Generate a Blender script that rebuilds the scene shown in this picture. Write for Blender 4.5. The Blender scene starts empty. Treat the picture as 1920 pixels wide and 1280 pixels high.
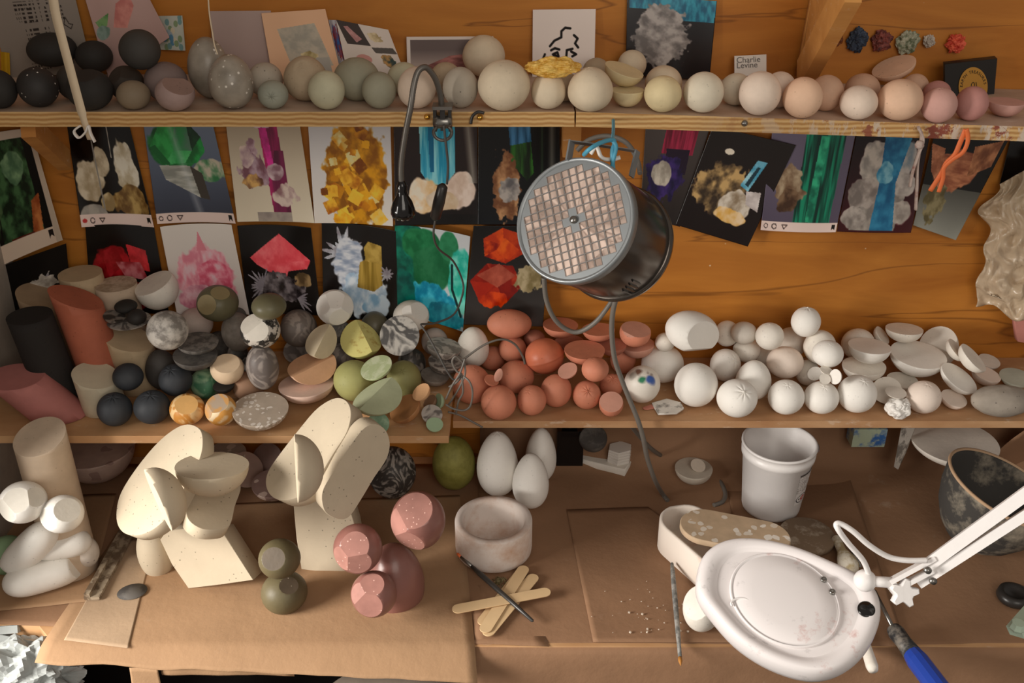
import bpy, bmesh, math, random
import numpy as np
from mathutils import Vector, Matrix, noise as mnoise
from math import sin, cos, pi, radians, sqrt, atan2
scene = bpy.context.scene
COL = scene.collection
# ------------------------------------------------------------------ camera, light, exposure
cam_d = bpy.data.cameras.new('camera'); cam_d.lens = 35; cam_d.sensor_width = 36; cam_d.clip_start = .02
cam = bpy.data.objects.new('camera', cam_d); COL.objects.link(cam)
cam.location = (0, 0, 1.0); cam.rotation_euler = (radians(62), 0, 0)
scene.camera = cam
scene.view_settings.view_transform = 'Standard'; scene.view_settings.look = 'None'
scene.view_settings.gamma = 1; scene.view_settings.use_curve_mapping = False
scene.view_settings.exposure = 0.45
w = bpy.data.worlds.new('room_light'); scene.world = w; w.use_nodes = True
bg = w.node_tree.nodes['Background']; bg.inputs[0].default_value = (1.0, .90, .80, 1); bg.inputs[1].default_value = .20
def area(name, loc, target, sx, sy, power, col):
    d = bpy.data.lights.new(name, 'AREA'); d.shape = 'RECTANGLE'; d.size = sx; d.size_y = sy; d.energy = power; d.color = col
    o = bpy.data.objects.new(name, d); COL.objects.link(o); o.location = loc
    o.rotation_euler = (Vector(target) - Vector(loc)).to_track_quat('-Z', 'Y').to_euler(); return o
area('window_daylight', (-1.6, .42, .66), (.2, 1.25, .25), .7, .7, 43, (1, .95, .88))
area('front_fill', (.5, -.9, 1.4), (.2, 1.3, .2), 1.2, 1.0, 10, (1, .92, .82))  # added fill lamp from the front, lifts the right side and top shelf
# ------------------------------------------------------------------ helpers
FPX = 1920 * 35 / 36; TH = radians(28)
CAM = Vector((0, 0, 1)); RI = Vector((1, 0, 0)); UP = Vector((0, sin(TH), cos(TH))); FW = Vector((0, cos(TH), -sin(TH)))
def ray(px, py): return FW + RI * ((px - 960) / FPX) - UP * ((py - 640) / FPX)
def at(px, py, y=None, z=None, d=None):            # a pixel turned into a point on y=, z= or at depth d
    r = ray(px, py)
    t = (y / r.y) if y is not None else ((z - 1) / r.z if z is not None else d)
    return CAM + r * t
def on_plane(px, py, p0, n):
    r = ray(px, py); return CAM + r * ((p0 - CAM).dot(n) / r.dot(n))
def depth(p): return (p - CAM).dot(FW)
def view(c, rx, uy): return -FW * c + RI * rx + UP * uy      # direction from camera-facing, right, up shares
def lin(c):
    c = c / 255 if c > 1 else c
    return c / 12.92 if c <= .04045 else ((c + .055) / 1.055) ** 2.4
def hexc(h): h = h.lstrip('#'); return tuple(lin(int(h[i:i + 2], 16) / 255) for i in (0, 2, 4)) + (1,)
class MB:
    def __init__(s): s.v = []; s.f = []; s.m = []; s.s = []
    def add(s, vs, fs, m=0, smooth=True):
        b = len(s.v); s.v += [tuple(p) for p in vs]
        for f in fs: s.f.append(tuple(b + i for i in f)); s.m.append(m); s.s.append(smooth)
        return s
    def box(s, c, size, rot=None, m=0):
        c = Vector(c); R = rot or Matrix.Identity(3)
        vs = [c + R @ Vector((x * size[0] / 2, y * size[1] / 2, z * size[2] / 2)) for x in (-1, 1) for y in (-1, 1) for z in (-1, 1)]
        return s.add(vs, [(0, 1, 3, 2), (4, 6, 7, 5), (0, 4, 5, 1), (2, 3, 7, 6), (0, 2, 6, 4), (1, 5, 7, 3)], m, False)
    def tube(s, pts, r, n=10, m=0, caps=True, flat=1.0, rs=None):
        pts = [Vector(p) for p in pts]; rings = []; up = None
        for i, p in enumerate(pts):
            t = (pts[min(i + 1, len(pts) - 1)] - pts[max(i - 1, 0)]).normalized()
            if up is None:
                up = Vector((0, 0, 1)) if abs(t.z) < .9 else Vector((0, 1, 0))
            up = (up - t * up.dot(t)).normalized(); sd = t.cross(up)
            rr = rs[i] if rs else r
            rings.append([p + (sd * cos(2 * pi * k / n) + up * sin(2 * pi * k / n) * flat) * rr for k in range(n)])
        vs = [q for g in rings for q in g]
        fs = [(i * n + k, i * n + (k + 1) % n, (i + 1) * n + (k + 1) % n, (i + 1) * n + k) for i in range(len(pts) - 1) for k in range(n)]
        s.add(vs, fs, m)
        if caps: s.add(rings[0], [tuple(range(n - 1, -1, -1))], m, False); s.add(rings[-1], [tuple(range(n))], m, False)
        return s
    def lathe(s, prof, R=None, o=(0, 0, 0), n=40, m=0, smooth=True, sx=1.0, caps=True):
        R = R or Matrix.Identity(3); o = Vector(o); vs = []; fs = []; k = len(prof)
        for (r, z) in prof:
            for j in range(n): a = 2 * pi * j / n; vs.append(o + R @ Vector((r * cos(a) * sx, r * sin(a), z)))
        for i in range(k - 1):
            for j in range(n): fs.append((i * n + j, i * n + (j + 1) % n, (i + 1) * n + (j + 1) % n, (i + 1) * n + j))
        s.add(vs, fs, m, smooth)
        if caps and prof[0][0] > 1e-5: s.add(vs[:n], [tuple(range(n - 1, -1, -1))], m, False)
        if caps and prof[-1][0] > 1e-5: s.add(vs[-n:], [tuple(range(n))], m, False)
        return s
    def prism(s, pts, vec, m=0, bevel=0.0, mside=None):
        pts = [Vector(p) for p in pts]; n = len(pts); vec = Vector(vec); c = sum(pts, Vector()) / n
        ms = m if mside is None else mside
        if bevel:
            dn = vec.normalized()
            ins = [p + (c - p).normalized() * bevel for p in pts]
            L = [ins, [p + dn * bevel for p in pts], [p + vec - dn * bevel for p in pts], [p + vec for p in ins]]
        else: L = [pts, [p + vec for p in pts]]
        vs = [p for l in L for p in l]
        s.add(vs, [(i * n + k, (i * n) + (k + 1) % n, (i + 1) * n + (k + 1) % n, (i + 1) * n + k) for i in range(len(L) - 1) for k in range(n)], ms, True)
        s.add(L[0], [tuple(range(n - 1, -1, -1))], m, False); s.add(L[-1], [tuple(range(n))], m, False)
        return s
def smooth_path(pts, k=8):
    pts = [Vector(p) for p in pts]; out = []
    for i in range(len(pts) - 1):
        p0 = pts[max(i - 1, 0)]; p1 = pts[i]; p2 = pts[i + 1]; p3 = pts[min(i + 2, len(pts) - 1)]
        for j in range(k):
            t = j / k
            out.append(.5 * ((2 * p1) + (p2 - p0) * t + (2 * p0 - 5 * p1 + 4 * p2 - p3) * t * t + (3 * p1 - p0 - 3 * p2 + p3) * t ** 3))
    out.append(pts[-1]); return out
def smooth_loop(pts, k=6):
    n = len(pts); e = [Vector(p).to_3d() for p in pts]; out = []
    for i in range(n):
        p0, p1, p2, p3 = e[i - 1], e[i], e[(i + 1) % n], e[(i + 2) % n]
        for j in range(k):
            t = j / k; out.append(.5 * ((2 * p1) + (p2 - p0) * t + (2 * p0 - 5 * p1 + 4 * p2 - p3) * t * t + (3 * p1 - p0 - 3 * p2 + p3) * t ** 3))
    return out
def tag(o, label=None, cat=None, group=None, kind=None):
    for k, v in (('label', label), ('category', cat), ('group', group), ('kind', kind)):
        if v: o[k] = v
    return o
def link_mesh(name, me, mats, parent=None, loc=None):
    o = bpy.data.objects.new(name, me); COL.objects.link(o)
    for m_ in (mats if isinstance(mats, (list, tuple)) else [mats]): me.materials.append(M(m_) if isinstance(m_, str) else m_)
    if loc is not None: o.location = loc
    if parent: o.parent = parent; o.location = Vector(o.location) - Vector(parent.location)
    return o
def build(name, mb, mats, parent=None, fix=True):
    vs = np.array(mb.v); c = (vs.min(0) + vs.max(0)) / 2; c[2] = vs[:, 2].min()
    me = bpy.data.meshes.new(name); me.from_pydata((vs - c).tolist(), [], mb.f)
    me.polygons.foreach_set('material_index', mb.m); me.polygons.foreach_set('use_smooth', mb.s)
    if fix:
        bm = bmesh.new(); bm.from_mesh(me); bmesh.ops.remove_doubles(bm, verts=bm.verts, dist=1e-6); bmesh.ops.recalc_face_normals(bm, faces=bm.faces); bm.to_mesh(me); bm.free()
    return link_mesh(name, me, mats, parent, Vector(c))
def empty(name, loc, label, cat, group=None):
    o = bpy.data.objects.new(name, None); COL.objects.link(o); o.location = loc; o.empty_display_size = .02
    return tag(o, label, cat, group)
def struct(name, mb, mats): return tag(build(name, mb, mats), kind='structure')
# ------------------------------------------------------------------ materials
class NT:
    def __init__(s, name, rough=.7, spec=.4):
        s.m = bpy.data.materials.new(name); s.m.use_nodes = True; s.t = s.m.node_tree; s.n = s.t.nodes
        s.b = s.n['Principled BSDF']; s.b.inputs['Roughness'].default_value = rough; s.b.inputs['Specular IOR Level'].default_value = spec
    def N(s, typ, **kw):
        n = s.n.new(typ)
        for k, v in kw.items():
            if k.startswith('_'): setattr(n, k[1:], v)
            else: n.inputs[k.replace('_', ' ')].default_value = v
        return n
    def L(s, a, b): s.t.links.new(a, b)
    def coords(s, scale=(1, 1, 1), rnd=True, rot=(0, 0, 0)):
        tc = s.N('ShaderNodeTexCoord'); mp = s.N('ShaderNodeMapping'); mp.inputs['Scale'].default_value = scale; mp.inputs['Rotation'].default_value = rot
        s.L(tc.outputs['Object'], mp.inputs['Vector'])
        if rnd:
            oi = s.N('ShaderNodeObjectInfo'); ml = s.N('ShaderNodeVectorMath', _operation='SCALE'); ml.inputs[0].default_value = (7, 5, 9)
            s.L(oi.outputs['Random'], ml.inputs['Scale']); s.L(ml.outputs[0], mp.inputs['Location'])
        return mp.outputs[0]
    def noise(s, co, scale, detail=3, rough=.5, dist=0):
        n = s.N('ShaderNodeTexNoise', Scale=scale, Detail=detail, Roughness=rough, Distortion=dist); s.L(co, n.inputs['Vector']); return n.outputs[0]
    def voro(s, co, scale, out='Distance', feat='F1'):
        n = s.N('ShaderNodeTexVoronoi', Scale=scale); n.feature = feat; s.L(co, n.inputs['Vector']); return n.outputs[out]
    def ramp(s, fac, a, b, ca=(0, 0, 0, 1), cb=(1, 1, 1, 1)):
        r = s.N('ShaderNodeValToRGB'); e = r.color_ramp.elements; e[0].position = a; e[1].position = b; e[0].color = ca; e[1].color = cb
        s.L(fac, r.inputs[0]); return r.outputs[0]
    def mix(s, fac, a, b, mode='MIX'):
        m = s.N('ShaderNodeMix', _data_type='RGBA'); m.blend_type = mode
        for src, i in ((fac, 0), (a, 6), (b, 7)):
            if hasattr(src, 'links'): s.L(src, m.inputs[i])
            else: m.inputs[i].default_value = src
        return m.outputs[2]
    def math(s, op, a, b):
        m = s.N('ShaderNodeMath'); m.operation = op
        for i, x in enumerate((a, b)):
            if hasattr(x, 'links'): s.L(x, m.inputs[i])
            else: m.inputs[i].default_value = x
        return m.outputs[0]
    def out(s, col, bump=None, dist=.001, strength=.5):
        if hasattr(col, 'links'): s.L(col, s.b.inputs['Base Color'])
        else: s.b.inputs['Base Color'].default_value = col
        if bump is not None:
            bp = s.N('ShaderNodeBump', Strength=strength, Distance=dist); s.L(bump, bp.inputs['Height']); s.L(bp.outputs[0], s.b.inputs['Normal'])
        return s.m
def sc(c, k): return tuple(min(1, x * k) for x in c[:3]) + (1,)
def plain(name, c, rough=.7, pits=.0, var=.12, spec=.35):
    t = NT(name, rough, spec); co = t.coords(); c = hexc(c)
    n = t.noise(co, 28, 5, .6); col = t.mix(t.ramp(n, .3, .7), sc(c, 1 - var), sc(c, 1 + var * .6))
    b = t.noise(co, 160, 4)
    if pits:
        v = t.voro(co, 130); pm = t.ramp(v, .10, .16); pm2 = t.noise(co, 40, 1); g = t.math('GREATER_THAN', pm2, .5)
        pit = t.math('MULTIPLY', t.math('SUBTRACT', 1.0, pm), g)
        col = t.mix(t.math('MULTIPLY', pit, pits), col, sc(c, .3))
    return t.out(col, b, .0006, .35)
def speck(name, c, w='#e8e2d8', thr=.12, dens=90, rough=.65, c2=None):
    t = NT(name, rough); co = t.coords(); c = hexc(c); c2 = hexc(c2) if c2 else sc(c, 1.3)
    col = t.mix(t.ramp(t.noise(co, 35, 5), .35, .65), c, c2)
    v = t.voro(co, dens); g = t.math('GREATER_THAN', t.noise(co, 30, 2), .5)
    sp = t.math('MULTIPLY', t.ramp(v, thr, thr * 1.5, (1, 1, 1, 1), (0, 0, 0, 1)), g)
    return t.out(t.mix(sp, col, hexc(w)), t.noise(co, 150, 3), .0005, .3)
def marble(name, a, b, scale=14, dist=4, rough=.5, lo=.42, hi=.58):
    t = NT(name, rough); co = t.coords()
    n = t.noise(co, scale, 2.5, .45, dist * .45); f = t.math('PINGPONG', t.math('MULTIPLY', n, 7.0), 1.0); f = t.math('ADD', t.math('MULTIPLY', f, .45), t.math('MULTIPLY', t.noise(co, scale * 2.2, 4, .6, 1.5), .5)); return t.out(t.mix(t.ramp(f, lo, hi), hexc(a), hexc(b)), t.noise(co, 120, 3), .0005, .3)
def terrazzo(name, a, chip, scale=75, rough=.5, thr=.62, chip2=None):
    t = NT(name, rough); co = t.coords(); base = hexc(a)
    wob = t.N('ShaderNodeVectorMath', _operation='ADD'); nz = t.N('ShaderNodeTexNoise', Scale=60); t.L(co, nz.inputs['Vector'])
    ms = t.N('ShaderNodeVectorMath', _operation='SCALE'); ms.inputs['Scale'].default_value = .012; t.L(nz.outputs[1], ms.inputs[0]); t.L(co, wob.inputs[0]); t.L(ms.outputs[0], wob.inputs[1])
    v = t.N('ShaderNodeTexVoronoi', Scale=scale); t.L(wob.outputs[0], v.inputs['Vector'])
    sep = t.N('ShaderNodeSeparateColor'); t.L(v.outputs['Color'], sep.inputs[0])
    g = t.math('GREATER_THAN', sep.outputs[0], thr); d = t.math('LESS_THAN', v.outputs['Distance'], .42)
    f = t.math('MULTIPLY', g, d)
    col = t.mix(t.ramp(t.noise(co, 50, 4), .3, .7), sc(base, .88), sc(base, 1.1))
    return t.out(t.mix(f, col, t.mix(sep.outputs[1], hexc(chip), hexc(chip2 or chip))))
def mottled(name, a, b, scale=45, rough=.7, lo=.45, hi=.56, bump=.3):
    t = NT(name, rough); co = t.coords(); n = t.noise(co, scale, 8, .65); 
    return t.out(t.mix(t.ramp(n, lo, hi), hexc(a), hexc(b)), n, .001, bump)
def flatc(name, c, rough=.5, metal=0, spec=.5, var=.06):
    t = NT(name, rough, spec); t.b.inputs['Metallic'].default_value = metal; co = t.coords(); c = hexc(c)
    return t.out(t.mix(t.noise(co, 60, 3), sc(c, 1 - var), sc(c, 1 + var)))
DEF = {
 'charcoal': lambda n: plain(n, '#2e2b28', .75), 'charcoal2': lambda n: plain(n, '#3b342e', .75), 'greyblack': lambda n: plain(n, '#403d39', .7), 'brownblack': lambda n: plain(n, '#3c342d', .75),
 'charspeck': lambda n: speck(n, '#2b2826', thr=.10, dens=110), 'black': lambda n: plain(n, '#282422', .85, .6), 'slate': lambda n: plain(n, '#383b40', .6), 'slatebrown': lambda n: plain(n, '#4b4744', .65),
 'olivebrown': lambda n: plain(n, '#857560', .65), 'mauve': lambda n: plain(n, '#a68d86', .7, .5), 'mauve2': lambda n: plain(n, '#93796f', .7, .5), 'mauvedark': lambda n: plain(n, '#82706b', .7),
 'stone': lambda n: speck(n, '#82796c', '#e0d8cc', .16, 130, .32, '#a2988a'), 'sage': lambda n: plain(n, '#98998a', .7), 'pistachio': lambda n: plain(n, '#c3bea1', .7, .3), 'sagegreen': lambda n: plain(n, '#999580', .7, .3),
 'pinkcream': lambda n: plain(n, '#d8c2ad', .7), 'sandgrey': lambda n: plain(n, '#b0a595', .75, .9), 'sand': lambda n: plain(n, '#b39f84', .75, .3), 'cream': lambda n: plain(n, '#dccbb0', .7, .25),
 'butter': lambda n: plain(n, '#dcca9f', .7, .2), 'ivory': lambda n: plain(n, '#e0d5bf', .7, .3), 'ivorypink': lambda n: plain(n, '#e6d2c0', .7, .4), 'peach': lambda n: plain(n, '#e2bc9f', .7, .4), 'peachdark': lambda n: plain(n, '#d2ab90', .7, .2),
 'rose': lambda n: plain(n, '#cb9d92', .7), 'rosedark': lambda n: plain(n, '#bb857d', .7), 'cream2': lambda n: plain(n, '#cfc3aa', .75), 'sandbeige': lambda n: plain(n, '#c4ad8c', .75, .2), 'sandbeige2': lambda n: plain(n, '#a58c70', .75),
 'sandrough': lambda n: plain(n, '#c8b39c', .8, .3), 'sandbroken': lambda n: mottled(n, '#a8937b', '#cdbaa3', 90, .9, .4, .6, 1.0), 'terracotta2': lambda n: plain(n, '#b3654c', .65, .5), 'terrapink': lambda n: plain(n, '#b0706a', .7),
 'ambermarble': lambda n: marble(n, '#c98a40', '#e8c48e', 22, 3), 'amberpale': lambda n: plain(n, '#dfae6c', .6), 'ambermarble2': lambda n: marble(n, '#d59a4c', '#e9d3ae', 18, 3), 'ambergrey': lambda n: marble(n, '#b5a18c', '#cf9d62', 20, 3),
 'terrazzo': lambda n: terrazzo(n, '#b5a696', '#ddd4ca', 150, thr=.55), 'blush': lambda n: plain(n, '#e0c1b0', .7), 'lime': lambda n: plain(n, '#a5a368', .6, .3), 'limedark': lambda n: plain(n, '#8d8a58', .6, .3),
 'caramel': lambda n: marble(n, '#b07c50', '#8d6240', 10, 2), 'brownclay': lambda n: plain(n, '#96745c', .7), 'greymarble': lambda n: marble(n, '#6f6864', '#b4aca4', 26, 4), 'mint': lambda n: plain(n, '#aac3a0', .6),
 'mintgreen': lambda n: mottled(n, '#7e9c80', '#9cb598', 60), 'peachorange': lambda n: plain(n, '#d6a67a', .7), 'greystone': lambda n: mottled(n, '#7d746c', '#9c938a', 30, .6, .4, .6), 'greyswirl': lambda n: marble(n, '#6f6662', '#9a9089', 14, 5),
 'charmarble': lambda n: marble(n, '#38332f', '#7d746c', 20, 4, lo=.45, hi=.62), 'charmarble2': lambda n: marble(n, '#3f3b38', '#a09a92', 22, 6, lo=.4, hi=.6), 'greydark': lambda n: mottled(n, '#4b4744', '#65605b', 30), 'greystonedk': lambda n: mottled(n, '#55514d', '#7b756f', 70, .7),
 'greenmarble': lambda n: marble(n, '#4c7f60', '#93b592', 20, 4, lo=.4, hi=.62), 'peachpale': lambda n: plain(n, '#ecd1b0', .65), 'swirlbrown': lambda n: marble(n, '#6f655e', '#8f837a', 16, 6), 'pinkgrey': lambda n: plain(n, '#c9b8ae', .75),
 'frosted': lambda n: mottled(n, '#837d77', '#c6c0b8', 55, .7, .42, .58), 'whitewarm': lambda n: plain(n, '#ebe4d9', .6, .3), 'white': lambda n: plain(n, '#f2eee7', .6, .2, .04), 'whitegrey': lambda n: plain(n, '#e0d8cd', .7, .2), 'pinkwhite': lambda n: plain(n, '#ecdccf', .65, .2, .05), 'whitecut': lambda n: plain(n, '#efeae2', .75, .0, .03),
 'whitecrumple': lambda n: plain(n, '#f2eee8', .5), 'olivegrey': lambda n: plain(n, '#66614f', .4), 'bwspeck': lambda n: mottled(n, '#322f2d', '#cfc8be', 75, .5, .47, .52), 'whitefacet': lambda n: plain(n, '#ddd6ca', .5, .5),
 'olive': lambda n: plain(n, '#67624a', .42), 'olivetan': lambda n: plain(n, '#968763', .5), 'orangepale': lambda n: plain(n, '#dcb596', .7, .2), 'creamwedge': lambda n: plain(n, '#d2c3a6', .7), 'orangecut': lambda n: plain(n, '#d8a983', .75), 'limeyellow': lambda n: mottled(n, '#b4b25f', '#c3bd72', 30), 'yellowporous': lambda n: mottled(n, '#b79a4f', '#d9d184', 50, .8, .34, .46, .6),
 'swirlface': lambda n: marble(n, '#4a4745', '#b5b0a8', 17, 5, .5, .38, .62), 'palegreen': lambda n: plain(n, '#b4ba98', .65), 'palegreen2': lambda n: mottled(n, '#adb88c', '#c3caa8', 60), 'greymarble2': lambda n: marble(n, '#8d857d', '#c4bcb3', 24, 4),
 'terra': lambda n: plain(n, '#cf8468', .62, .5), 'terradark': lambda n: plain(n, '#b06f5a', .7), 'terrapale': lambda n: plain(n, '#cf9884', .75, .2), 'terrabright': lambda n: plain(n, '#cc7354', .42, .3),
 'pebble': lambda n: plain(n, '#a0968a', .85, .9, .2), 'palegreygreen': lambda n: plain(n, '#b3b5a6', .7), 'mossgreen': lambda n: mottled(n, '#6f6a2c', '#8f8b46', 40, .6, .35, .65), 'bonegrey': lambda n: plain(n, '#c9bfb0', .75), 'bone': lambda n: plain(n, '#ddcfbe', .75),
 'mauveterr': lambda n: terrazzo(n, '#8a7068', '#c4aea2', 55, thr=.7), 'terrazzolt': lambda n: terrazzo(n, '#bdb5ab', '#e3ddd3', 60, thr=.55), 'mauvelight': lambda n: plain(n, '#b2968a', .7), 'pinkterr': lambda n: terrazzo(n, '#b59c90', '#9b8078', 40, thr=.7),
 'sculpture': lambda n: plain(n, '#c6b79f', .75, .8, .05), 'pinksculpt': lambda n: plain(n, '#8e6057', .33, .0, .08, .5), 'pinkcut': lambda n: speck(n, '#9f7268', '#e3b8ab', .12, 160, .3), 'greensculpt': lambda n: plain(n, '#625940', .5), 'greencut': lambda n: speck(n, '#54483a', '#b5aa95', .1, 150, .45),
 'whitechalk': lambda n: plain(n, '#e9e5de', .45, .3, .05), 'chalkcut': lambda n: plain(n, '#d9d3c8', .6, .4), 'speckpale': lambda n: speck(n, '#c3bab0', '#7d6f75', .16, 90), 'greenpale': lambda n: plain(n, '#8fae86', .6),
 'steel': lambda n: flatc(n, '#8a8782', .3, .9), 'darkplastic': lambda n: flatc(n, '#2b2826', .35), 'blackgloss': lambda n: flatc(n, '#161414', .12), 'neck': lambda n: flatc(n, '#6f6a64', .38, .55), 'cable': lambda n: flatc(n, '#6d6760', .5), 'cabledark': lambda n: flatc(n, '#4c4946', .5), 'brass': lambda n: flatc(n, '#cf9c48', .25, .9),
 'whiteplastic': lambda n: plain(n, '#ece8e6', .38, .0, .03, .5), 'bluetwine': lambda n: flatc(n, '#4c9cb8', .5), 'orange': lambda n: flatc(n, '#e0703a', .5), 'heatergrey': lambda n: flatc(n, '#8e9294', .42, .55), 'heatbody': lambda n: flatc(n, '#5f5852', .22, .8), 'ceramic': lambda n: flatc(n, '#d8c0b2', .85), 'gridwire': lambda n: flatc(n, '#8a8582', .6, .2),
 'woodstick': lambda n: flatc(n, '#d9b98d', .7), 'brushblack': lambda n: flatc(n, '#3a3734', .35), 'brushhair': lambda n: flatc(n, '#b57a35', .7), 'greytool': lambda n: mottled(n, '#6d6d6a', '#9b9893', 80), 'bluehandle': lambda n: flatc(n, '#2747a8', .3), 'handledirty': lambda n: mottled(n, '#2c2c2e', '#8a8278', 60, .5, .45, .7),
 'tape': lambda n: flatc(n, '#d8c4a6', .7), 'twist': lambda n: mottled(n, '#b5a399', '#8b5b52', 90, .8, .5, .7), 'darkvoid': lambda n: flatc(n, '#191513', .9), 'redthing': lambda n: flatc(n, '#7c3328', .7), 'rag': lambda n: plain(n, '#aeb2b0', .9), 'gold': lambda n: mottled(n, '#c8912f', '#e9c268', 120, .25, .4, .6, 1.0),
 'paperwhite': lambda n: flatc(n, '#e6e0d8', .8, var=.02), 'clampgreen': lambda n: flatc(n, '#b9cdb9', .5), 'towel': lambda n: flatc(n, '#8c8f9d', .9), 'gravel': lambda n: mottled(n, '#5b5030', '#8f8460', 200), 'glassbag': None,
 'muddybar': lambda n: mottled(n, '#6e5c49', '#a3937d', 60), 'mortar': lambda n: mottled(n, '#c59f86', '#e0d3ca', 14, .8, .3, .52, .2), 'mould': lambda n: mottled(n, '#d0a48c', '#e8dcd0', 16, .8, .22, .42, .2), 'slabchip': lambda n: terrazzo(n, '#c4aa8c', '#efe6da', 75, .8, .62, '#d9cbb9'), 'slabmud': lambda n: mottled(n, '#85705b', '#c4b7a5', 40, .9, .5, .7, .8),
 'clubtan': lambda n: mottled(n, '#b5a37e', '#dcd4c4', 50, .8), 'blackbowl': lambda n: mottled(n, '#3e3b38', '#c2b59f', 13, .8, .5, .75, .3), 'bowlrim': lambda n: plain(n, '#b9997a', .8), 'card_black': lambda n: flatc(n, '#17130f', .5), 'goldprint': lambda n: flatc(n, '#b8842f', .5), 'ink': lambda n: flatc(n, '#1d1a18', .7), 'inkgrey': lambda n: flatc(n, '#6e6a66', .8),
 'pottedpaint': lambda n: flatc(n, '#e0d7cb', .8), 'papercut': lambda n: mottled(n, '#8f8a84', '#ddd8d0', 50, .7, .4, .5), 'pinkskin': lambda n: plain(n, '#c9826f', .7), 'greyplate': lambda n: plain(n, '#a89a8c', .7),
 'wallgrey': lambda n: plain(n, '#a79b8e', .9), 'floor': lambda n: flatc(n, '#4a4038', .9), 'redfabric': lambda n: flatc(n, '#9a4238', .9), 'pinkcloth': lambda n: flatc(n, '#c07f74', .9), 'bluepack': lambda n: mottled(n, '#3b6db0', '#b8c6ad', 30, .4),
}
_M = {}
def M(n):
    if n not in _M: _M[n] = SPECIAL[n](n) if n in SPECIAL else DEF[n](n)
    return _M[n]
def wall_wood(name):
    t = NT(name, .5, .35); co = t.coords((1.0, 1, 5.5), rnd=False); c1, c2, c3 = hexc('#cc8636'), hexc('#a96622'), hexc('#764516')
    n = t.noise(co, 3.2, 6, .55, .8); col = t.mix(t.ramp(n, .32, .68), c2, c1)
    co2 = t.coords((.38, 1, 4.5), rnd=False); v = t.noise(co2, 2.3, 4, .45, .7)
    band = t.math('PINGPONG', t.math('MULTIPLY', v, 4.0), .5); line = t.ramp(band, .0, .035, (1, 1, 1, 1), (0, 0, 0, 1))
    col = t.mix(t.math('MULTIPLY', line, .75), col, c3)
    co4 = t.coords((3, 1, 90), rnd=False); fine = t.noise(co4, 6, 3); col = t.mix(t.math('MULTIPLY', fine, .25), col, c2)
    co3 = t.coords(rnd=False); sp = t.math('MULTIPLY', t.ramp(t.voro(co3, 34), .03, .06, (1, 1, 1, 1), (0, 0, 0, 1)), t.math('GREATER_THAN', t.noise(co3, 9, 2), .54))
    col = t.mix(sp, col, hexc('#e0c8a4')); return t.out(col, t.noise(co4, 8, 3), .0006, .15)
def ply_edge(name, stain=0.0):
    t = NT(name, .75); co = t.coords((3, 1, 1), rnd=False); tc = t.N('ShaderNodeTexCoord'); sx = t.N('ShaderNodeSeparateXYZ'); t.L(tc.outputs['Object'], sx.inputs[0])
    n = t.noise(co, 12, 4); z = t.math('ADD', t.math('MULTIPLY', sx.outputs[2], 330.0), t.math('MULTIPLY', n, 1.6)); b = t.math('PINGPONG', z, 1.0)
    col = t.mix(b, hexc('#a87840'), hexc('#d9b47c')); mot = t.noise(co, 22, 6, .7)
    mask = t.math('MULTIPLY', t.ramp(mot, .50, .56), t.ramp(t.math('ADD', sx.outputs[0], .45), .15, .4))
    col = t.mix(t.math('MULTIPLY', mask, stain), col, hexc('#c9b8a6')); m2 = t.math('MULTIPLY', t.ramp(t.noise(t.coords((1, 1, 1), rnd=False), 30, 5, .7), .56, .6), t.ramp(t.math('ADD', sx.outputs[0], .45), .15, .4)); col = t.mix(t.math('MULTIPLY', m2, stain), col, hexc('#8a4838'))
    return t.out(col, n, .0006, .3)
def board(name, c='#c39a72', c2='#a97c55'):
    t = NT(name, .7); co = t.coords((1, 2.2, 3), rnd=False); n = t.noise(co, 9, 6, .6); col = t.mix(t.ramp(n, .3, .7), hexc(c2), hexc(c))
    st = t.ramp(t.noise(co, 26, 6, .7), .6, .7); col = t.mix(t.math('MULTIPLY', st, .5), col, hexc('#dccbb8')); return t.out(col, t.noise(co, 120, 3), .0004, .3)
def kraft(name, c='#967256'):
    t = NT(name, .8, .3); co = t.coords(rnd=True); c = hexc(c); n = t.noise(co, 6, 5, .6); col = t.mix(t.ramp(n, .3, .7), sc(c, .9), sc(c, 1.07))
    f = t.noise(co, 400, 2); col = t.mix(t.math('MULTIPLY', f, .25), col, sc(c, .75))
    d = t.ramp(t.noise(co, 13, 7, .7), .64, .76); col = t.mix(t.math('MULTIPLY', d, .3), col, hexc('#cdbca8')); return t.out(col, t.noise(co, 9, 6, .6), .007, .5)
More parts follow.
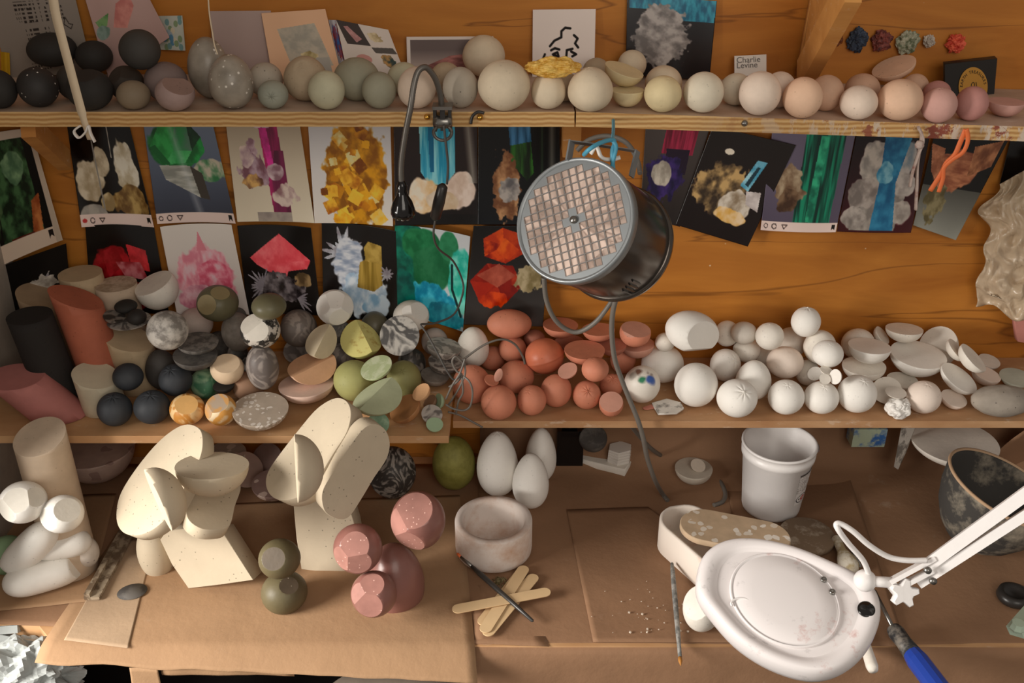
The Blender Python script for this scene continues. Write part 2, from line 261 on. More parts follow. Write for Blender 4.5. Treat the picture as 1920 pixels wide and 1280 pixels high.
def paint_ball(name):
    t = NT(name, .45); co = t.coords(rnd=False); col = hexc('#e4ddd2')
    base = t.mix(0.0, col, col); nz = t.N('ShaderNodeTexNoise', Scale=90); t.L(co, nz.inputs['Vector']); ms = t.N('ShaderNodeVectorMath', _operation='SCALE'); ms.inputs['Scale'].default_value = .006; t.L(nz.outputs[1], ms.inputs[0])
    ad = t.N('ShaderNodeVectorMath', _operation='ADD'); t.L(co, ad.inputs[0]); t.L(ms.outputs[0], ad.inputs[1])
    off = Vector((.003, .003, .003))
    for (x, y_, r, cc) in ((-.003, .008, .0046, '#2f7d58'), (-.0065, .0052, .0030, '#2f7d58'), (.0085, .0085, .0044, '#3e5fa8'), (.0125, .0055, .0042, '#3e5fa8'), (.011, .0145, .0035, '#6b4a3e'), (.0055, .0175, .0030, '#6b4a3e'), (-.008, .0185, .0045, '#7b5a4c'), (-.0165, .0135, .0045, '#b0a89e')):
        p = RI * x + UP * y_ - FW * sqrt(max(.0275 ** 2 - x * x - y_ * y_, 0)) + off
        ds = t.N('ShaderNodeVectorMath', _operation='DISTANCE'); t.L(ad.outputs[0], ds.inputs[0]); ds.inputs[1].default_value = p
        base = t.mix(t.ramp(ds.outputs['Value'], r * .92, r, (1, 1, 1, 1), (0, 0, 0, 1)), base, hexc(cc))
    return t.out(base)
def bag_mat(name):
    t = NT(name, .28, .6); b = t.b; b.inputs['Transmission Weight'].default_value = .35; b.inputs['Roughness'].default_value = .3; co = t.coords(rnd=False)
    b.inputs['Alpha'].default_value = .9
    return t.out(t.mix(t.noise(co, 18, 4), hexc('#d8bf9c'), hexc('#ead8be')), t.noise(co, 14, 2, .5, 2.0), .010, .7)
def printed(name):
    t = NT(name, .22, .5); a = t.N('ShaderNodeVertexColor', _layer_name='print'); return t.out(a.outputs[0])
def printed_matt(name):
    t = NT(name, .7, .3); a = t.N('ShaderNodeVertexColor', _layer_name='print'); return t.out(a.outputs[0])
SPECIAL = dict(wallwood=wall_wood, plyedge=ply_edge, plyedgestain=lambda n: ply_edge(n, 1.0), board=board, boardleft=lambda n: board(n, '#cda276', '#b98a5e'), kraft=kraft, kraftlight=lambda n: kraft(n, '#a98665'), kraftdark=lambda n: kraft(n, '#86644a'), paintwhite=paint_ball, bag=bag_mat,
    printed=printed, printed_matt=printed_matt, shelftop=lambda n: board(n, '#c9b09c', '#b0937c'), bracket=lambda n: board(n, '#c98f4c', '#b2783a'), tissue=lambda n: kraft(n, '#b2977b'))
# ------------------------------------------------------------------ the setting
YW = 1.45
def slab_poly(mb, pts, z0, z1, m=0): return mb.prism([Vector((x, y, z0)) for x, y in pts], (0, 0, z1 - z0), m)
mb = MB(); mb.box((.05, YW + .01, .45), (1.9, .02, 2.4)); struct('wall_back', mb, 'wallwood')
mb = MB(); mb.box((-.80, 1.21, .3), (.02, .48, 2.0)); mb.box((-.80, .84, 1.0), (.02, .26, 1.0)); struct('wall_left', mb, 'wallgrey')  # unseen upper box, forward of the wall, added to shade the upper left
mb = MB(); mb.box((0, .6, -.9), (4, 3, .02)); struct('floor', mb, 'floor')
# workbench top with its legs
root = empty('workbench', (0, 1.2, -.89), 'wooden workbench covered in brown kraft paper', 'workbench')
mb = MB(); slab_poly(mb, [(-.785, 1.04), (-.66, 1.04), (-.62, 1.0), (.98, 1.0), (.98, 1.449), (-.785, 1.449)], -.03, 0); build('tabletop', mb, 'boardleft', root)
for x in (-.72, .9):
    for y in (1.09, 1.4):
        mb = MB(); mb.box((x, y, -.455), (.05, .05, .85)); build('leg', mb, 'boardleft', root)
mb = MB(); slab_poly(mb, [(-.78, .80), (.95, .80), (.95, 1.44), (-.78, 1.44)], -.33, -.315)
tag(build('lower_board', mb, 'darkvoid'), 'board under the workbench carrying the wire rack, coloured near black for the dark void', 'shelf')  # shade under the bench is put into this near-black colour
# shelves
def shelf(name, x0, x1, y0, z0, z1, th, mats, label, y1=YW - .001, edge=True):
    r = empty(name, ((x0 + x1) / 2, (y0 + y1) / 2, z0 - th), label, 'shelf')
    mb = MB(); vs = []
    for (x, z) in ((x0, z0), (x1, z1)):
        for (y, dz) in ((y0, 0), (y1, 0), (y1, -th), (y0, -th)): vs.append((x, y, z + dz))
    mb.add(vs, [(0, 4, 5, 1)], 0, False); mb.add(vs, [(3, 0, 1, 2), (4, 7, 6, 5), (1, 5, 6, 2), (2, 6, 7, 3), (0, 3, 7, 4)], 1, False)
    build('plank', mb, mats, r, fix=False); return r
shelf('plywood_shelf', -.788, .079, 1.245, .666, .666, .019, ['shelftop', 'plyedge'], 'upper plywood shelf board, left length, with a striped plywood edge')
shelf('plywood_shelf', .081, .98, 1.245, .666, .636, .019, ['shelftop', 'plyedgestain'], 'upper plywood shelf board, right length, with a paint-stained edge')
shelf('board_shelf', -.088, .98, 1.254, .199, .199, .012, ['board', 'board'], 'long tan fibreboard shelf carrying the terracotta and white balls')
shelf('board_shelf', -.788, -.091, 1.196, .211, .211, .0125, ['boardleft', 'boardleft'], 'tan fibreboard shelf board sticking forward under the dark and green balls')
# post, brackets
mb = MB(); mb.box((at(1070, 300, y=1.42).x, 1.4245, .60), (.026, .048, .085)); tag(build('wooden_post', mb, 'bracket'), 'short wooden upright post under the joint of the upper shelf', 'post')
r = empty('wooden_bracket', at(1540, 140, y=1.40), 'diagonal wooden bracket rising from the shelf above the peach balls', 'bracket')
A0, A1 = at(1512, 150, y=1.42), at(1572, -60, y=1.28)
mb = MB(); mb.prism([at(1490, 143, y=1.447), at(1528, 0 - 60, y=1.447), at(1560, -60, y=1.447), at(1517, 143, y=1.447)], (0, -.012, 0)); build('back_plate', mb, 'bracket', r)
q0, q1 = at(1507, 142, y=1.41), at(1600, -30, y=1.20)
dd = (q1 - q0).normalized(); rot = dd.to_track_quat('Z', 'Y').to_matrix()
mb = MB(); mb.box((q0 + q1) / 2, (.019, .045, (q1 - q0).length), rot); build('brace', mb, 'bracket', r)
mb = MB(); mb.prism([at(1500, 138, y=1.434), at(1530, -60, y=1.434), at(1605, -60, y=1.22)], (.006, 0, 0)); build('gusset', mb, 'bracket', r)
q0, q1 = at(120, 300, y=1.42), at(52, 236, y=1.27); dd = (q1 - q0).normalized(); rot = dd.to_track_quat('Z', 'Y').to_matrix()
mb = MB(); mb.box((q0 + q1) / 2, (.018, .03, (q1 - q0).length), rot); tag(build('wooden_brace', mb, 'bracket'), 'small dark wooden brace under the left end of the upper shelf', 'bracket')
# ------------------------------------------------------------------ plaster forms
def form_mesh(name, e, seed):
    rnd = random.Random(seed); st = e.get('st', 1 if e['k'] == 'B' else 0); A, T0, K = ((0, .1, 5), (.028, .13, 5), (.05, .2, 6), (.11, .34, 8))[st]
    sd = Vector(e.get('sd', (rnd.uniform(-.25, .25), rnd.uniform(-.35, .1), 1))).normalized(); Q = Vector((0, 0, 1)).rotation_difference(sd).to_matrix()
    nr, ns = (44, 64) if st >= 2 else (30, 44)
    if e.get('crumple') or e.get('rough') or e.get('seam'): nr, ns = 60, 80
    a = Vector(e['a']); R = Matrix(np.array(e['R']).reshape(3, 3).tolist()) if 'R' in e else Matrix.Identity(3); tp = e.get('tp', 0)
    vs = []; fs = []; ph0 = rnd.uniform(0, 6); s1 = rnd.uniform(0, 50)
    if e['k'] == 'C':
        ns = 56; r = a.x; zs = [-e['ch'], -e['ch'] + .002] + [-e['ch'] + .002 + (e['ch'] + r * 1.2) * i / 10 for i in range(1, 11)]
        for i, z in enumerate(zs):
            rr = r - (.002 if i == 0 else 0)
            for j in range(ns): t = 2 * pi * j / ns; vs.append(R @ Vector((rr * cos(t), rr * sin(t), z)))
        fs = [(i * ns + j, i * ns + (j + 1) % ns, (i + 1) * ns + (j + 1) % ns, (i + 1) * ns + j) for i in range(len(zs) - 1) for j in range(ns)]
        fs += [tuple(range(ns - 1, -1, -1)), tuple((len(zs) - 1) * ns + j for j in range(ns))]
    else:
        th = [pi * ((i / nr) ** 1.35) for i in range(nr + 1)]
        def shape(t, f):
            u = Q @ Vector((sin(t) * cos(f), sin(t) * sin(f), cos(t)))
            g = 1 + .005 * sin(3.1 * u.x + s1) * cos(2.7 * u.y + s1) + .004 * sin(4.3 * u.z + 2 * u.x + s1)
            if A: 
                gr = abs(cos(K * f / 2 + .4 * sin(3 * f + ph0))) ** 7; g -= A * exp2(-(t / T0) ** 2) * (.22 + .78 * gr * min(1, t / .06)); g += A * .55 * exp2(-(t / (.16 * T0)) ** 2)
            if e.get('seam'): zz = (u.z * .9 + u.x * -.35 + u.y * .25) + .12; g += .05 * exp2(-(zz / .045) ** 2)
            if e.get('crumple'): g += .22 * mnoise.noise(u * 1.8) - .16 * max(0, 1 - abs(mnoise.noise(u * 2.6)) * 7) 
            if e.get('rough'):
                m = max(0, (u - Vector((.05, -.72, .62)).normalized()).length); 
                if m < .42: g -= .05 * (1 - (m / .42) ** 4) * (1 + .8 * mnoise.noise(u * 22))
            if e['m'] == 'pebble': g += .035 * mnoise.noise(u * 3) + .01 * mnoise.noise(u * 16)
            k = 1 - tp * u.z
            return R @ Vector((u.x * k * a.x * g, u.y * k * a.y * g, u.z * a.z * g))
        vs.append(shape(0, 0))
        for i in range(1, nr):
            for j in range(ns): vs.append(shape(th[i], 2 * pi * j / ns))
        vs.append(shape(pi, 0)); n = len(vs) - 1
        fs = [(0, 1 + j, 1 + (j + 1) % ns) for j in range(ns)]
        fs += [(1 + i * ns + j, 1 + (i + 1) * ns + j, 1 + (i + 1) * ns + (j + 1) % ns, 1 + i * ns + (j + 1) % ns) for i in range(nr - 2) for j in range(ns)]
        fs += [(n, 1 + (nr - 2) * ns + (j + 1) % ns, 1 + (nr - 2) * ns + j) for j in range(ns)]
    me = bpy.data.meshes.new(name); me.from_pydata([tuple(v) for v in vs], [], fs)
    bm = bmesh.new(); bm.from_mesh(me); bmesh.ops.recalc_face_normals(bm, faces=bm.faces)
    for f in bm.faces: f.smooth = len(f.verts) <= 4
    ragged = e.get('ragged')
    for c in e.get('cuts', []):
        n = Vector(c[:3]).normalized()
        g = bmesh.ops.bisect_plane(bm, geom=bm.verts[:] + bm.edges[:] + bm.faces[:], plane_co=n * c[3], plane_no=n, clear_outer=True, dist=1e-6)
        ed = [x for x in g['geom_cut'] if isinstance(x, bmesh.types.BMEdge)]
        if ed:
            nf = bmesh.ops.contextual_create(bm, geom=ed)['faces']
            for f in nf: f.smooth = False; f.material_index = 1 if 'cm' in e else 0
    bmesh.ops.recalc_face_normals(bm, faces=bm.faces)
    bm.to_mesh(me); bm.free(); return me
def exp2(x): return math.exp(x)
def place_form(name, e, seed, parent=None, world=True):
    me = form_mesh(name, e, seed)
    co = np.empty(len(me.vertices) * 3); me.vertices.foreach_get('co', co); co = co.reshape(-1, 3)
    off = Vector((0, 0, 0))
    if e['m'] != 'paintwhite':
        off = Vector((0, 0, float(co[:, 2].min()))); co[:, 2] -= off.z; me.vertices.foreach_set('co', co.ravel())
    return link_mesh(name, me, [e['m']] + ([e['cm']] if 'cm' in e else []), parent, Vector(e['c']) + off)
NAMES = {('B', 0): ('plaster_ball', 'plaster ball'), ('B', 1): ('plaster_egg', 'plaster egg'), ('H', 0): ('half_dome', 'plaster half dome'), ('C', 0): ('plaster_cylinder', 'plaster cylinder')}
GRP = {'top': 'on the upper shelf', 'left': 'in the mixed pile on the left board', 'right': 'piled on the long shelf', 'bench': 'standing on the workbench'}
FORMS = [
 dict(k='B', c=(-0.6501, 1.2639, 0.69), a=(0.0215, 0.0215, 0.024), m='charcoal', l='charcoal plaster ball cropped by the left edge of the top shelf', z='top'),
 dict(k='B', c=(-0.6036, 1.2711, 0.691), a=(0.025, 0.025, 0.025), m='charspeck', l='charcoal plaster ball dotted with white specks, left end of top shelf', z='top', st=0),
 dict(k='B', c=(-0.5326, 1.2573, 0.6909), a=(0.0283, 0.0283, 0.025), cuts=[(0.0, -0.25, 0.968, 0.0204)], m='charcoal', l='charcoal plaster ball with a flat sliced top behind the hanging cord', z='top'),
 dict(k='B', c=(-0.4789, 1.2581, 0.684), a=(0.0208, 0.0208, 0.018), m='olivebrown', l='small olive-brown plaster ball between the dark balls and the mauve ones', z='top'),
 dict(k='B', c=(-0.4243, 1.253, 0.6873), a=(0.0244, 0.0244, 0.0214), cuts=[(0.421, -0.251, 0.872, 0.0134), (-0.2, 0.501, 0.842, 0.0183)], m='mauve', l='mauve plaster ball with a slanted facet sliced off its upper right', z='top', cm='mauve2'),
 dict(k='B', c=(-0.3544, 1.2623, 0.6998), a=(0.028, 0.028, 0.0338), m='stone', l='upright grey stone-like egg flecked with white, the nearer of two on the top shelf', z='top', tp=0.08, st=0),
 dict(k='B', c=(-0.303, 1.2619, 0.6837), a=(0.0192, 0.0192, 0.0178), m='sage', l='small grey-green plaster ball with a deep star-shaped crease facing out', z='top', st=3, sd=(0.1, -0.93, 0.1)),
 dict(k='B', c=(-0.2343, 1.2588, 0.6899), a=(0.0232, 0.0232, 0.024), m='pistachio', l='pale pistachio plaster ball on the top shelf below the cream picture card', z='top'),
 dict(k='B', c=(-0.1683, 1.2631, 0.6888), a=(0.0218, 0.0218, 0.0229), m='sagegreen', l='sage green plaster ball with a small black chip on its left', z='top'),
 dict(k='B', c=(-0.1209, 1.2641, 0.692), a=(0.0242, 0.0242, 0.026), m='pinkcream', l='pinkish cream plaster egg behind the gooseneck of the clip lamp', z='top', tp=0.06),
 dict(k='B', c=(-0.0656, 1.2662, 0.6915), a=(0.0226, 0.0226, 0.0255), m='sandgrey', l='speckled sandy grey plaster ball just right of the lamp clip', z='top'),
 dict(k='B', c=(-0.01, 1.2546, 0.697), a=(0.0331, 0.0331, 0.031), m='cream', l='largest cream plaster ball on the top shelf, under another cream ball', z='top', st=1),
 dict(k='B', c=(0.0459, 1.2611, 0.69), a=(0.0219, 0.0219, 0.024), m='cream', l='cream plaster egg on the top shelf below the gold nugget', z='top', tp=0.12),
 dict(k='B', c=(0.0985, 1.253, 0.6927), a=(0.0284, 0.0284, 0.0273), m='cream', l='cream plaster ball with a pinched top between the small egg and the half bowls', z='top', tp=0.1, st=2),
 dict(k='H', c=(0.1483, 1.2782, 0.6858), a=(0.0211, 0.0211, 0.0221), cuts=[(0.0, 0.0, 1.0, 0.0)], m='butter', l='butter-coloured half dome under the leaning half dome, top shelf', z='top'),
 dict(k='B', c=(0.1911, 1.2598, 0.685), a=(0.0237, 0.0237, 0.0227), m='butter', l='pale yellow plaster ball right of the stacked half domes', z='top'),
 dict(k='B', c=(0.243, 1.2642, 0.6859), a=(0.0257, 0.0257, 0.0253), m='ivory', l='ivory plaster ball left of the white name card on the top shelf', z='top', st=1),
 dict(k='B', c=(0.3139, 1.26, 0.6856), a=(0.0264, 0.0264, 0.0274), m='ivorypink', l='ivory plaster ball directly below the white name card', z='top', st=1),
 dict(k='B', c=(0.3667, 1.2533, 0.6818), a=(0.0247, 0.0247, 0.0254), m='peach', l='smooth peach plaster ball below the foot of the wooden bracket', z='top'),
 dict(k='B', c=(0.4392, 1.2557, 0.6752), a=(0.0235, 0.0235, 0.0211), m='ivorypink', l='small flattened ivory plaster ball left of the large speckled peach ball', z='top'),
 dict(k='B', c=(0.4921, 1.2579, 0.678), a=(0.0278, 0.0278, 0.0257), m='peach', l='large peach plaster ball with tiny pits holding up a slanted half dome', z='top'),
 dict(k='B', c=(0.5403, 1.2521, 0.6727), a=(0.0217, 0.0217, 0.0221), m='rose', l='dusty pink plaster ball with a small knotted navel on top, top shelf', z='top', st=2),
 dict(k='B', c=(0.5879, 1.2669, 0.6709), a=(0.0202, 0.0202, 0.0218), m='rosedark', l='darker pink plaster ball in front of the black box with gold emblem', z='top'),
 dict(k='H', c=(0.6452, 1.2941, 0.6666), a=(0.0229, 0.0229, 0.0195), cuts=[(0.0, 0.0, 1.0, 0.0)], m='rose', l='pink half dome lying cut side up at the right end of the top shelf', z='top'),
 dict(k='B', c=(-0.5734, 1.3054, 0.6885), a=(0.0201, 0.0201, 0.0225), m='charcoal2', l='charcoal-brown ball peeking out left of the flat-topped charcoal ball', z='top'),
 dict(k='B', c=(-0.5012, 1.3, 0.6885), a=(0.0226, 0.0226, 0.0225), cuts=[(-0.503, -0.503, 0.704, 0.0181), (0.304, -0.406, 0.862, 0.0192)], m='brownblack', l='dark brown faceted plaster ball wedged under the dark grey round ball', z='top'),
 dict(k='B', c=(-0.449, 1.2983, 0.6911), a=(0.0273, 0.0273, 0.0251), m='mauvedark', l='dusky mauve plaster ball behind the mauve one with the slanted facet', z='top'),
 dict(k='B', c=(-0.3959, 1.3144, 0.7052), a=(0.0267, 0.0267, 0.0393), m='stone', l='tall grey stone-like egg standing behind the white flecked egg', z='top', tp=0.05, st=0),
 dict(k='B', c=(-0.3243, 1.3182, 0.6886), a=(0.0226, 0.0226, 0.0226), m='sandgrey', l='greenish sand plaster ball behind the small star-creased one', z='top'),
 dict(k='B', c=(-0.2681, 1.3024, 0.6945), a=(0.0284, 0.0284, 0.0285), m='sand', l='tan plaster egg with a rough broken patch near its top', z='top', tp=0.08, st=0, rough=1),
 dict(k='B', c=(-0.2019, 1.3038, 0.6933), a=(0.03, 0.03, 0.0274), m='sagegreen', l='large sage green plaster ball in the back row of the top shelf', z='top'),
 dict(k='B', c=(-0.144, 1.3334, 0.6871), a=(0.0219, 0.0219, 0.0211), m='pistachio', l='pistachio ball half hidden left of the pinkish cream egg', z='top'),
 dict(k='B', c=(-0.0879, 1.333, 0.6872), a=(0.0212, 0.0212, 0.0212), m='sand', l='sand-coloured ball half hidden behind the clip lamp arm', z='top'),
 dict(k='B', c=(0.0693, 1.2983, 0.6845), a=(0.0198, 0.0198, 0.0185), m='sand', l='sand-coloured ball in shadow underneath the gold nugget', z='top'),
 dict(k='B', c=(0.1166, 1.3911, 0.6831), a=(0.0191, 0.0191, 0.0184), m='sand', l='sandy ball peeping over the cream ball with the pinched top', z='top'),
 dict(k='B', c=(0.1993, 1.3163, 0.6849), a=(0.0243, 0.0243, 0.0229), m='cream', l='cream plaster ball behind the pale yellow one on the top shelf', z='top'),
 dict(k='B', c=(0.2932, 1.3056, 0.6796), a=(0.0209, 0.0209, 0.0207), m='ivory', l='ivory ball in the back row directly below the left edge of the name card', z='top', st=1),
 dict(k='B', c=(0.3494, 1.3014, 0.6801), a=(0.021, 0.021, 0.0231), m='ivorypink', l='ivory ball in the back row right below the bracket, left of the peach ball', z='top'),
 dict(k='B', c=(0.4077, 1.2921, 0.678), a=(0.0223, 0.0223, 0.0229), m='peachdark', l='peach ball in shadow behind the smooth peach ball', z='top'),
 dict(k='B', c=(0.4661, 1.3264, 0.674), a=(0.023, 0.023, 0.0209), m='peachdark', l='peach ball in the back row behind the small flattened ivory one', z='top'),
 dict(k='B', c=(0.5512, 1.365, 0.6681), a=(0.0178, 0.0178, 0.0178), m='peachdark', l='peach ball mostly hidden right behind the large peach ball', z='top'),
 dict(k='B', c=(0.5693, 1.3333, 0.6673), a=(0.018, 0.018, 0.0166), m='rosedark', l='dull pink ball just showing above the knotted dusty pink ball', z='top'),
 dict(k='B', c=(-0.6353, 1.4024, 0.7104), a=(0.0327, 0.0327, 0.0224), m='charcoal', l='wide flattened charcoal pebble lying on the dark balls near the hanging cord', z='top'),
 dict(k='B', c=(-0.5805, 1.406, 0.7002), a=(0.025, 0.025, 0.0213), m='charcoal', l='small charcoal plaster ball resting on the flat-topped dark ball', z='top'),
 dict(k='B', c=(-0.4723, 1.289, 0.7338), a=(0.0253, 0.0253, 0.025), m='greyblack', l='dark grey plaster ball resting on top of the dark brown ones, by the pink card', z='top'),
 dict(k='B', c=(-0.0392, 1.4055, 0.7011), a=(0.0296, 0.0296, 0.028), m='cream', l='cream plaster ball sitting on the back row beside the largest cream ball', z='top', st=1),
 dict(k='B', c=(0.1683, 1.415, 0.6873), a=(0.0201, 0.0201, 0.0201), m='cream', l='cream ball behind and above the leaning half dome on the top shelf', z='top'),
 dict(k='H', c=(0.1452, 1.2991, 0.7068), a=(0.026, 0.026, 0.0208), R=(0.96, 0.014, 0.281, 0.014, 0.995, -0.1, -0.281, 0.1, 0.954), cuts=[(0.281, -0.1, 0.954, 0.0)], m='butter', l='butter-coloured half dome tilted to the right on top of another half dome', z='top'),
 dict(k='H', c=(0.5324, 1.4057, 0.6871), a=(0.0295, 0.0295, 0.0162), R=(0.907, -0.027, -0.42, -0.027, 0.992, -0.12, 0.42, 0.12, 0.9), cuts=[(-0.42, -0.12, 0.9, 0.0)], m='peach', l='peach half dome perched tilted on top of the large peach ball', z='top'),
 dict(k='C', c=(-0.6139, 1.2707, 0.2683), a=(0.0309, 0.0309, 0.0309), R=(0.997, 0.0, -0.08, 0.0, 1.0, 0.0, 0.08, 0.0, 0.997), cuts=[(0.25, -0.12, 0.961, 0.0)], m='cream2', l='pale cream plaster cylinder with a slanted top, low on the left of the shelf', z='left', ch=0.0571),
 dict(k='B', c=(-0.5752, 1.2265, 0.2368), a=(0.0244, 0.0244, 0.0248), m='slate', l='slate black plaster ball with a star crease on top, front left corner of shelf', z='left', st=3, sd=(0.1, -0.2, 1)),
 dict(k='B', c=(-0.5234, 1.2332, 0.2363), a=(0.0258, 0.0258, 0.0243), m='slate', l='slate black plaster ball with a star crease, right of the front left one', z='left', st=3, sd=(0.1, -0.2, 1)),
 dict(k='B', c=(-0.4717, 1.2304, 0.2344), a=(0.0249, 0.0249, 0.0224), cuts=[(0.2, -0.501, 0.842, 0.0179)], m='ambermarble', l='amber marbled plaster ball with a flat round facet, left of its twin', z='left', cm='amberpale'),
 dict(k='B', c=(-0.422, 1.2273, 0.2354), a=(0.0224, 0.0224, 0.0234), cuts=[(-0.101, -0.404, 0.909, 0.0157), (-0.722, -0.619, 0.309, 0.0191)], m='ambermarble2', l='amber and grey marbled faceted ball left of the terrazzo half dome', z='left', cm='ambergrey'),
 dict(k='H', c=(-0.3646, 1.2276, 0.237), a=(0.0399, 0.0399, 0.0248), R=(0.999, 0.003, 0.05, 0.003, 0.993, -0.12, -0.05, 0.12, 0.991), cuts=[(0.05, -0.12, 0.991, 0.0)], m='terrazzo', l='grey half dome with white terrazzo chips, tilted toward the viewer', z='left'),
 dict(k='H', c=(-0.3108, 1.2968, 0.2375), a=(0.0412, 0.0412, 0.0255), R=(1.0, 0.0, -0.02, 0.0, 0.999, 0.04, 0.02, -0.04, 0.999), cuts=[(-0.02, 0.04, 0.999, 0.0)], m='blush', l='pale pink half dome carrying an orange notched one', z='left'),
 dict(k='B', c=(-0.2382, 1.2986, 0.243), a=(0.0311, 0.0311, 0.0311), m='lime', l='olive lime plaster ball with a smile-shaped crack', z='left', st=0),
 dict(k='B', c=(-0.1643, 1.3074, 0.2407), a=(0.0266, 0.0266, 0.0287), m='limedark', l='dark lime plaster ball with a hole near its top, right of the smiling one', z='left', st=2, sd=(0, -0.6, 0.8)),
 dict(k='H', c=(-0.1571, 1.2367, 0.2332), a=(0.0248, 0.0248, 0.0198), R=(0.889, -0.061, -0.453, -0.061, 0.966, -0.252, 0.453, 0.252, 0.855), cuts=[(-0.453, -0.252, 0.855, 0.0)], m='caramel', l='caramel brown half dome leaning beside the pale green wedge dome', z='left'),
 dict(k='H', c=(-0.1235, 1.2709, 0.2232), a=(0.0119, 0.0119, 0.0107), R=(0.788, -0.071, -0.612, -0.071, 0.976, -0.204, 0.612, 0.204, 0.764), cuts=[(-0.612, -0.204, 0.764, 0.0)], m='brownclay', l='small brown clay half dome under the tiny peach one', z='left'),
 dict(k='H', c=(-0.1166, 1.2317, 0.2254), a=(0.0155, 0.0155, 0.0124), R=(0.978, 0.055, 0.2, 0.055, 0.864, -0.501, -0.2, 0.501, 0.842), cuts=[(0.2, -0.501, 0.842, 0.0)], m='greymarble', l='small grey marbled half pebble near the board corner', z='left'),
 dict(k='H', c=(-0.1113, 1.2094, 0.2222), a=(0.0123, 0.0123, 0.0098), R=(0.995, 0.018, 0.1, 0.018, 0.936, -0.35, -0.1, 0.35, 0.931), cuts=[(0.1, -0.35, 0.931, 0.0)], m='mint', l='small mint green half dome closest to the board corner', z='left'),
 dict(k='H', c=(-0.1106, 1.2701, 0.2237), a=(0.0119, 0.0119, 0.0095), R=(0.43, -0.268, -0.862, -0.268, 0.874, -0.406, 0.862, 0.406, 0.304), cuts=[(-0.862, -0.406, 0.304, 0.0)], m='mint', l='small mint green wedge standing on edge beside the grey tied cable', z='left'),
 dict(k='H', c=(-0.1921, 1.2058, 0.2254), a=(0.016, 0.016, 0.0072), R=(0.991, 0.059, 0.121, 0.059, 0.614, -0.787, -0.121, 0.787, 0.605), cuts=[(0.121, -0.787, 0.605, 0.0)], m='mintgreen', l='mint green disc-shaped half dome turned to face the viewer', z='left'),
 dict(k='H', c=(-0.2157, 1.2384, 0.2211), a=(0.017, 0.017, 0.0085), R=(0.995, -0.01, -0.1, -0.01, 0.98, -0.201, 0.1, 0.201, 0.974), cuts=[(-0.1, -0.201, 0.974, 0.0)], m='peachorange', l='thin orange half dome lying under the pale green wedge dome', z='left'),
 dict(k='H', c=(-0.1193, 1.3409, 0.2289), a=(0.0223, 0.0223, 0.0167), R=(0.989, 0.004, 0.151, 0.004, 0.999, -0.05, -0.151, 0.05, 0.987), cuts=[(0.151, -0.05, 0.987, 0.0)], m='greystone', l='grey stone half dome, lowest of three stacked by the cable', z='left'),
 dict(k='C', c=(-0.6638, 1.4, 0.3744), a=(0.0321, 0.0321, 0.0321), R=(0.998, 0.0, -0.06, 0.0, 1.0, 0.0, 0.06, 0.0, 0.998), cuts=[(0.0, 0.0, 1.0, 0.0)], m='sandbeige', l='tall beige plaster cylinder with a level top beneath the red crystal photo', z='left', ch=0.1633),
 dict(k='C', c=(-0.7342, 1.4, 0.3382), a=(0.0328, 0.0328, 0.0328), R=(0.999, 0.0, -0.05, 0.0, 1.0, 0.0, 0.05, 0.0, 0.999), cuts=[(0.281, -0.1, 0.954, 0.0)], m='sandbeige2', l='shadowy beige cylinder with a slanted top behind the black cylinder', z='left', ch=0.127),
 dict(k='C', c=(-0.6079, 1.39, 0.361), a=(0.0308, 0.0308, 0.0308), cuts=[(0.0, 0.0, 1.0, 0.0)], m='sandrough', l='beige plaster cylinder with a rough broken top', z='left', ch=0.1496, cm='sandbroken'),
 dict(k='C', c=(-0.6424, 1.325, 0.3693), a=(0.0333, 0.0333, 0.0333), R=(0.993, 0.0, -0.119, 0.0, 1.0, 0.0, 0.119, 0.0, 0.993), cuts=[(0.421, 0.1, 0.902, 0.0)], m='terracotta2', l='tall terracotta cylinder with a steeply slanted top', z='left', ch=0.1591),
 dict(k='C', c=(-0.6986, 1.29, 0.3569), a=(0.0312, 0.0312, 0.0312), R=(0.993, 0.0, -0.119, 0.0, 1.0, 0.0, 0.119, 0.0, 0.993), cuts=[(0.0, 0.0, 1.0, 0.0)], m='black', l='tall black plaster cylinder with a matt level top', z='left', ch=0.1466),
 dict(k='C', c=(-0.5822, 1.335, 0.2957), a=(0.0336, 0.0336, 0.0336), R=(0.997, 0.0, -0.08, 0.0, 1.0, 0.0, 0.08, 0.0, 0.997), cuts=[(0.331, -0.05, 0.942, 0.0)], m='sandbeige', l='beige plaster cylinder with a slanted top behind the small slate balls', z='left', ch=0.0846),
 dict(k='B', c=(-0.5295, 1.3086, 0.2567), a=(0.0238, 0.0238, 0.0324), m='slatebrown', l='slate black egg standing behind the two front slate balls', z='left', tp=0.1, st=2),
 dict(k='B', c=(-0.4646, 1.3017, 0.2356), a=(0.0226, 0.0226, 0.0236), m='greenmarble', l='green and white swirled plaster ball behind the amber ones', z='left', st=0),
 dict(k='B', c=(-0.3974, 1.294, 0.2354), a=(0.0235, 0.0235, 0.0235), m='brownclay', l='brown clay ball behind the terrazzo half dome', z='left', st=0),
 dict(k='B', c=(-0.3682, 1.2791, 0.2771), a=(0.0238, 0.0238, 0.0362), m='greyswirl', l='upright grey marbled capsule in the middle of the left pile', z='left', st=0),
 dict(k='B', c=(-0.4316, 1.3739, 0.239), a=(0.018, 0.018, 0.027), m='charmarble', l='dark marbled egg behind the small peach ball', z='left'),
 dict(k='B', c=(-0.4056, 1.3504, 0.2349), a=(0.0178, 0.0178, 0.0209), m='charmarble', l='dark marbled ball between the dark egg and the grey capsule', z='left'),
 dict(k='B', c=(-0.4977, 1.3636, 0.2332), a=(0.0298, 0.0298, 0.0212), m='greydark', l='dark grey ball in shadow underneath the two stacked dark half domes', z='left'),
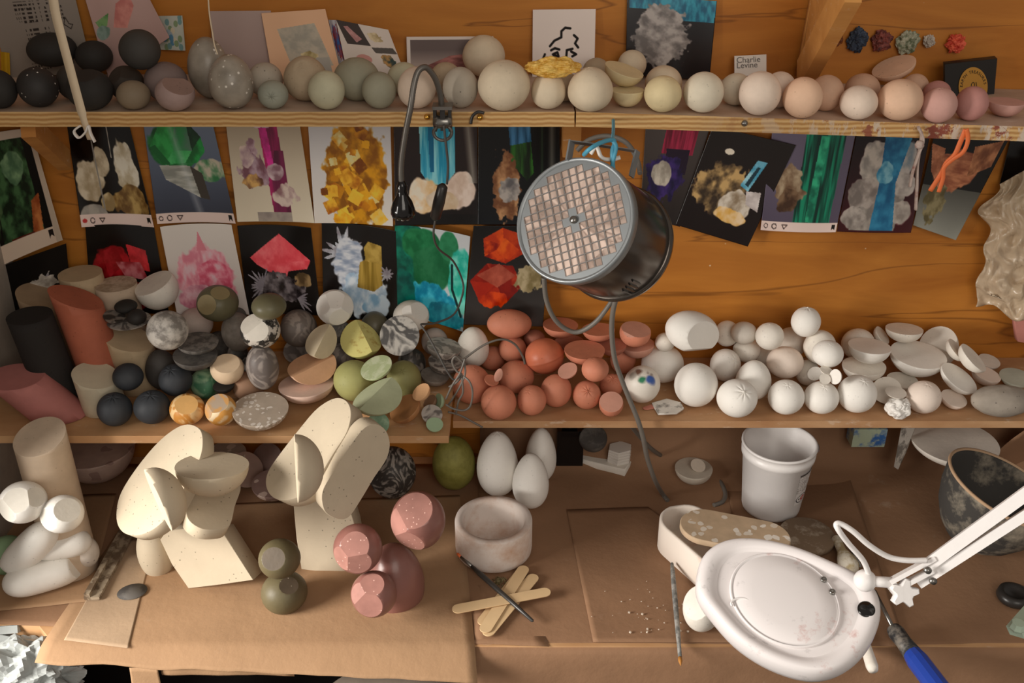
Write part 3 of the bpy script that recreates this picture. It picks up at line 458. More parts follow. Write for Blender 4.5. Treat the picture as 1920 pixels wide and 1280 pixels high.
 dict(k='B', c=(-0.2725, 1.3934, 0.235), a=(0.0252, 0.0252, 0.0231), m='greyswirl', l='grey marbled ball in shadow below the yellow-green wedge', z='left'),
 dict(k='H', c=(-0.3441, 1.4118, 0.2347), a=(0.0253, 0.0253, 0.0152), R=(0.995, -0.027, -0.1, -0.027, 0.866, -0.5, 0.1, 0.5, 0.86), cuts=[(-0.1, -0.5, 0.86, 0.0)], m='greyswirl', l='dark marbled grey half dome on edge behind the orange notched dome', z='left'),
 dict(k='B', c=(-0.1574, 1.3637, 0.2364), a=(0.0222, 0.0222, 0.0244), m='charmarble', l='black and white veined ball under the swirled round face', z='left'),
 dict(k='B', c=(-0.4975, 1.2727, 0.259), a=(0.0241, 0.0241, 0.0241), m='slate', l='slate black star-creased ball stacked on the second row', z='left', st=3, sd=(-0.1, -0.4, 1)),
 dict(k='B', c=(-0.5632, 1.265, 0.2689), a=(0.0218, 0.0218, 0.0199), m='slate', l='small scuffed slate ball sitting on the front left slate balls', z='left', st=1),
 dict(k='H', c=(-0.4287, 1.2754, 0.2483), a=(0.0153, 0.0153, 0.0115), cuts=[(0.0, 0.0, 1.0, 0.0)], m='charcoal', l='small charcoal half dome under the peach ball with sliced top', z='left'),
 dict(k='B', c=(-0.422, 1.2832, 0.2711), a=(0.0245, 0.0245, 0.0225), cuts=[(0.151, -0.352, 0.924, 0.0152)], m='peachpale', l='pale peach plaster ball with a slanted flat slice on top', z='left', tp=-0.05),
 dict(k='B', c=(-0.4704, 1.4105, 0.2398), a=(0.0245, 0.0245, 0.0266), m='greydark', l='dark grey ball behind the two stacked dark half domes', z='left'),
 dict(k='H', c=(-0.4633, 1.2768, 0.2999), a=(0.0315, 0.0315, 0.0205), R=(0.997, 0.002, 0.08, 0.002, 0.999, -0.05, -0.08, 0.05, 0.996), cuts=[(0.08, -0.05, 0.996, 0.0)], m='greydark', l='lower of two dark grey half domes stacked cut side up', z='left'),
 dict(k='H', c=(-0.4604, 1.2861, 0.3161), a=(0.0297, 0.0297, 0.0148), R=(0.998, 0.001, 0.07, 0.001, 1.0, -0.02, -0.07, 0.02, 0.997), cuts=[(0.07, -0.02, 0.997, 0.0)], m='greystonedk', l='upper of two dark grey half domes stacked cut side up', z='left'),
 dict(k='B', c=(-0.4219, 1.3597, 0.2937), a=(0.0247, 0.0247, 0.0315), m='greystone', l='smooth grey stone ball left behind the black and white speckled one', z='left'),
 dict(k='B', c=(-0.3388, 1.4059, 0.2764), a=(0.0291, 0.0291, 0.0302), m='swirlbrown', l='brownish grey ball with wood-like swirls', z='left'),
 dict(k='B', c=(-0.5018, 1.4082, 0.2838), a=(0.0269, 0.0269, 0.0248), m='pinkgrey', l='pinkish white ball half hidden behind the frosted ball', z='left'),
 dict(k='H', c=(-0.5749, 1.3347, 0.3266), a=(0.0318, 0.0318, 0.007), cuts=[(0.0, 0.0, 1.0, 0.0)], m='greymarble', l='grey marbled shallow disc lying behind the beige cylinders', z='left'),
 dict(k='H', c=(-0.5913, 1.3243, 0.339), a=(0.0157, 0.0157, 0.0094), R=(0.967, 0.013, 0.253, 0.013, 0.995, -0.101, -0.253, 0.101, 0.962), cuts=[(0.253, -0.101, 0.962, 0.0)], m='charmarble', l='small dark marbled half dome lying left of the tiny dark balls', z='left'),
 dict(k='B', c=(-0.5786, 1.3419, 0.3462), a=(0.0166, 0.0166, 0.0089), m='charcoal', l='small flattened charcoal pebble beneath the white cup-shaped ball', z='left'),
 dict(k='B', c=(-0.5578, 1.3231, 0.3378), a=(0.0143, 0.0143, 0.0115), m='charspeck', l='tiny charcoal ball splashed with white under the white cup-shaped ball', z='left'),
 dict(k='B', c=(-0.4939, 1.2677, 0.3441), a=(0.0292, 0.0292, 0.0283), m='frosted', l='frosted grey and white mottled ball, large, behind the slate pile', z='left', st=2),
 dict(k='B', c=(-0.5454, 1.3878, 0.3539), a=(0.0324, 0.0324, 0.0324), cuts=[(-0.302, -0.181, 0.936, 0.0113)], m='whitewarm', l='white plaster ball sliced with a slanted flat top beside the pink crystal photo', z='left', st=0),
 dict(k='B', c=(-0.2706, 1.3924, 0.2768), a=(0.0174, 0.0174, 0.0185), m='greystonedk', l='dark grey ball supporting the white faceted one', z='left'),
 dict(k='B', c=(-0.2186, 1.4122, 0.2741), a=(0.0228, 0.0228, 0.027), m='olivegrey', l='dark olive-grey egg behind the swirled round face', z='left'),
 dict(k='B', c=(-0.4357, 1.4226, 0.2918), a=(0.0124, 0.0124, 0.0124), m='greydark', l='little dark ball in the gap between two olive balls', z='left'),
 dict(k='B', c=(-0.3642, 1.2793, 0.3381), a=(0.0286, 0.0286, 0.0258), cuts=[(-0.35, -0.451, 0.821, 0.0206), (0.051, -0.861, 0.506, 0.0229)], m='bwspeck', l='black and white speckled ball with clean white facets', z='left', cm='whitefacet'),
 dict(k='B', c=(-0.445, 1.356, 0.3448), a=(0.0312, 0.0312, 0.0269), cuts=[(-0.349, -0.848, 0.399, 0.0256), (0.302, -0.302, 0.905, 0.0249)], m='olive', l='olive brown ball with tan circular facets, in front of pink crystal photo', z='left', cm='olivetan'),
 dict(k='B', c=(-0.3462, 1.2749, 0.3789), a=(0.0245, 0.0245, 0.0179), m='olive', l='dark olive flattened ball right of the olive one with facets', z='left'),
 dict(k='B', c=(-0.2746, 1.3881, 0.3219), a=(0.0286, 0.0286, 0.0276), cuts=[(0.15, -0.501, 0.852, 0.0229), (-0.609, -0.609, 0.508, 0.0234), (0.406, -0.862, -0.304, 0.0234), (0.864, -0.356, 0.356, 0.0243)], m='white', l='white faceted ball with a drilled hole, in front of white crystal photo', z='left', st=0, cm='white'),
 dict(k='B', c=(-0.1591, 1.4065, 0.2979), a=(0.0285, 0.0285, 0.0243), cuts=[(0.555, -0.404, 0.727, 0.0214), (-0.1, -0.597, 0.796, 0.0242)], m='whitewarm', l='white faceted ball above the swirled round face', z='left', st=0, cm='white'),
 dict(k='B', c=(-0.3012, 1.3072, 0.2649), a=(0.0376, 0.0376, 0.027), cuts=[(-0.12, -0.05, 0.991, 0.0), (0.451, -0.621, 0.641, 0.0045)], m='orangepale', l='pale orange half dome with a deep notch, stacked on the pink one', z='left', st=0, cm='orangecut'),
 dict(k='B', c=(-0.2873, 1.3271, 0.2962), a=(0.0286, 0.0286, 0.0275), cuts=[(-0.449, -0.4, 0.799, 0.0023), (0.798, -0.549, 0.249, 0.0029)], m='creamwedge', l='cream wedge cut from a ball, its sharp ridge pointing up', z='left', st=0),
 dict(k='B', c=(-0.2328, 1.3581, 0.2835), a=(0.0334, 0.0334, 0.0313), cuts=[(-0.25, -0.6, 0.76, 0.0033), (0.619, -0.1, 0.779, 0.0074)], m='limeyellow', l='yellow-green ball segment with a porous yellow cut face', z='left', st=0, cm='yellowporous'),
 dict(k='H', c=(-0.1731, 1.3566, 0.2889), a=(0.031, 0.031, 0.0217), R=(0.99, -0.071, -0.121, -0.071, 0.494, -0.867, 0.121, 0.867, 0.484), cuts=[(-0.121, -0.867, 0.484, 0.0)], m='swirlface', l='half dome with a black and white swirled flat face turned to the viewer', z='left'),
 dict(k='B', c=(-0.1945, 1.2224, 0.2662), a=(0.0386, 0.0386, 0.0301), cuts=[(-0.422, 0.05, 0.905, 0.0008), (0.301, -0.382, 0.874, 0.0008)], m='palegreen', l='large pale green dome with two slanted cut faces meeting in a ridge', z='left', st=0),
 dict(k='H', c=(-0.2009, 1.281, 0.276), a=(0.0246, 0.0246, 0.0136), R=(0.953, -0.039, -0.3, -0.039, 0.967, -0.25, 0.3, 0.25, 0.921), cuts=[(-0.3, -0.25, 0.921, 0.0)], m='palegreen2', l='pale green half dome tilted on top of the large pale green one', z='left'),
 dict(k='H', c=(-0.1323, 1.2411, 0.2577), a=(0.0147, 0.0147, 0.0117), R=(0.859, -0.085, -0.505, -0.085, 0.949, -0.303, 0.505, 0.303, 0.808), cuts=[(-0.505, -0.303, 0.808, 0.0)], m='peachorange', l='tiny peach half dome tilted on the brown clay one', z='left'),
 dict(k='B', c=(-0.1244, 1.4136, 0.2484), a=(0.0214, 0.0214, 0.0225), m='pinkgrey', l='pale grey ball behind the stacked grey half domes by the cable', z='left'),
 dict(k='H', c=(-0.1029, 1.3531, 0.2467), a=(0.0273, 0.0273, 0.0197), R=(0.995, 0.0, 0.1, 0.0, 1.0, 0.0, -0.1, 0.0, 0.995), cuts=[(0.1, 0.0, 0.995, 0.0)], m='greymarble', l='middle marbled grey half dome of three stacked by the cable', z='left'),
 dict(k='H', c=(-0.1054, 1.3646, 0.2669), a=(0.0273, 0.0273, 0.0205), R=(0.98, 0.0, 0.2, 0.0, 1.0, 0.0, -0.2, 0.0, 0.98), cuts=[(0.2, 0.0, 0.98, 0.0)], m='greymarble2', l='light grey marbled half dome, top of three stacked by the cable', z='left'),
 dict(k='B', c=(-0.0618, 1.3091, 0.2303), a=(0.0292, 0.0292, 0.0303), m='terra', l='large terracotta ball behind the loops of the grey tied cable', z='right', st=1),
 dict(k='B', c=(-0.0198, 1.2634, 0.226), a=(0.0265, 0.0265, 0.026), m='terra', l='round terracotta ball with a pale patch, front row left', z='right', st=0),
 dict(k='B', c=(0.0295, 1.2743, 0.223), a=(0.0219, 0.0219, 0.023), m='terra', l='small terracotta egg in the front row between the pale-patched ball and pitted one', z='right', st=2, sd=(-0.3, -0.4, 0.9)),
 dict(k='B', c=(0.0671, 1.2972, 0.2261), a=(0.0234, 0.0234, 0.0261), m='terra', l='pitted terracotta ball with a small bump on its upper left', z='right', st=1),
 dict(k='B', c=(0.1129, 1.2917, 0.2218), a=(0.0213, 0.0213, 0.0219), m='terra', l='small terracotta ball with a crisp star crease', z='right', st=3, sd=(0, -0.75, 0.75)),
 dict(k='B', c=(0.1482, 1.2697, 0.2193), a=(0.0183, 0.0183, 0.0193), cuts=[(-0.05, -0.502, 0.863, 0.0064)], m='terra', l='small terracotta ball sliced flat, its cut face tilted to the viewer', z='right', st=0, cm='terrapale'),
 dict(k='B', c=(0.1542, 1.3272, 0.2178), a=(0.0189, 0.0189, 0.0178), m='terra', l='small star-creased terracotta ball beside the hanging heater cable', z='right', st=3, sd=(0, -0.4, 0.9)),
 dict(k='B', c=(0.178, 1.3977, 0.2258), a=(0.0204, 0.0204, 0.0258), m='terra', l='terracotta egg with a chipped spot behind the hanging heater cable', z='right'),
 dict(k='B', c=(0.0066, 1.3414, 0.2248), a=(0.0282, 0.0282, 0.0248), m='terra', l='large dull terracotta ball behind the small shell pieces', z='right', st=1),
 dict(k='B', c=(-0.032, 1.4108, 0.2196), a=(0.0207, 0.0207, 0.0196), m='terra', l='small terracotta ball under the looping thin cable', z='right'),
 dict(k='B', c=(0.0009, 1.3986, 0.2428), a=(0.0222, 0.0222, 0.021), m='terra', l='terracotta ball in the back, left of the seamed one', z='right'),
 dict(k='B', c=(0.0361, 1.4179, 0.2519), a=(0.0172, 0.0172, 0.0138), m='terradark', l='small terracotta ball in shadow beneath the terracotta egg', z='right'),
 dict(k='H', c=(0.1965, 1.3762, 0.2635), a=(0.0266, 0.0266, 0.0213), R=(0.995, 0.002, -0.099, 0.002, 0.999, 0.05, 0.099, -0.05, 0.994), cuts=[(-0.099, 0.05, 0.994, 0.0)], m='terrapale', l='terracotta half dome under the faceted cut one, at the right end of the group', z='right'),
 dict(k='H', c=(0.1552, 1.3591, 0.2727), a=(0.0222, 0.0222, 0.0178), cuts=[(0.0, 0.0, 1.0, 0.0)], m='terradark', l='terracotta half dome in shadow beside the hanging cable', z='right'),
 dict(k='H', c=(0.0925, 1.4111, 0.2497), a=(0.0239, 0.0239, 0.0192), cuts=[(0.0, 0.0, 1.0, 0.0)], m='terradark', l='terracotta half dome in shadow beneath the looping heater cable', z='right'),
 dict(k='B', c=(0.1903, 1.364, 0.2897), a=(0.0242, 0.0242, 0.0215), cuts=[(0.101, -0.101, 0.99, 0.0072), (-0.307, -0.563, 0.767, 0.0181)], m='terra', l='terracotta ball with a flat slice and curved bite, on top at the right', z='right', st=0, cm='terrapale'),
 dict(k='H', c=(0.1345, 1.3769, 0.2895), a=(0.0257, 0.0257, 0.0185), R=(1.0, 0.001, -0.02, 0.001, 0.998, 0.06, 0.02, -0.06, 0.998), cuts=[(-0.02, 0.06, 0.998, 0.0)], m='terra', l='terracotta half dome cut side up, centre of three at the back', z='right'),
 dict(k='H', c=(0.077, 1.4072, 0.2824), a=(0.0279, 0.0279, 0.0209), R=(1.0, -0.001, 0.03, -0.001, 0.999, 0.04, -0.03, -0.04, 0.999), cuts=[(0.03, 0.04, 0.999, 0.0)], m='terra', l='terracotta half dome cut side up inside the loop of the heater cable', z='right'),
 dict(k='B', c=(0.0505, 1.3528, 0.2554), a=(0.0302, 0.0302, 0.0275), m='terrabright', l='bright terracotta ball girdled by a raised seam', z='right', st=0, seam=1),
 dict(k='H', c=(0.1104, 1.3323, 0.2778), a=(0.0308, 0.0308, 0.0215), cuts=[(0.0, 0.0, 1.0, 0.0)], m='terra', l='largest terracotta half dome, its cut face speckled with white dots', z='right'),
 dict(k='H', c=(0.0832, 1.2989, 0.2604), a=(0.0152, 0.0152, 0.0091), R=(0.934, -0.056, -0.352, -0.056, 0.952, -0.302, 0.352, 0.302, 0.886), cuts=[(-0.352, -0.302, 0.886, 0.0)], m='terrapale', l='tiny terracotta half dome tilted among the front terracotta balls', z='right'),
 dict(k='B', c=(0.1234, 1.2842, 0.2706), a=(0.0201, 0.0201, 0.018), m='terra', l='smooth light terracotta ball resting above the star-creased one', z='right'),
 dict(k='B', c=(-0.0042, 1.4008, 0.2866), a=(0.0354, 0.0233, 0.0233), m='terra', l='terracotta egg lying on its side at the top of the terracotta pile', z='right', st=0),
 dict(k='H', c=(-0.03, 1.2759, 0.2572), a=(0.0111, 0.0111, 0.0077), R=(0.95, 0.033, 0.309, 0.033, 0.978, -0.206, -0.309, 0.206, 0.928), cuts=[(0.309, -0.206, 0.928, 0.0)], m='terra', l='small terracotta shell fragment leaning against the dull terracotta ball', z='right'),
 dict(k='H', c=(-0.0205, 1.2761, 0.2652), a=(0.0102, 0.0102, 0.0051), R=(0.592, -0.163, -0.789, -0.163, 0.935, -0.316, 0.789, 0.316, 0.526), cuts=[(-0.789, -0.316, 0.526, 0.0)], m='terrapale', l='thin curved terracotta shell fragment standing on edge', z='right'),
 dict(k='B', c=(-0.0617, 1.3881, 0.2524), a=(0.0253, 0.0253, 0.0338), m='whitewarm', l='white speckled egg standing left of the terracotta pile', z='right', tp=0.1, st=0),
 dict(k='B', c=(0.1986, 1.3112, 0.2291), a=(0.0275, 0.0275, 0.0291), m='paintwhite', l='white ball with dabs of green and blue paint', z='right', st=0, paint=1),
 dict(k='B', c=(0.2789, 1.3017, 0.2337), a=(0.0327, 0.0327, 0.0338), m='white', l='large white plaster ball in the front row under the sliced white egg', z='right', st=1),
 dict(k='B', c=(0.3357, 1.2716, 0.2284), a=(0.03, 0.03, 0.0284), m='white', l='white plaster ball with a pronounced star crease, front row', z='right', st=3, sd=(0.15, -0.65, 0.8)),
 dict(k='B', c=(0.4108, 1.2782, 0.2262), a=(0.0268, 0.0268, 0.0263), m='white', l='white plaster ball below the one with a sliced top', z='right', st=2, sd=(-0.1, -0.3, 1)),
 dict(k='B', c=(0.4643, 1.2799, 0.2243), a=(0.0258, 0.0258, 0.0243), m='white', l='white plaster ball with a faint star crease, below the little curled shells', z='right', st=2, sd=(-0.05, -0.35, 1)),
 dict(k='B', c=(0.5183, 1.2835, 0.2287), a=(0.0287, 0.0287, 0.0287), m='white', l='large white plaster ball right of the ball below the curled shells', z='right', st=2, sd=(0.15, -0.35, 1)),
 dict(k='B', c=(0.6183, 1.2808, 0.2246), a=(0.0252, 0.0252, 0.0247), m='pinkwhite', l='pinkish white plaster ball with a pinched top, right of the crumpled one', z='right', st=2, sd=(0, -0.15, 1)),
 dict(k='B', c=(0.5775, 1.2665, 0.2147), a=(0.0188, 0.0188, 0.0147), m='whitecrumple', l='small white crumpled plaster lump lying at the shelf front', z='right', st=0, crumple=1),
 dict(k='B', c=(0.7319, 1.2726, 0.2231), a=(0.0445, 0.0267, 0.0232), m='pebble', l='large rough grey pebble with dark pits at the right end of the shelf', z='right', st=0),
 dict(k='B', c=(0.2381, 1.3751, 0.2293), a=(0.0336, 0.0336, 0.0294), m='white', l='large white plaster ball with a small tear, behind the paint-dabbed one', z='right', st=1),
 dict(k='B', c=(0.3706, 1.3211, 0.2316), a=(0.0268, 0.0268, 0.0316), m='white', l='white plaster egg behind the star-creased front ball', z='right', tp=0.15, st=1),
 dict(k='B', c=(0.3382, 1.3761, 0.2262), a=(0.0241, 0.0241, 0.0262), m='white', l='white star-creased ball half hidden below the sliced egg', z='right', st=3, sd=(0.5, -0.55, 0.6)),
 dict(k='H', c=(0.5739, 1.3107, 0.2189), a=(0.0217, 0.0217, 0.0162), R=(0.946, -0.107, -0.305, -0.107, 0.785, -0.61, 0.305, 0.61, 0.732), cuts=[(-0.305, -0.61, 0.732, 0.0)], m='whitewarm', l='white half dome on edge leaning right of the large white ball', z='right'),
 dict(k='H', c=(0.6709, 1.2936, 0.215), a=(0.0196, 0.0196, 0.0147), R=(0.988, 0.016, 0.153, 0.016, 0.979, -0.204, -0.153, 0.204, 0.967), cuts=[(0.153, -0.204, 0.967, 0.0)], m='pinkwhite', l='pinkish half dome leaning on the pinkish white ball', z='right'),
 dict(k='H', c=(0.6093, 1.3437, 0.2177), a=(0.0236, 0.0236, 0.0177), R=(1.0, 0.0, 0.0, 0.0, 0.999, -0.05, 0.0, 0.05, 0.999), cuts=[(0.0, -0.05, 0.999, 0.0)], m='whitewarm', l='white half dome in shadow beneath the biggest half dome', z='right'),
 dict(k='H', c=(0.5742, 1.2788, 0.2342), a=(0.0153, 0.0153, 0.005), R=(1.0, 0.0, 0.0, 0.0, 0.995, -0.1, 0.0, 0.1, 0.995), cuts=[(0.0, -0.1, 0.995, 0.0)], m='whitegrey', l='small greyish half dome deep in the gap behind the crumpled lump', z='right'),
 dict(k='B', c=(0.4653, 1.3615, 0.2209), a=(0.0179, 0.0179, 0.021), m='whitewarm', l='white ball in shadow behind the little curled shells', z='right'),
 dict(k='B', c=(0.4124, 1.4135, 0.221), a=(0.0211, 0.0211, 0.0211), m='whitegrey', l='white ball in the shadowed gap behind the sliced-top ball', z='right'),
 dict(k='B', c=(0.3762, 1.4026, 0.2387), a=(0.0217, 0.0217, 0.0196), m='whitewarm', l='smooth cream white ball between the sliced egg and the sliced-top ball', z='right'),
 dict(k='B', c=(0.3447, 1.4157, 0.2618), a=(0.0193, 0.0193, 0.0214), m='whitewarm', l='white ball in the back row directly behind the sliced egg', z='right'),
 dict(k='B', c=(0.3641, 1.3858, 0.2783), a=(0.0205, 0.0205, 0.0173), m='whitegrey', l='white ball in the back row half hidden right of the sliced egg', z='right', st=0),
 dict(k='B', c=(0.2379, 1.366, 0.2727), a=(0.0154, 0.0154, 0.0146), m='whitegrey', l='white ball just peeping out left of the sliced egg', z='right'),
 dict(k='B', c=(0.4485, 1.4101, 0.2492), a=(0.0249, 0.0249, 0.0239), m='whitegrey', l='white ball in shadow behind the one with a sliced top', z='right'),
 dict(k='B', c=(0.4788, 1.3636, 0.2655), a=(0.0248, 0.0248, 0.0268), m='whitewarm', l='large white ball leaning on the back, under the topmost ball', z='right'),
 dict(k='B', c=(0.5556, 1.4089, 0.246), a=(0.0262, 0.0262, 0.0251), m='whitewarm', l='white ball behind the pair of stacked half domes', z='right'),
 dict(k='H', c=(0.5963, 1.419, 0.2572), a=(0.0163, 0.0163, 0.013), R=(0.778, 0.111, 0.619, 0.111, 0.944, -0.309, -0.619, 0.309, 0.722), cuts=[(0.619, -0.309, 0.722, 0.0)], m='whitegrey', l='small white half dome standing on edge left of the top half dome', z='right'),
 dict(k='B', c=(0.6842, 1.4055, 0.243), a=(0.0295, 0.0295, 0.0344), cuts=[(-0.539, -0.539, 0.647, 0.0089)], m='whitegrey', l='white plaster dome leaning at the back behind the biggest half dome', z='right', st=0),
 dict(k='H', c=(0.6947, 1.3653, 0.2599), a=(0.0201, 0.0201, 0.0141), R=(0.792, 0.087, 0.605, 0.087, 0.964, -0.252, -0.605, 0.252, 0.756), cuts=[(0.605, -0.252, 0.756, 0.0)], m='whitegrey', l='greyish half dome tilted at the back, left of the steep pair', z='right'),
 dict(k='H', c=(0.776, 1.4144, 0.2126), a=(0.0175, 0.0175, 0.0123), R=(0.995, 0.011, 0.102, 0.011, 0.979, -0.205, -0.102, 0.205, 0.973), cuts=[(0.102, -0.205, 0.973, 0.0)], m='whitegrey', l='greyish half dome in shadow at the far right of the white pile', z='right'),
 dict(k='H', c=(0.7487, 1.3628, 0.2182), a=(0.0224, 0.0224, 0.018), R=(0.979, 0.011, 0.205, 0.011, 0.995, -0.102, -0.205, 0.102, 0.973), cuts=[(0.205, -0.102, 0.973, 0.0)], m='pinkwhite', l='pinkish half dome below the steeply tilted ones at the right', z='right'),
 dict(k='H', c=(0.7939, 1.3586, 0.2148), a=(0.0245, 0.0245, 0.0147), R=(1.0, 0.0, 0.0, 0.0, 0.995, -0.1, 0.0, 0.1, 0.995), cuts=[(0.0, -0.1, 0.995, 0.0)], m='palegreygreen', l='pale grey-green slab-like half dome behind the grey pebble', z='right'),
 dict(k='B', c=(0.3983, 1.363, 0.2846), a=(0.0217, 0.0217, 0.0212), m='whitewarm', l='white plaster ball in the top layer between the sliced egg and the topmost ball', z='right'),
 dict(k='B', c=(0.426, 1.3562, 0.2421), a=(0.0283, 0.0283, 0.0241), cuts=[(0.1, -0.201, 0.974, 0.024)], m='pinkwhite', l='creamy white ball with a sliced flat top in the centre of the white pile', z='right', st=0),
 dict(k='B', c=(0.4769, 1.319, 0.2777), a=(0.0232, 0.0232, 0.0203), m='white', l='smooth white egg lying in front of the large leaning ball', z='right'),
 dict(k='B', c=(0.453, 1.3693, 0.3064), a=(0.0223, 0.0223, 0.0237), m='white', l='topmost white plaster ball, set on the back row with a puckered crown', z='right', st=3, sd=(0, 0.1, 1)),
 dict(k='B', c=(0.2757, 1.3515, 0.298), a=(0.0443, 0.0319, 0.0319), R=(0.9, -0.242, 0.363, 0.224, 0.97, 0.091, -0.375, 0.0, 0.927), cuts=[(0.497, -0.861, 0.11, 0.0221), (0.1, -0.55, -0.829, 0.0275)], m='white', l='large white egg lying on its side with slices cut from its right end', z='right', st=0, cm='whitecut'),
 dict(k='H', c=(0.5491, 1.3537, 0.2378), a=(0.0329, 0.0329, 0.0237), R=(0.999, 0.001, -0.05, 0.001, 1.0, 0.03, 0.05, -0.03, 0.998), cuts=[(-0.05, 0.03, 0.998, 0.0)], m='whitewarm', l='lower white half dome of a stacked pair, cut side up', z='right'),
 dict(k='H', c=(0.5534, 1.3562, 0.2714), a=(0.0322, 0.0322, 0.0274), R=(1.0, -0.001, 0.03, -0.001, 0.997, 0.08, -0.03, -0.08, 0.996), cuts=[(0.03, 0.08, 0.996, 0.0)], m='white', l='upper white half dome of a stacked pair with a scarred cut face', z='right'),
 dict(k='H', c=(0.6382, 1.3709, 0.2483), a=(0.0425, 0.0425, 0.0331), R=(0.999, 0.001, 0.04, 0.001, 0.998, -0.06, -0.04, 0.06, 0.997), cuts=[(0.04, -0.06, 0.997, 0.0)], m='white', l='biggest white half dome with a ragged rim', z='right'),
 dict(k='H', c=(0.624, 1.407, 0.2749), a=(0.0284, 0.0284, 0.0213), R=(1.0, 0.0, 0.0, 0.0, 0.993, 0.12, 0.0, -0.12, 0.993), cuts=[(0.0, 0.12, 0.993, 0.0)], m='whitewarm', l='white half dome lying cut side up at the very top right of the pile', z='right'),
 dict(k='H', c=(0.6852, 1.32, 0.2353), a=(0.0311, 0.0311, 0.0171), R=(0.914, 0.047, 0.403, 0.047, 0.974, -0.222, -0.403, 0.222, 0.888), cuts=[(0.403, -0.222, 0.888, 0.0)], m='white', l='white half dome tilted right beside the grey pebble', z='right'),
 dict(k='H', c=(0.7082, 1.3363, 0.2617), a=(0.0264, 0.0264, 0.0185), R=(0.809, 0.066, 0.584, 0.066, 0.977, -0.202, -0.584, 0.202, 0.786), cuts=[(0.584, -0.202, 0.786, 0.0)], m='whitewarm', l='white half dome tilted steeply right in the upper right of the pile', z='right'),
 dict(k='H', c=(0.4684, 1.3358, 0.2337), a=(0.0115, 0.0115, 0.0069), R=(0.852, -0.148, -0.503, -0.148, 0.852, -0.503, 0.503, 0.503, 0.704), cuts=[(-0.503, -0.503, 0.704, 0.0)], m='white', l='little curled white shell piece, leftmost of four between the balls', z='right'),
 dict(k='H', c=(0.4698, 1.2921, 0.2643), a=(0.01, 0.01, 0.006), R=(0.979, 0.021, 0.202, 0.021, 0.979, -0.202, -0.202, 0.202, 0.958), cuts=[(0.202, -0.202, 0.958, 0.0)], m='whitewarm', l='little white shell piece lying behind the other small ones', z='right'),
 dict(k='H', c=(0.4773, 1.2738, 0.2638), a=(0.0113, 0.0113, 0.0068), R=(0.43, -0.268, -0.862, -0.268, 0.874, -0.406, 0.862, 0.406, 0.304), cuts=[(-0.862, -0.406, 0.304, 0.0)], m='white', l='little white shell piece standing on edge among the balls', z='right'),
 dict(k='H', c=(0.4636, 1.2756, 0.2591), a=(0.0084, 0.0084, 0.005), R=(1.0, 0.0, 0.0, 0.0, 0.8, -0.6, 0.0, 0.6, 0.8), cuts=[(0.0, -0.6, 0.8, 0.0)], m='whitewarm', l='smallest white shell piece, lowest among the little shells', z='right'),
 dict(k='B', c=(-0.096, 1.3577, 0.0516), a=(0.0356, 0.0356, 0.0487), m='mossgreen', l='mossy green egg standing under the shelf left of the white eggs', z='bench', tp=0.06, st=0),
 dict(k='B', c=(-0.0235, 1.3396, 0.0632), a=(0.0335, 0.0335, 0.0603), m='white', l='largest of three tall white plaster eggs on the bench', z='bench', tp=0.2, st=2),
 dict(k='B', c=(0.03, 1.3066, 0.0531), a=(0.0291, 0.0291, 0.0502), m='white', l='nearest of three tall white plaster eggs on the bench', z='bench', tp=0.2, st=1),
 dict(k='B', c=(0.048, 1.3761, 0.055), a=(0.0258, 0.0258, 0.052), m='white', l='hindmost of three tall white plaster eggs on the bench', z='bench', tp=0.18, st=1),
 dict(k='H', c=(0.3048, 1.3738, 0.0296), a=(0.0313, 0.0313, 0.0266), cuts=[(0.0, 0.0, 1.0, 0.0)], m='bonegrey', l='bone grey half dome on the bench near the curled heater cable', z='bench'),
 dict(k='B', c=(-0.1962, 1.3371, 0.047), a=(0.039, 0.039, 0.0441), m='charmarble2', l='large black and white veined ball under the shelf behind the pink sculpture', z='bench', st=0),
 dict(k='H', c=(-0.3923, 1.3344, 0.0276), a=(0.0351, 0.0351, 0.0246), R=(0.999, 0.002, 0.05, 0.002, 0.995, -0.099, -0.05, 0.099, 0.994), cuts=[(0.05, -0.099, 0.994, 0.0)], m='mauveterr', l='mauve half dome with pale terrazzo chips on the bench under the shelf', z='bench'),
 dict(k='H', c=(-0.4165, 1.3978, 0.0291), a=(0.0292, 0.0292, 0.0204), R=(0.941, -0.138, -0.309, -0.138, 0.678, -0.722, 0.309, 0.722, 0.619), cuts=[(-0.309, -0.722, 0.619, 0.0)], m='mauveterr', l='mauve terrazzo half dome standing on edge behind the other one', z='bench'),
 dict(k='H', c=(-0.4823, 1.3892, 0.0481), a=(0.0347, 0.0347, 0.0451), R=(1.0, 0.0, 0.0, 0.0, 0.999, -0.05, 0.0, 0.05, 0.999), cuts=[(0.0, -0.05, 0.999, 0.0)], m='terrazzolt', l='pale grey half dome with large white chips under the shelf', z='bench'),
 dict(k='H', c=(-0.4441, 1.3694, 0.0295), a=(0.0304, 0.0304, 0.0182), R=(0.769, 0.192, 0.609, 0.192, 0.84, -0.508, -0.609, 0.508, 0.609), cuts=[(0.609, -0.508, 0.609, 0.0)], m='mauvelight', l='mauve plaster half dome leaning right of the white chipped one', z='bench'),
 dict(k='H', c=(-0.6904, 1.3731, 0.0719), a=(0.062, 0.062, 0.0589), cuts=[(0.0, 0.0, 1.0, 0.0)], m='pinkterr', l='very large pinkish half dome with faint chips under the left shelf', z='bench'),
 dict(k='H', c=(0.7264, 1.366, 0.0893), a=(0.0691, 0.0691, 0.029), cuts=[(0.0, 0.0, 1.0, 0.0)], m='whitegrey', l='wide shallow greyish dish under the right end of the shelf', z='bench'),
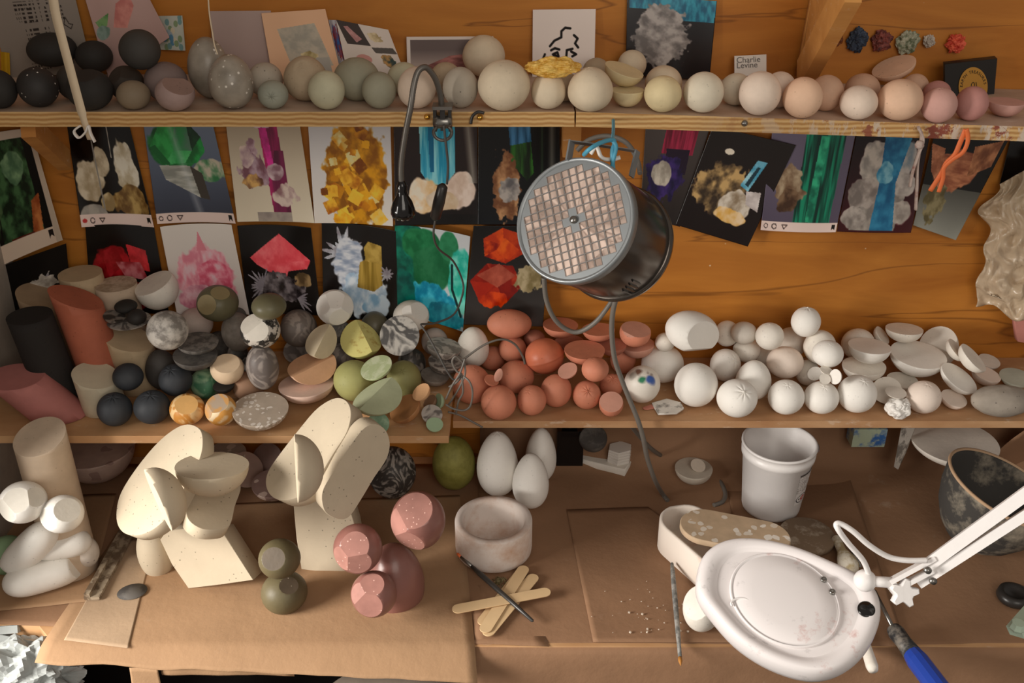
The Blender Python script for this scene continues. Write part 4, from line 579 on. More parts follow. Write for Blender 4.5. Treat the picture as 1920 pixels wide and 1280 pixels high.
 dict(k='H', c=(0.3105, 1.3693, 0.0382), a=(0.0127, 0.0127, 0.0076), R=(0.979, 0.042, 0.199, 0.042, 0.916, -0.398, -0.199, 0.398, 0.896), cuts=[(0.199, -0.398, 0.896, 0.0)], m='bone', l='tiny bone-coloured half piece lying on the bone grey half dome', z='bench'),
 dict(k='B', c=(0.2597, 1.0311, 0.0386), a=(0.0259, 0.0259, 0.0357), cuts=[(-0.609, -0.508, 0.609, 0.0194)], m='whitewarm', l='white ball half hidden under the magnifier lamp head', z='bench', st=0),
]
for i, e in enumerate(FORMS):
    egg = 1 if (e['k'] == 'B' and (' egg' in e['l'] or 'pebble' in e['l'])) else 0
    nm, cat = NAMES[(e['k'], egg)]
    if 'pebble' in e['l']: nm, cat = 'pebble', 'pebble'
    if 'shell' in e['l']: nm, cat = 'plaster_shell', 'plaster shell'
    o = place_form(nm, e, i)
    colr = 'terracotta ' if e['m'].startswith('terra') and e['k'] != 'C' and 'terrazz' not in e['m'] else ('white ' if e['m'].startswith('white') else '')
    kind = {'plaster ball': 'plaster balls', 'plaster egg': 'plaster eggs', 'plaster half dome': 'half domes', 'plaster cylinder': 'plaster cylinders', 'pebble': 'pebbles', 'plaster shell': 'shell pieces'}[cat]
    tag(o, e['l'], cat, colr + kind + ' ' + GRP[e['z']])
# ------------------------------------------------------------------ printed pictures
CH, CW = 168, 132
UU, VV = np.meshgrid((np.arange(CW)) / (CW - 1), (np.arange(CH)) / (CH - 1))
_rng = np.random.RandomState(4)
def fnoise(scale, octs=4, seed=0, ax=1.0, ay=1.0):
    r = np.random.RandomState(seed + 11); out = np.zeros((CH, CW)); amp = 1; tot = 0
    for o in range(octs):
        n = max(2, int(scale * 2 ** o)); nx, ny = max(2, int(n * ax)) + 2, max(2, int(n * ay)) + 2
        g = r.rand(ny, nx); x = UU * (nx - 1.001); y = VV * (ny - 1.001); xi = x.astype(int); yi = y.astype(int); fx = x - xi; fy = y - yi
        fx = fx * fx * (3 - 2 * fx); fy = fy * fy * (3 - 2 * fy)
        v = g[yi, xi] * (1 - fx) * (1 - fy) + g[yi, xi + 1] * fx * (1 - fy) + g[yi + 1, xi] * (1 - fx) * fy + g[yi + 1, xi + 1] * fx * fy
        out += v * amp; tot += amp; amp *= .55
    return out / tot
def rgb(h): h = h.lstrip('#'); return np.array([int(h[i:i + 2], 16) / 255 for i in (0, 2, 4)])
class Pic:
    def __init__(s, top, bot=None):
        a, b = rgb(top), rgb(bot or top); s.c = a + (b - a) * VV[..., None]; s.k = 0
    def put(s, mask, col, col2=None, nz=None):
        m = np.clip(mask, 0, 1)[..., None]
        if col2 is not None: s.k += 1; n = (nz if nz is not None else fnoise(9, 4, s.k))[..., None]; n = np.clip((n - .32) / .36, 0, 1); c = rgb(col) * (1 - n) + rgb(col2) * n
        else: c = rgb(col)
        s.c = s.c * (1 - m) + c * m; return s
    def poly(s, pts, col, col2=None, nz=None):
        ins = np.zeros(UU.shape, bool); n = len(pts)
        for i in range(n):
            (x1, y1), (x2, y2) = pts[i], pts[(i + 1) % n]
            cnd = ((y1 > VV) != (y2 > VV)); xx = (x2 - x1) * (VV - y1) / ((y2 - y1) if y2 != y1 else 1e-9) + x1; ins ^= cnd & (UU < xx)
        return s.put(ins.astype(float), col, col2, nz)
    def blob(s, x, y, rx, ry, col, col2=None, rough=.25, seed=1, sc_=7, nz=None):
        n = fnoise(sc_, 3, seed); d = np.sqrt(((UU - x) / rx) ** 2 + ((VV - y) / ry) ** 2) + (n - .5) * 2 * rough
        return s.put((1 - d) * 12, col, col2, nz)
    def spikes(s, x, y, r, n, col, a0=0, a1=2 * pi, asp=1.25):
        dx = (UU - x); dy = (VV - y) * asp; a = np.arctan2(dy, dx); rr = np.hypot(dx, dy); k = 1 - np.abs(((a / (2 * pi) * n) % 1) - .5) * 2; s.k += 1; rl = np.random.RandomState(s.k * 7 + n).rand(n); k = k * (.25 + .9 * rl[np.floor((a / (2 * pi) * n) % n).astype(int) % n]); inr = ((a - a0) % (2 * pi)) < (a1 - a0)
        return s.put(((r * (.35 + .65 * k) > rr) & inr).astype(float), col, '#8d8890')
    def line(s, pts, wd, col):
        m = np.zeros(UU.shape)
        for (x1, y1), (x2, y2) in zip(pts, pts[1:]):
            dx, dy = x2 - x1, (y2 - y1); L2 = dx * dx + dy * dy + 1e-12; t = np.clip(((UU - x1) * dx + (VV - y1) * dy) / L2, 0, 1); d = np.hypot(UU - x1 - t * dx, VV - y1 - t * dy); m = np.maximum(m, (wd - d) / wd * 3)
        return s.put(m, col)
    def bar(s, v0=.9, heart=True):
        s.put((VV > v0).astype(float), '#dcc9c2'); yc = (v0 + 1) / 2; a = np.hypot(UU - .17, (VV - yc) * 1.2)
        s.put(((a < .036) & (a > .022)).astype(float), '#5b4b48'); s.line([(.27, yc - .018), (.34, yc - .018), (.30, yc + .022), (.27, yc - .018)], .007, '#5b4b48')
        if heart: s.blob(.06, yc, .035, .022, '#b93a3a', rough=0)
        else:
            a = np.hypot(UU - .06, (VV - yc) * 1.2); s.put(((a < .03) & (a > .018)).astype(float), '#5b4b48')
        s.poly([(.93, yc - .028), (.97, yc - .028), (.97, yc + .028), (.95, yc + .01), (.93, yc + .028)], '#1d1a1a'); return s
    def facet(s, cx, cy, rx, ry, n, cols, rot=0):
        p = [(cx + rx * cos(rot + 2 * pi * i / n), cy + ry * sin(rot + 2 * pi * i / n)) for i in range(n)]
        for i in range(n): s.poly([(cx, cy), p[i], p[(i + 1) % n]], cols[i % len(cols)], cols[(i + 1) % len(cols)])
        return s
def sheet_from(name, quad, nu, nv, yfun, mats, colors=None, arch=0, th=.0005, thin_mod=True, parent=None, bow=0):
    vs = []
    for j in range(nv):
        v = j / (nv - 1)
        for i in range(nu):
            u = i / (nu - 1); (x0, y0), (x1, y1), (x2, y2), (x3, y3) = quad
            px = (x0 * (1 - u) + x1 * u) * (1 - v) + (x3 * (1 - u) + x2 * u) * v; py = (y0 * (1 - u) + y1 * u) * (1 - v) + (y3 * (1 - u) + y2 * u) * v
            py -= arch * 4 * u * (1 - u); px += bow * 4 * v * (1 - v)
            vs.append(at(px, py, y=yfun(u, v)))
    vs = np.array([tuple(p) for p in vs]); c = vs.mean(0)
    J, I = np.meshgrid(np.arange(nv - 1), np.arange(nu - 1), indexing='ij'); b0 = (J * nu + I).ravel(); fs = np.stack([b0, b0 + nu, b0 + nu + 1, b0 + 1], 1).tolist()
    me = bpy.data.meshes.new(name); me.from_pydata((vs - c).tolist(), [], fs); me.polygons.foreach_set('use_smooth', [True] * len(fs))
    if colors is not None:
        a = me.color_attributes.new('print', 'FLOAT_COLOR', 'POINT'); k = np.clip((colors - .45) * 1.22 + .46, 0, 1); k = np.where(k <= .04045, k / 12.92, ((k + .055) / 1.055) ** 2.4)
        a.data.foreach_set('color', np.concatenate([k, np.ones(k.shape[:2] + (1,))], 2).reshape(-1).astype(np.float32))
    o = link_mesh(name, me, mats, parent, Vector(c))
    md = o.modifiers.new('thickness', 'SOLIDIFY'); md.thickness = th; md.offset = 1
    return o
def card(quad, pic, label, lift=.004, curl=.012, off=.0, arch=0, name='photo_print', cat='photo', grp='mineral photos pinned to the wall', matt=False, wave=.004):
    def yf(u, v): return YW - .0015 - off - lift * (.3 + .7 * v) - curl * v * v * (.35 + .65 * (2 * u - 1) ** 2) - wave * .5 * (1 - cos(2 * pi * u)) * (.3 + .7 * v)
    o = sheet_from(name, quad, CW, CH, yf, 'printed_matt' if matt else 'printed', pic.c, arch)
    return tag(o, label, cat, grp)
D_, W_ = '#1c1716', '#e4dfdb'
# upper row
p = Pic('#15110f', '#1d1714').blob(.22, .55, .22, .2, '#cfc5b0', '#a99a80', .3, 1).blob(.42, .4, .12, .14, '#c9bfa8', '#9d8f78', .3, 2).blob(.78, .42, .17, .24, '#d8d4c6', '#b3a88e', .35, 3).blob(.75, .78, .26, .17, '#b49a63', '#6e532c', .5, 4).blob(.2, .9, .22, .12, '#8d8a85', '#a9a49c', .2, 5).blob(.42, .78, .1, .1, '#c8b996', '#94805c', .4, 6)
p.line([(.33, 0), (.37, .85)], .012, '#8f8c88'); p.line([(.62, 0), (.60, .35)], .008, '#a9a49c'); card([(125, 228), (241, 228), (289, 426), (153, 426)], p.bar(.885), 'photo of cream mineral tufts on black, with a heart icon strip, behind the hanging cord', arch=3)
p = Pic('#7c8aa0', '#3c3f4c').blob(.38, .25, .36, .25, '#2f7f46', '#1e5a31', .18, 7).poly([(.04, .26), (.2, .06), (.44, .02), (.36, .3), (.2, .44)], '#3faa5c', '#2f8a48').poly([(.44, .02), (.6, .0), (.62, .3), (.36, .3)], '#5b7f6c', '#3c8f58').poly([(.6, 0), (.78, .16), (.62, .3)], '#173c26', '#1f5432').poly([(.36, .3), (.62, .3), (.5, .42), (.2, .44)], '#58b873', '#3a9a58').poly([(.62, .3), (.78, .16), (.8, .3), (.66, .42), (.5, .42)], '#2f9a50', '#1d6b38').poly([(.04, .26), (.12, .24), (.3, .43), (.2, .44)], '#1f6b3a').blob(.82, .5, .2, .12, '#3d7a4f', '#b8b3a2', .4, 8).poly([(.14, .44), (.55, .45), (.62, .76), (.2, .58)], '#8b8e88', '#c3c4bd', fnoise(5, 4, 3, .6, 4)).poly([(.55, .45), (.7, .52), (.74, .78), (.62, .76)], '#4a443d')
p.put(np.clip(1 - abs(UU - .35 - .25 * VV) / .07, 0, 1) * .35, '#d4dade'); card([(268, 226), (398, 228), (442, 419), (295, 420)], p.bar(.9, False), 'photo of a green crystal on grey-blue rock with an icon strip', off=.002, arch=3)
p = Pic('#b5aa98', '#d3cab6').poly([(.42, .0), (.68, .0), (.72, .98), (.5, .98)], '#b02a6d', '#77244d', fnoise(3, 4, 5, 5, .6)).poly([(.42, .0), (.52, .0), (.58, .5), (.5, .5)], '#d63c9c', '#a83278').poly([(.6, .3), (.72, .3), (.72, .98), (.52, .98), (.52, .6)], '#5c2440', '#7d2c55', fnoise(3, 4, 6, 5, .6)).blob(.3, .3, .08, .1, '#c9b5bd', '#8f6f7c', .5, 61, 14).blob(.46, .04, .1, .05, '#d6c3cc', '#b0909e', .5, 62, 12).blob(.3, .5, .19, .16, '#b09aa6', '#7b5560', .5, 9, 12).blob(.58, .52, .12, .09, '#c9b8bd', '#8a6a74', .4, 10).blob(.66, .74, .17, .1, '#cdbdb4', '#8f6f72', .5, 11, 12).blob(.22, .36, .09, .1, '#a78d97', '#d8c9c0', .5, 12, 12).blob(.28, .6, .12, .07, '#6b4a3c', '#d1ab6c', .6, 13, 12).poly([(.28, .91), (.72, .91), (.72, 1), (.28, 1)], '#8e8580', '#a2988f')
card([(423, 226), (561, 226), (590, 418), (445, 416)], p, 'photo of a magenta crystal column with pale crusts on cream', off=.004, arch=2)
p = Pic('#c9cbd1', '#d8d3cc').blob(.55, .5, .4, .55, '#d39a22', '#8d5d14', .22, 14, 12)
for i in range(46):
    r_ = random.Random(i); x, y, s_ = r_.uniform(.12, .88), r_.uniform(.05, .98), r_.uniform(.05, .13); a_ = r_.uniform(0, 1.5)
    if abs(x - .53) < .12 + .32 * min(1, y + .15): p.poly([(x + s_ * cos(a_ + q * pi / 2), y + s_ * .8 * sin(a_ + q * pi / 2)) for q in range(4)], r_.choice(['#e0a828', '#b9781a', '#f0c44a', '#a65f14', '#d8cf9a', '#7d4a12']), r_.choice(['#d08e1c', '#e8b640', '#c58a20']))
card([(577, 224), (732, 226), (737, 424), (590, 418)], p, 'photo of a tower of golden yellow cubic crystals', off=.006, arch=2)
p = Pic('#3a2e2d', '#241c1b').poly([(.3, 0), (.73, 0), (.73, .5), (.62, .62), (.42, .62), (.32, .5)], '#2f93b4', '#8fd0da', fnoise(4, 4, 8, 6, .5)).poly([(.4, 0), (.47, 0), (.48, .5), (.43, .5)], '#1b6d92').blob(.36, .72, .2, .18, '#d9b98a', '#e8dccb', .25, 15).blob(.8, .68, .2, .18, '#e2d3c8', '#cdb8a8', .25, 16).blob(.58, .78, .2, .1, '#d9cdbd', '#cbb598', .3, 17).put(((VV > .9)).astype(float), '#1b1615').put(np.clip(1 - abs(UU - .88 - .12 * VV) / .07, 0, 1) * (VV < .6) * .6, '#b9b9ae')
card([(738, 224), (895, 226), (896, 421), (741, 423)], p, 'photo of a turquoise crystal rising from white rock, behind the clip lamp', off=.003, arch=1, wave=.006)
p = Pic('#191513', '#161b22').poly([(.38, .06), (.62, .03), (.68, .5), (.6, .58), (.4, .4)], '#3a6f2c', '#1b2a16', fnoise(4, 4, 2, 5, .6)).poly([(.37, .06), (.63, .03), (.65, .2), (.39, .24)], '#4d83ad', '#23506f', fnoise(4, 4, 3, 5, .6)).blob(.34, .62, .17, .34, '#c49a72', '#7b543a', .35, 18, 14).blob(.38, .66, .13, .13, '#b8b2ac', '#6c6a6c', .3, 19, 18).put(np.clip(1 - abs(UU - .9) / .06, 0, 1) * (VV < .7) * .6, '#8a8a80').put(np.clip(1 - abs(UU - .78) / .03, 0, 1) * (VV < .6) * .4, '#5a7a58')
card([(897, 226), (1050, 226), (1050, 421), (896, 421)], p, 'photo of a blue and green crystal on a tan crust, left of the round heater', off=.005)
p = Pic('#5a5350', '#2a2321').poly([(.34, 0), (.84, 0), (.84, .3), (.3, .3)], '#a53552', '#6b1f35', fnoise(5, 4, 1, 6, .5)).poly([(.38, .25), (.78, .25), (.8, .5), (.4, .5)], '#2b1b30').blob(.42, .55, .36, .24, '#43306b', '#241b3f', .35, 20, 12).blob(.35, .52, .2, .14, '#b8b1a5', '#8d867c', .2, 21)
card([(1211, 232), (1332, 236), (1275, 425), (1200, 405)], p, 'photo of a red crystal over purple and white crust, right behind the heater', off=.001)
p = Pic('#2b2522', '#201312').blob(.36, .55, .34, .25, '#b79a6b', '#40352a', .35, 22, 12).blob(.6, .68, .22, .14, '#c7bfb3', '#8a7a66', .3, 23).blob(.62, .78, .2, .08, '#caa058', '#d9c2a0', .4, 24).poly([(.58, .48), (.66, .22), (.78, .22), (.7, .52)], '#4f93ad', '#9cc6d2').poly([(.63, .46), (.69, .28), (.73, .28), (.68, .48)], '#27404b').poly([(.68, .52), (.86, .5), (.92, .68), (.74, .64)], '#c9c2c0', '#a59c9a').blob(.3, .2, .06, .03, '#d8d0c0', rough=0)
card([(1337, 236), (1492, 272), (1402, 462), (1267, 421)], p, 'tilted photo of a blue-tipped crystal cluster on black, overlapping its neighbours', off=.009, curl=.006)
p = Pic('#6d6677', '#5a5262').poly([(.42, .0), (.9, .0), (.88, .93), (.4, .93)], '#0d3a33', '#1f8a6c', fnoise(4, 3, 4, 7, .5)).poly([(.6, .05), (.7, .05), (.66, .9), (.56, .9)], '#3fae86', '#1a6b56').blob(.3, .55, .2, .2, '#6d5643', '#a89880', .4, 25, 10).blob(.3, .7, .14, .12, '#4a3628', '#7d6650', .4, 26, 10)
card([(1449, 238), (1605, 246), (1567, 435), (1426, 431)], p.bar(.905, False), 'photo of a dark green crystal rod with an icon strip', off=.006, arch=-2)
p = Pic('#231a1c', '#481019').poly([(.25, .1), (.75, .1), (.85, .5), (.75, .98), (.15, .98), (.2, .6)], '#aaa39b', '#7f7974').blob(.3, .3, .2, .22, '#b7afa6', '#8b8681', .35, 27).blob(.72, .25, .18, .2, '#b0aaa5', '#7d8a92', .35, 28).blob(.25, .62, .2, .16, '#aaa19a', '#7c746f', .35, 29).blob(.78, .52, .18, .14, '#b5aea8', '#8d8682', .35, 30).blob(.8, .8, .16, .13, '#b4aca4', '#8a827c', .35, 31).blob(.18, .86, .17, .12, '#b3aba4', '#7f7873', .35, 32).poly([(.4, 0), (.78, 0), (.66, .5), (.74, .98), (.42, .98), (.44, .5)], '#3d86a8', '#1f5d83', fnoise(7, 4, 9)).blob(.5, .4, .1, .12, '#7fb0bf', '#3a7c9c', .4, 33)
card([(1607, 246), (1744, 250), (1708, 436), (1569, 434)], p, 'photo of a blue crystal clothed in white fluff on dark red', off=.004, arch=-1)
p = Pic('#14110f', '#8f9088').put(((VV < .55)).astype(float) * .9, '#171310').blob(.45, .35, .36, .22, '#b9805f', '#8a543e', .3, 34, 6, fnoise(5, 4, 6, 1, 5)).poly([(.6, .12), (.95, .05), (.95, .3), (.66, .42)], '#b8835f', '#7b4f38').poly([(.0, .1), (.2, .15), (.3, .6), (.08, .4)], '#c48a68', '#8f5c44').blob(.28, .72, .17, .2, '#8a8163', '#5e563c', .4, 35, 12)
card([(1752, 251), (1895, 254), (1792, 450), (1712, 422)], p, 'photo of a salmon pink crystal fan behind the orange rubber tie', off=.007, curl=.004)
p = Pic('#15100d').blob(.8, .55, .4, .3, '#a67a1f', '#6c4a12', .3, 36)
card([(1896, 256), (1990, 258), (1960, 440), (1874, 345)], p, 'dark photo of a yellow mineral half covered by the plastic bag', off=.003, curl=.002)
p = Pic('#12100e').poly([(.3, .05), (.8, .05), (.82, .85), (.3, .9)], '#1b2a1d', '#4a6a48', fnoise(9, 4, 5)).blob(.6, .3, .16, .14, '#4f6b52', '#7d9a76', .4, 37).blob(.15, .62, .2, .22, '#54694a', '#243021', .5, 38).poly([(.74, .6), (.86, .55), (.8, .92), (.66, .95)], '#b8794a', '#8a4a2a').poly([(.4, .85), (.7, .85), (.62, 1), (.4, 1)], '#5c1f14')
p.put((VV < .07).astype(float), '#c7b9ac'); p.put((VV > .86).astype(float), '#c9b7a6').put((UU > .93).astype(float), '#b6a797').poly([(.86, .88), (.92, .88), (.92, .95), (.89, .92), (.86, .95)], '#2a2321')
card([(-60, 260), (58, 240), (118, 450), (-30, 515)], p, 'photo of a dark green mineral with white border at the left wall corner', off=.012, curl=.01, arch=3)
p = Pic('#14110f').spikes(.62, .66, .34, 17, '#a39c92', pi, 2 * pi).blob(.62, .66, .2, .22, '#c3bdb4', '#8e877e', .5, 39, 12)
card([(0, 500), (124, 456), (134, 560), (0, 590)], p, 'photo of a white crystal burst on black, low at the left corner', off=.02, curl=.002)
# lower row
p = Pic('#1b1715').blob(.35, .42, .26, .2, '#a92b33', '#7b1d22', .3, 40).poly([(.55, .22), (.82, .28), (.84, .52), (.6, .5)], '#c83e45', '#a12f33').poly([(.2, .3), (.4, .24), (.5, .45), (.28, .6)], '#b2333b', '#8b2228').poly([(.38, .42), (.72, .42), (.8, .62), (.5, .6)], '#b9747a', '#8f3038').blob(.5, .8, .34, .2, '#87151b', '#a82a30', .2, 41)
card([(160, 423), (289, 426), (318, 590), (172, 590)], p, 'photo of raspberry red crystals on black, above the beige cylinders', off=.011, arch=4)
p = Pic('#dbd6d0', '#cfc6c2').blob(.5, .6, .42, .36, '#d98a9b', '#efc3cb', .22, 42, 8, fnoise(7, 4, 2, 2, 1)).blob(.62, .62, .26, .22, '#d2607a', '#f0b9c4', .25, 43).poly([(.44, .3), (.5, .08), (.58, .3)], '#d98a98').blob(.35, .82, .26, .16, '#c77f93', '#e6bcc6', .3, 44)
card([(300, 425), (434, 421), (468, 590), (332, 590)], p, 'photo of a fluffy pink crystal mass on white', off=.012, arch=4)
p = Pic('#211d1b', '#2a2624').poly([(.12, .36), (.55, .1), (.94, .38), (.88, .48), (.62, .52), (.56, .64), (.2, .44)], '#d5505a', '#e6767c').poly([(.55, .1), (.94, .38), (.6, .42)], '#e0646c', '#d5505a').blob(.5, .7, .34, .16, '#8b8488', '#2c2629', .5, 45, 14).spikes(.26, .68, .25, 22, '#b5b3ba', pi * .6, pi * 1.6).spikes(.7, .82, .26, 20, '#a39da3', -.6, 1.2).blob(.8, .6, .12, .08, '#a08763', '#5b4a34', .5, 46, 14)
card([(445, 423), (583, 427), (602, 592), (466, 592)], p, 'photo of a coral red crystal sheet on spiky grey needles', off=.010, arch=4)
p = Pic('#221e1d').spikes(.28, .32, .36, 16, '#c6cbd3', pi * .9, pi * 1.9).blob(.35, .42, .2, .3, '#cdd1d8', '#8f9bb0', .3, 47, 8, fnoise(8, 3, 3, 1, 3)).blob(.55, .72, .34, .24, '#9bb3c9', '#d3dbe3', .3, 48, 10).blob(.72, .85, .2, .14, '#86abc8', '#c6d5e2', .3, 49).poly([(.5, .4), (.62, .34), (.8, .38), (.8, .62), (.68, .7), (.46, .66)], '#b4984f', '#8c7434', fnoise(4, 3, 5, 6, .5)).poly([(.56, .24), (.62, .17), (.8, .2), (.8, .4), (.58, .38)], '#bda25a', '#937a3a').spikes(.86, .5, .13, 10, '#cfd4da')
card([(603, 416), (742, 433), (748, 602), (607, 604)], p, 'photo of golden cubes on white and pale blue crystal feathers', off=.012, arch=4)
p = Pic('#c7ccd0').poly([(0, 0), (.32, .0), (.5, .12), (.3, 1), (0, 1)], '#0f5b50', '#1e8a72').blob(.35, .2, .28, .2, '#1b6a44', '#2f8458', .2, 50, 5).blob(.5, .45, .28, .28, '#1d6b46', '#347f57', .15, 51, 5).blob(.72, .16, .14, .16, '#3a8a62', '#2a7350', .1, 52).blob(.9, .5, .17, .36, '#2fae9c', '#7fd6c6', .15, 53, 8).blob(.45, .78, .42, .2, '#1585a5', '#4bb9cf', .2, 54, 14).blob(.7, .9, .3, .16, '#14788f', '#3aa8b8', .2, 55, 12).blob(.12, .75, .16, .3, '#0f5b56', '#167a6d', .2, 56).line([(.78, .35), (.8, .6), (.95, .85)], .02, '#0c3a3a')
card([(740, 421), (882, 443), (868, 622), (746, 592)], p, 'photo of bubbly emerald green and turquoise mineral', off=.011, arch=4)
p = Pic('#1e1b1a', '#4a4745').facet(.42, .2, .3, .18, 6, ['#a8330f', '#d2521c', '#8a200c', '#e0601f', '#b8401a', '#cb4d1c'], .4).facet(.36, .58, .34, .22, 6, ['#8c2213', '#7a1a0d', '#a8331b', '#9c2a16', '#84200f', '#b0452c'], .1).poly([(.1, .5), (.38, .38), (.6, .5), (.38, .62)], '#b5614e', '#9a4a3a').poly([(.3, .28), (.42, .12), (.62, .24), (.5, .34)], '#e26a24', '#c9481a').blob(.78, .52, .18, .14, '#b5a888', '#827552', .5, 57, 12).blob(.34, .74, .2, .08, '#a13014', '#d0501c', .4, 58, 12)
card([(888, 423), (1032, 423), (1018, 612), (870, 608)], p, 'photo of glowing orange-red crystals on black, half behind the heater', off=.010)
# standing on the upper shelf, leaning on the wall
def prop(quad, pic, label, y0=1.442, y1=1.425, arch=0, name='art_card', cat='card', matt=True, grp='cards leaning on the wall above the upper shelf'):
    o = sheet_from(name, quad, CW, CH, lambda u, v: y0 + (y1 - y0) * v - .003 * (1 - cos(2 * pi * u)) * .5, 'printed_matt' if matt else 'printed', pic.c, arch, th=.0008); return tag(o, label, cat, grp)
p = Pic('#8e857d', '#7f756c'); p.put((fnoise(60, 1, 5, 1.4, .1) > .45) * ((VV * 26 % 1) > .45) * (UU > .28) * (UU < .82) * (VV > .30) * (VV < .5), '#3a332f'); p.put((fnoise(60, 1, 7, 1.4, .1) > .45) * ((VV * 26 % 1) > .45) * (UU > .34) * (UU < .62) * (VV > .55) * (VV < .8), '#3a332f')
for i in range(7): a = np.hypot((UU - .2 - i * .1) / .05, (VV - .2) / .03); p.put((abs(a - 1) < .16) * 1.0, '#6b625b')
p.line([(.8, .55), (.83, .48), (.86, .55), (.9, .56), (.87, .6), (.8, .55)], .006, '#3a332f').put(((VV * 30 % 1) > .5) * ((UU * 30 % 1) > .5) * (UU > .3) * (UU < .55) * (VV > .86) * (VV < .93), '#2a2522').line([(.86, .02), (.95, .12)], .012, '#5a4436').put((VV < .09) * (UU > .3) * (UU < .62) * (fnoise(30, 1, 3, 1, .1) > .35), '#2f2a27')
prop([(-40, -60), (128, -60), (172, 125), (20, 160)], p, 'printed leaflet with paragraphs of small dark text at the upper left corner', y0=1.44, y1=1.43, name='leaflet', cat='leaflet')
prop([(2, 97), (18, 99), (20, 150), (4, 150)], Pic('#a8841f'), 'narrow yellow card tab at the far upper left', y0=1.428, y1=1.425, name='yellow_tab')
p = Pic('#b59a93', '#a88c86').poly([(.3, .62), (.46, .42), (.72, .36), (.72, .5), (.5, .68)], '#b0726c', '#c48a80').poly([(.05, .52), (.3, .48), (.22, .58), (.1, .6)], '#4f7a4a', '#7b9a6a').blob(.12, .62, .12, .06, '#8d9d95', '#6d8075', .4, 3)
prop([(140, -70), (245, -70), (318, 70), (205, 150)], p, 'dusky pink card with a pink bowl picture, leaning left of the stone cards', y0=1.441, y1=1.42)
p = Pic('#a9aaa0')
for i in range(22): r_ = random.Random(i + 5); p.blob(r_.uniform(.1, .9), r_.uniform(.05, .95), .09, .1, r_.choice(['#6f8b8a', '#7b8a6b', '#5b7f96', '#8f9aa0', '#b8ad98']), rough=.1, seed=i)
prop([(296, 30), (342, 29), (348, 95), (300, 93)], p, 'small card printed with scattered coloured stones', y0=1.443, y1=1.44)
p = Pic('#a3908a', '#9b8781'); prop([(394, 21), (508, 20), (516, 130), (402, 138)], p, 'plain dusky mauve card behind the tall grey egg', y0=1.443, y1=1.425)
p = Pic('#d2ab8c').poly([(.2, .25), (.78, .2), (.92, .85), (.34, .95)], '#9b968b', '#b0a798').put((VV > .72) * (UU > .34) * (UU < .88) * 1.0, '#a19c94').blob(.6, .68, .13, .06, '#cbbb94', '#8f8058', .5, 5, 14)
prop([(490, 25), (610, 17), (640, 140), (512, 150)], p, 'peach-bordered card with a small still-life picture', y0=1.438, y1=1.41)
p = Pic('#c8bdb4').poly([(0, 0), (.42, .0), (.55, .42), (.12, .42)], '#4f4744').poly([(.12, .1), (.2, .08), (.42, .3), (.3, .38)], '#c39a96', '#a97f7d').poly([(.55, .45), (.95, .42), (1, .55), (.6, .56)], '#5d5752').blob(.68, .24, .15, .1, '#c9b99a', '#a08e6c', .5, 8, 12).blob(.36, .7, .14, .1, '#bb8b83', rough=.1).blob(.8, .72, .13, .14, '#3e4c4a', '#b08a5a', .4, 9, 12)
prop([(630, 37), (728, 56), (760, 140), (652, 140)], p, 'folded card printed with a grid of small object pictures', y0=1.436, y1=1.415)
p = Pic('#a8a5a9').blob(.5, .4, .4, .3, '#3c5f93', '#9c3f3a', .5, 12, 12)
prop([(616, 37), (632, 38), (656, 140), (640, 140)], p, 'narrow strip of a blue and red patterned card beside the peach-bordered card', y0=1.440, y1=1.425)
p = Pic('#cfc4bd').poly([(.04, .08), (.96, .08), (.96, 1), (.04, 1)], '#6d6260', '#a89a93', VV * .9).poly([(.24, .75), (.5, .5), (.85, .42), (.96, .5), (.96, .85), (.3, .95)], '#a8756f', '#7b5350')
prop([(762, 69), (925, 68), (925, 140), (764, 140)], p, 'white-bordered photo of a long pink stone behind the cream ball', y0=1.441, y1=1.43)
p = Pic('#d8cdc6'); K_ = '#231e1d'
for st_ in ([(.28, .54), (.35, .46), (.46, .41), (.46, .32), (.52, .27), (.6, .28)], [(.66, .38), (.72, .43), (.68, .5), (.73, .56)], [(.3, .6), (.36, .57), (.43, .59)], [(.33, .66), (.4, .63), (.42, .69), (.34, .67)], [(.2, .66), (.17, .73), (.2, .78)], [(.64, .58), (.55, .6), (.54, .78)], [(.62, .62), (.7, .66), (.64, .69)], [(.74, .8), (.73, .95)]): p.line(st_, .022, K_)
prop([(999, 18), (1117, 17), (1114, 145), (998, 145)], p, 'white card with loose black brush strokes above the gold nugget', y0=1.443, y1=1.435)
p = Pic('#231f22').poly([(.03, .0), (1, .0), (.99, .28), (.6, .28), (.56, .16), (.03, .16)], '#3a93a8', '#1b5f7a', fnoise(8, 4, 2, 3, 1)).blob(.4, .48, .33, .4, '#a8a29e', '#6b6664', .3, 60, 14)
prop([(1176, -10), (1344, 2), (1330, 150), (1173, 140)], p, 'black photo of a knobbly grey rock below a blue crystal bar', y0=1.444, y1=1.435, name='photo_print', cat='photo', matt=False)
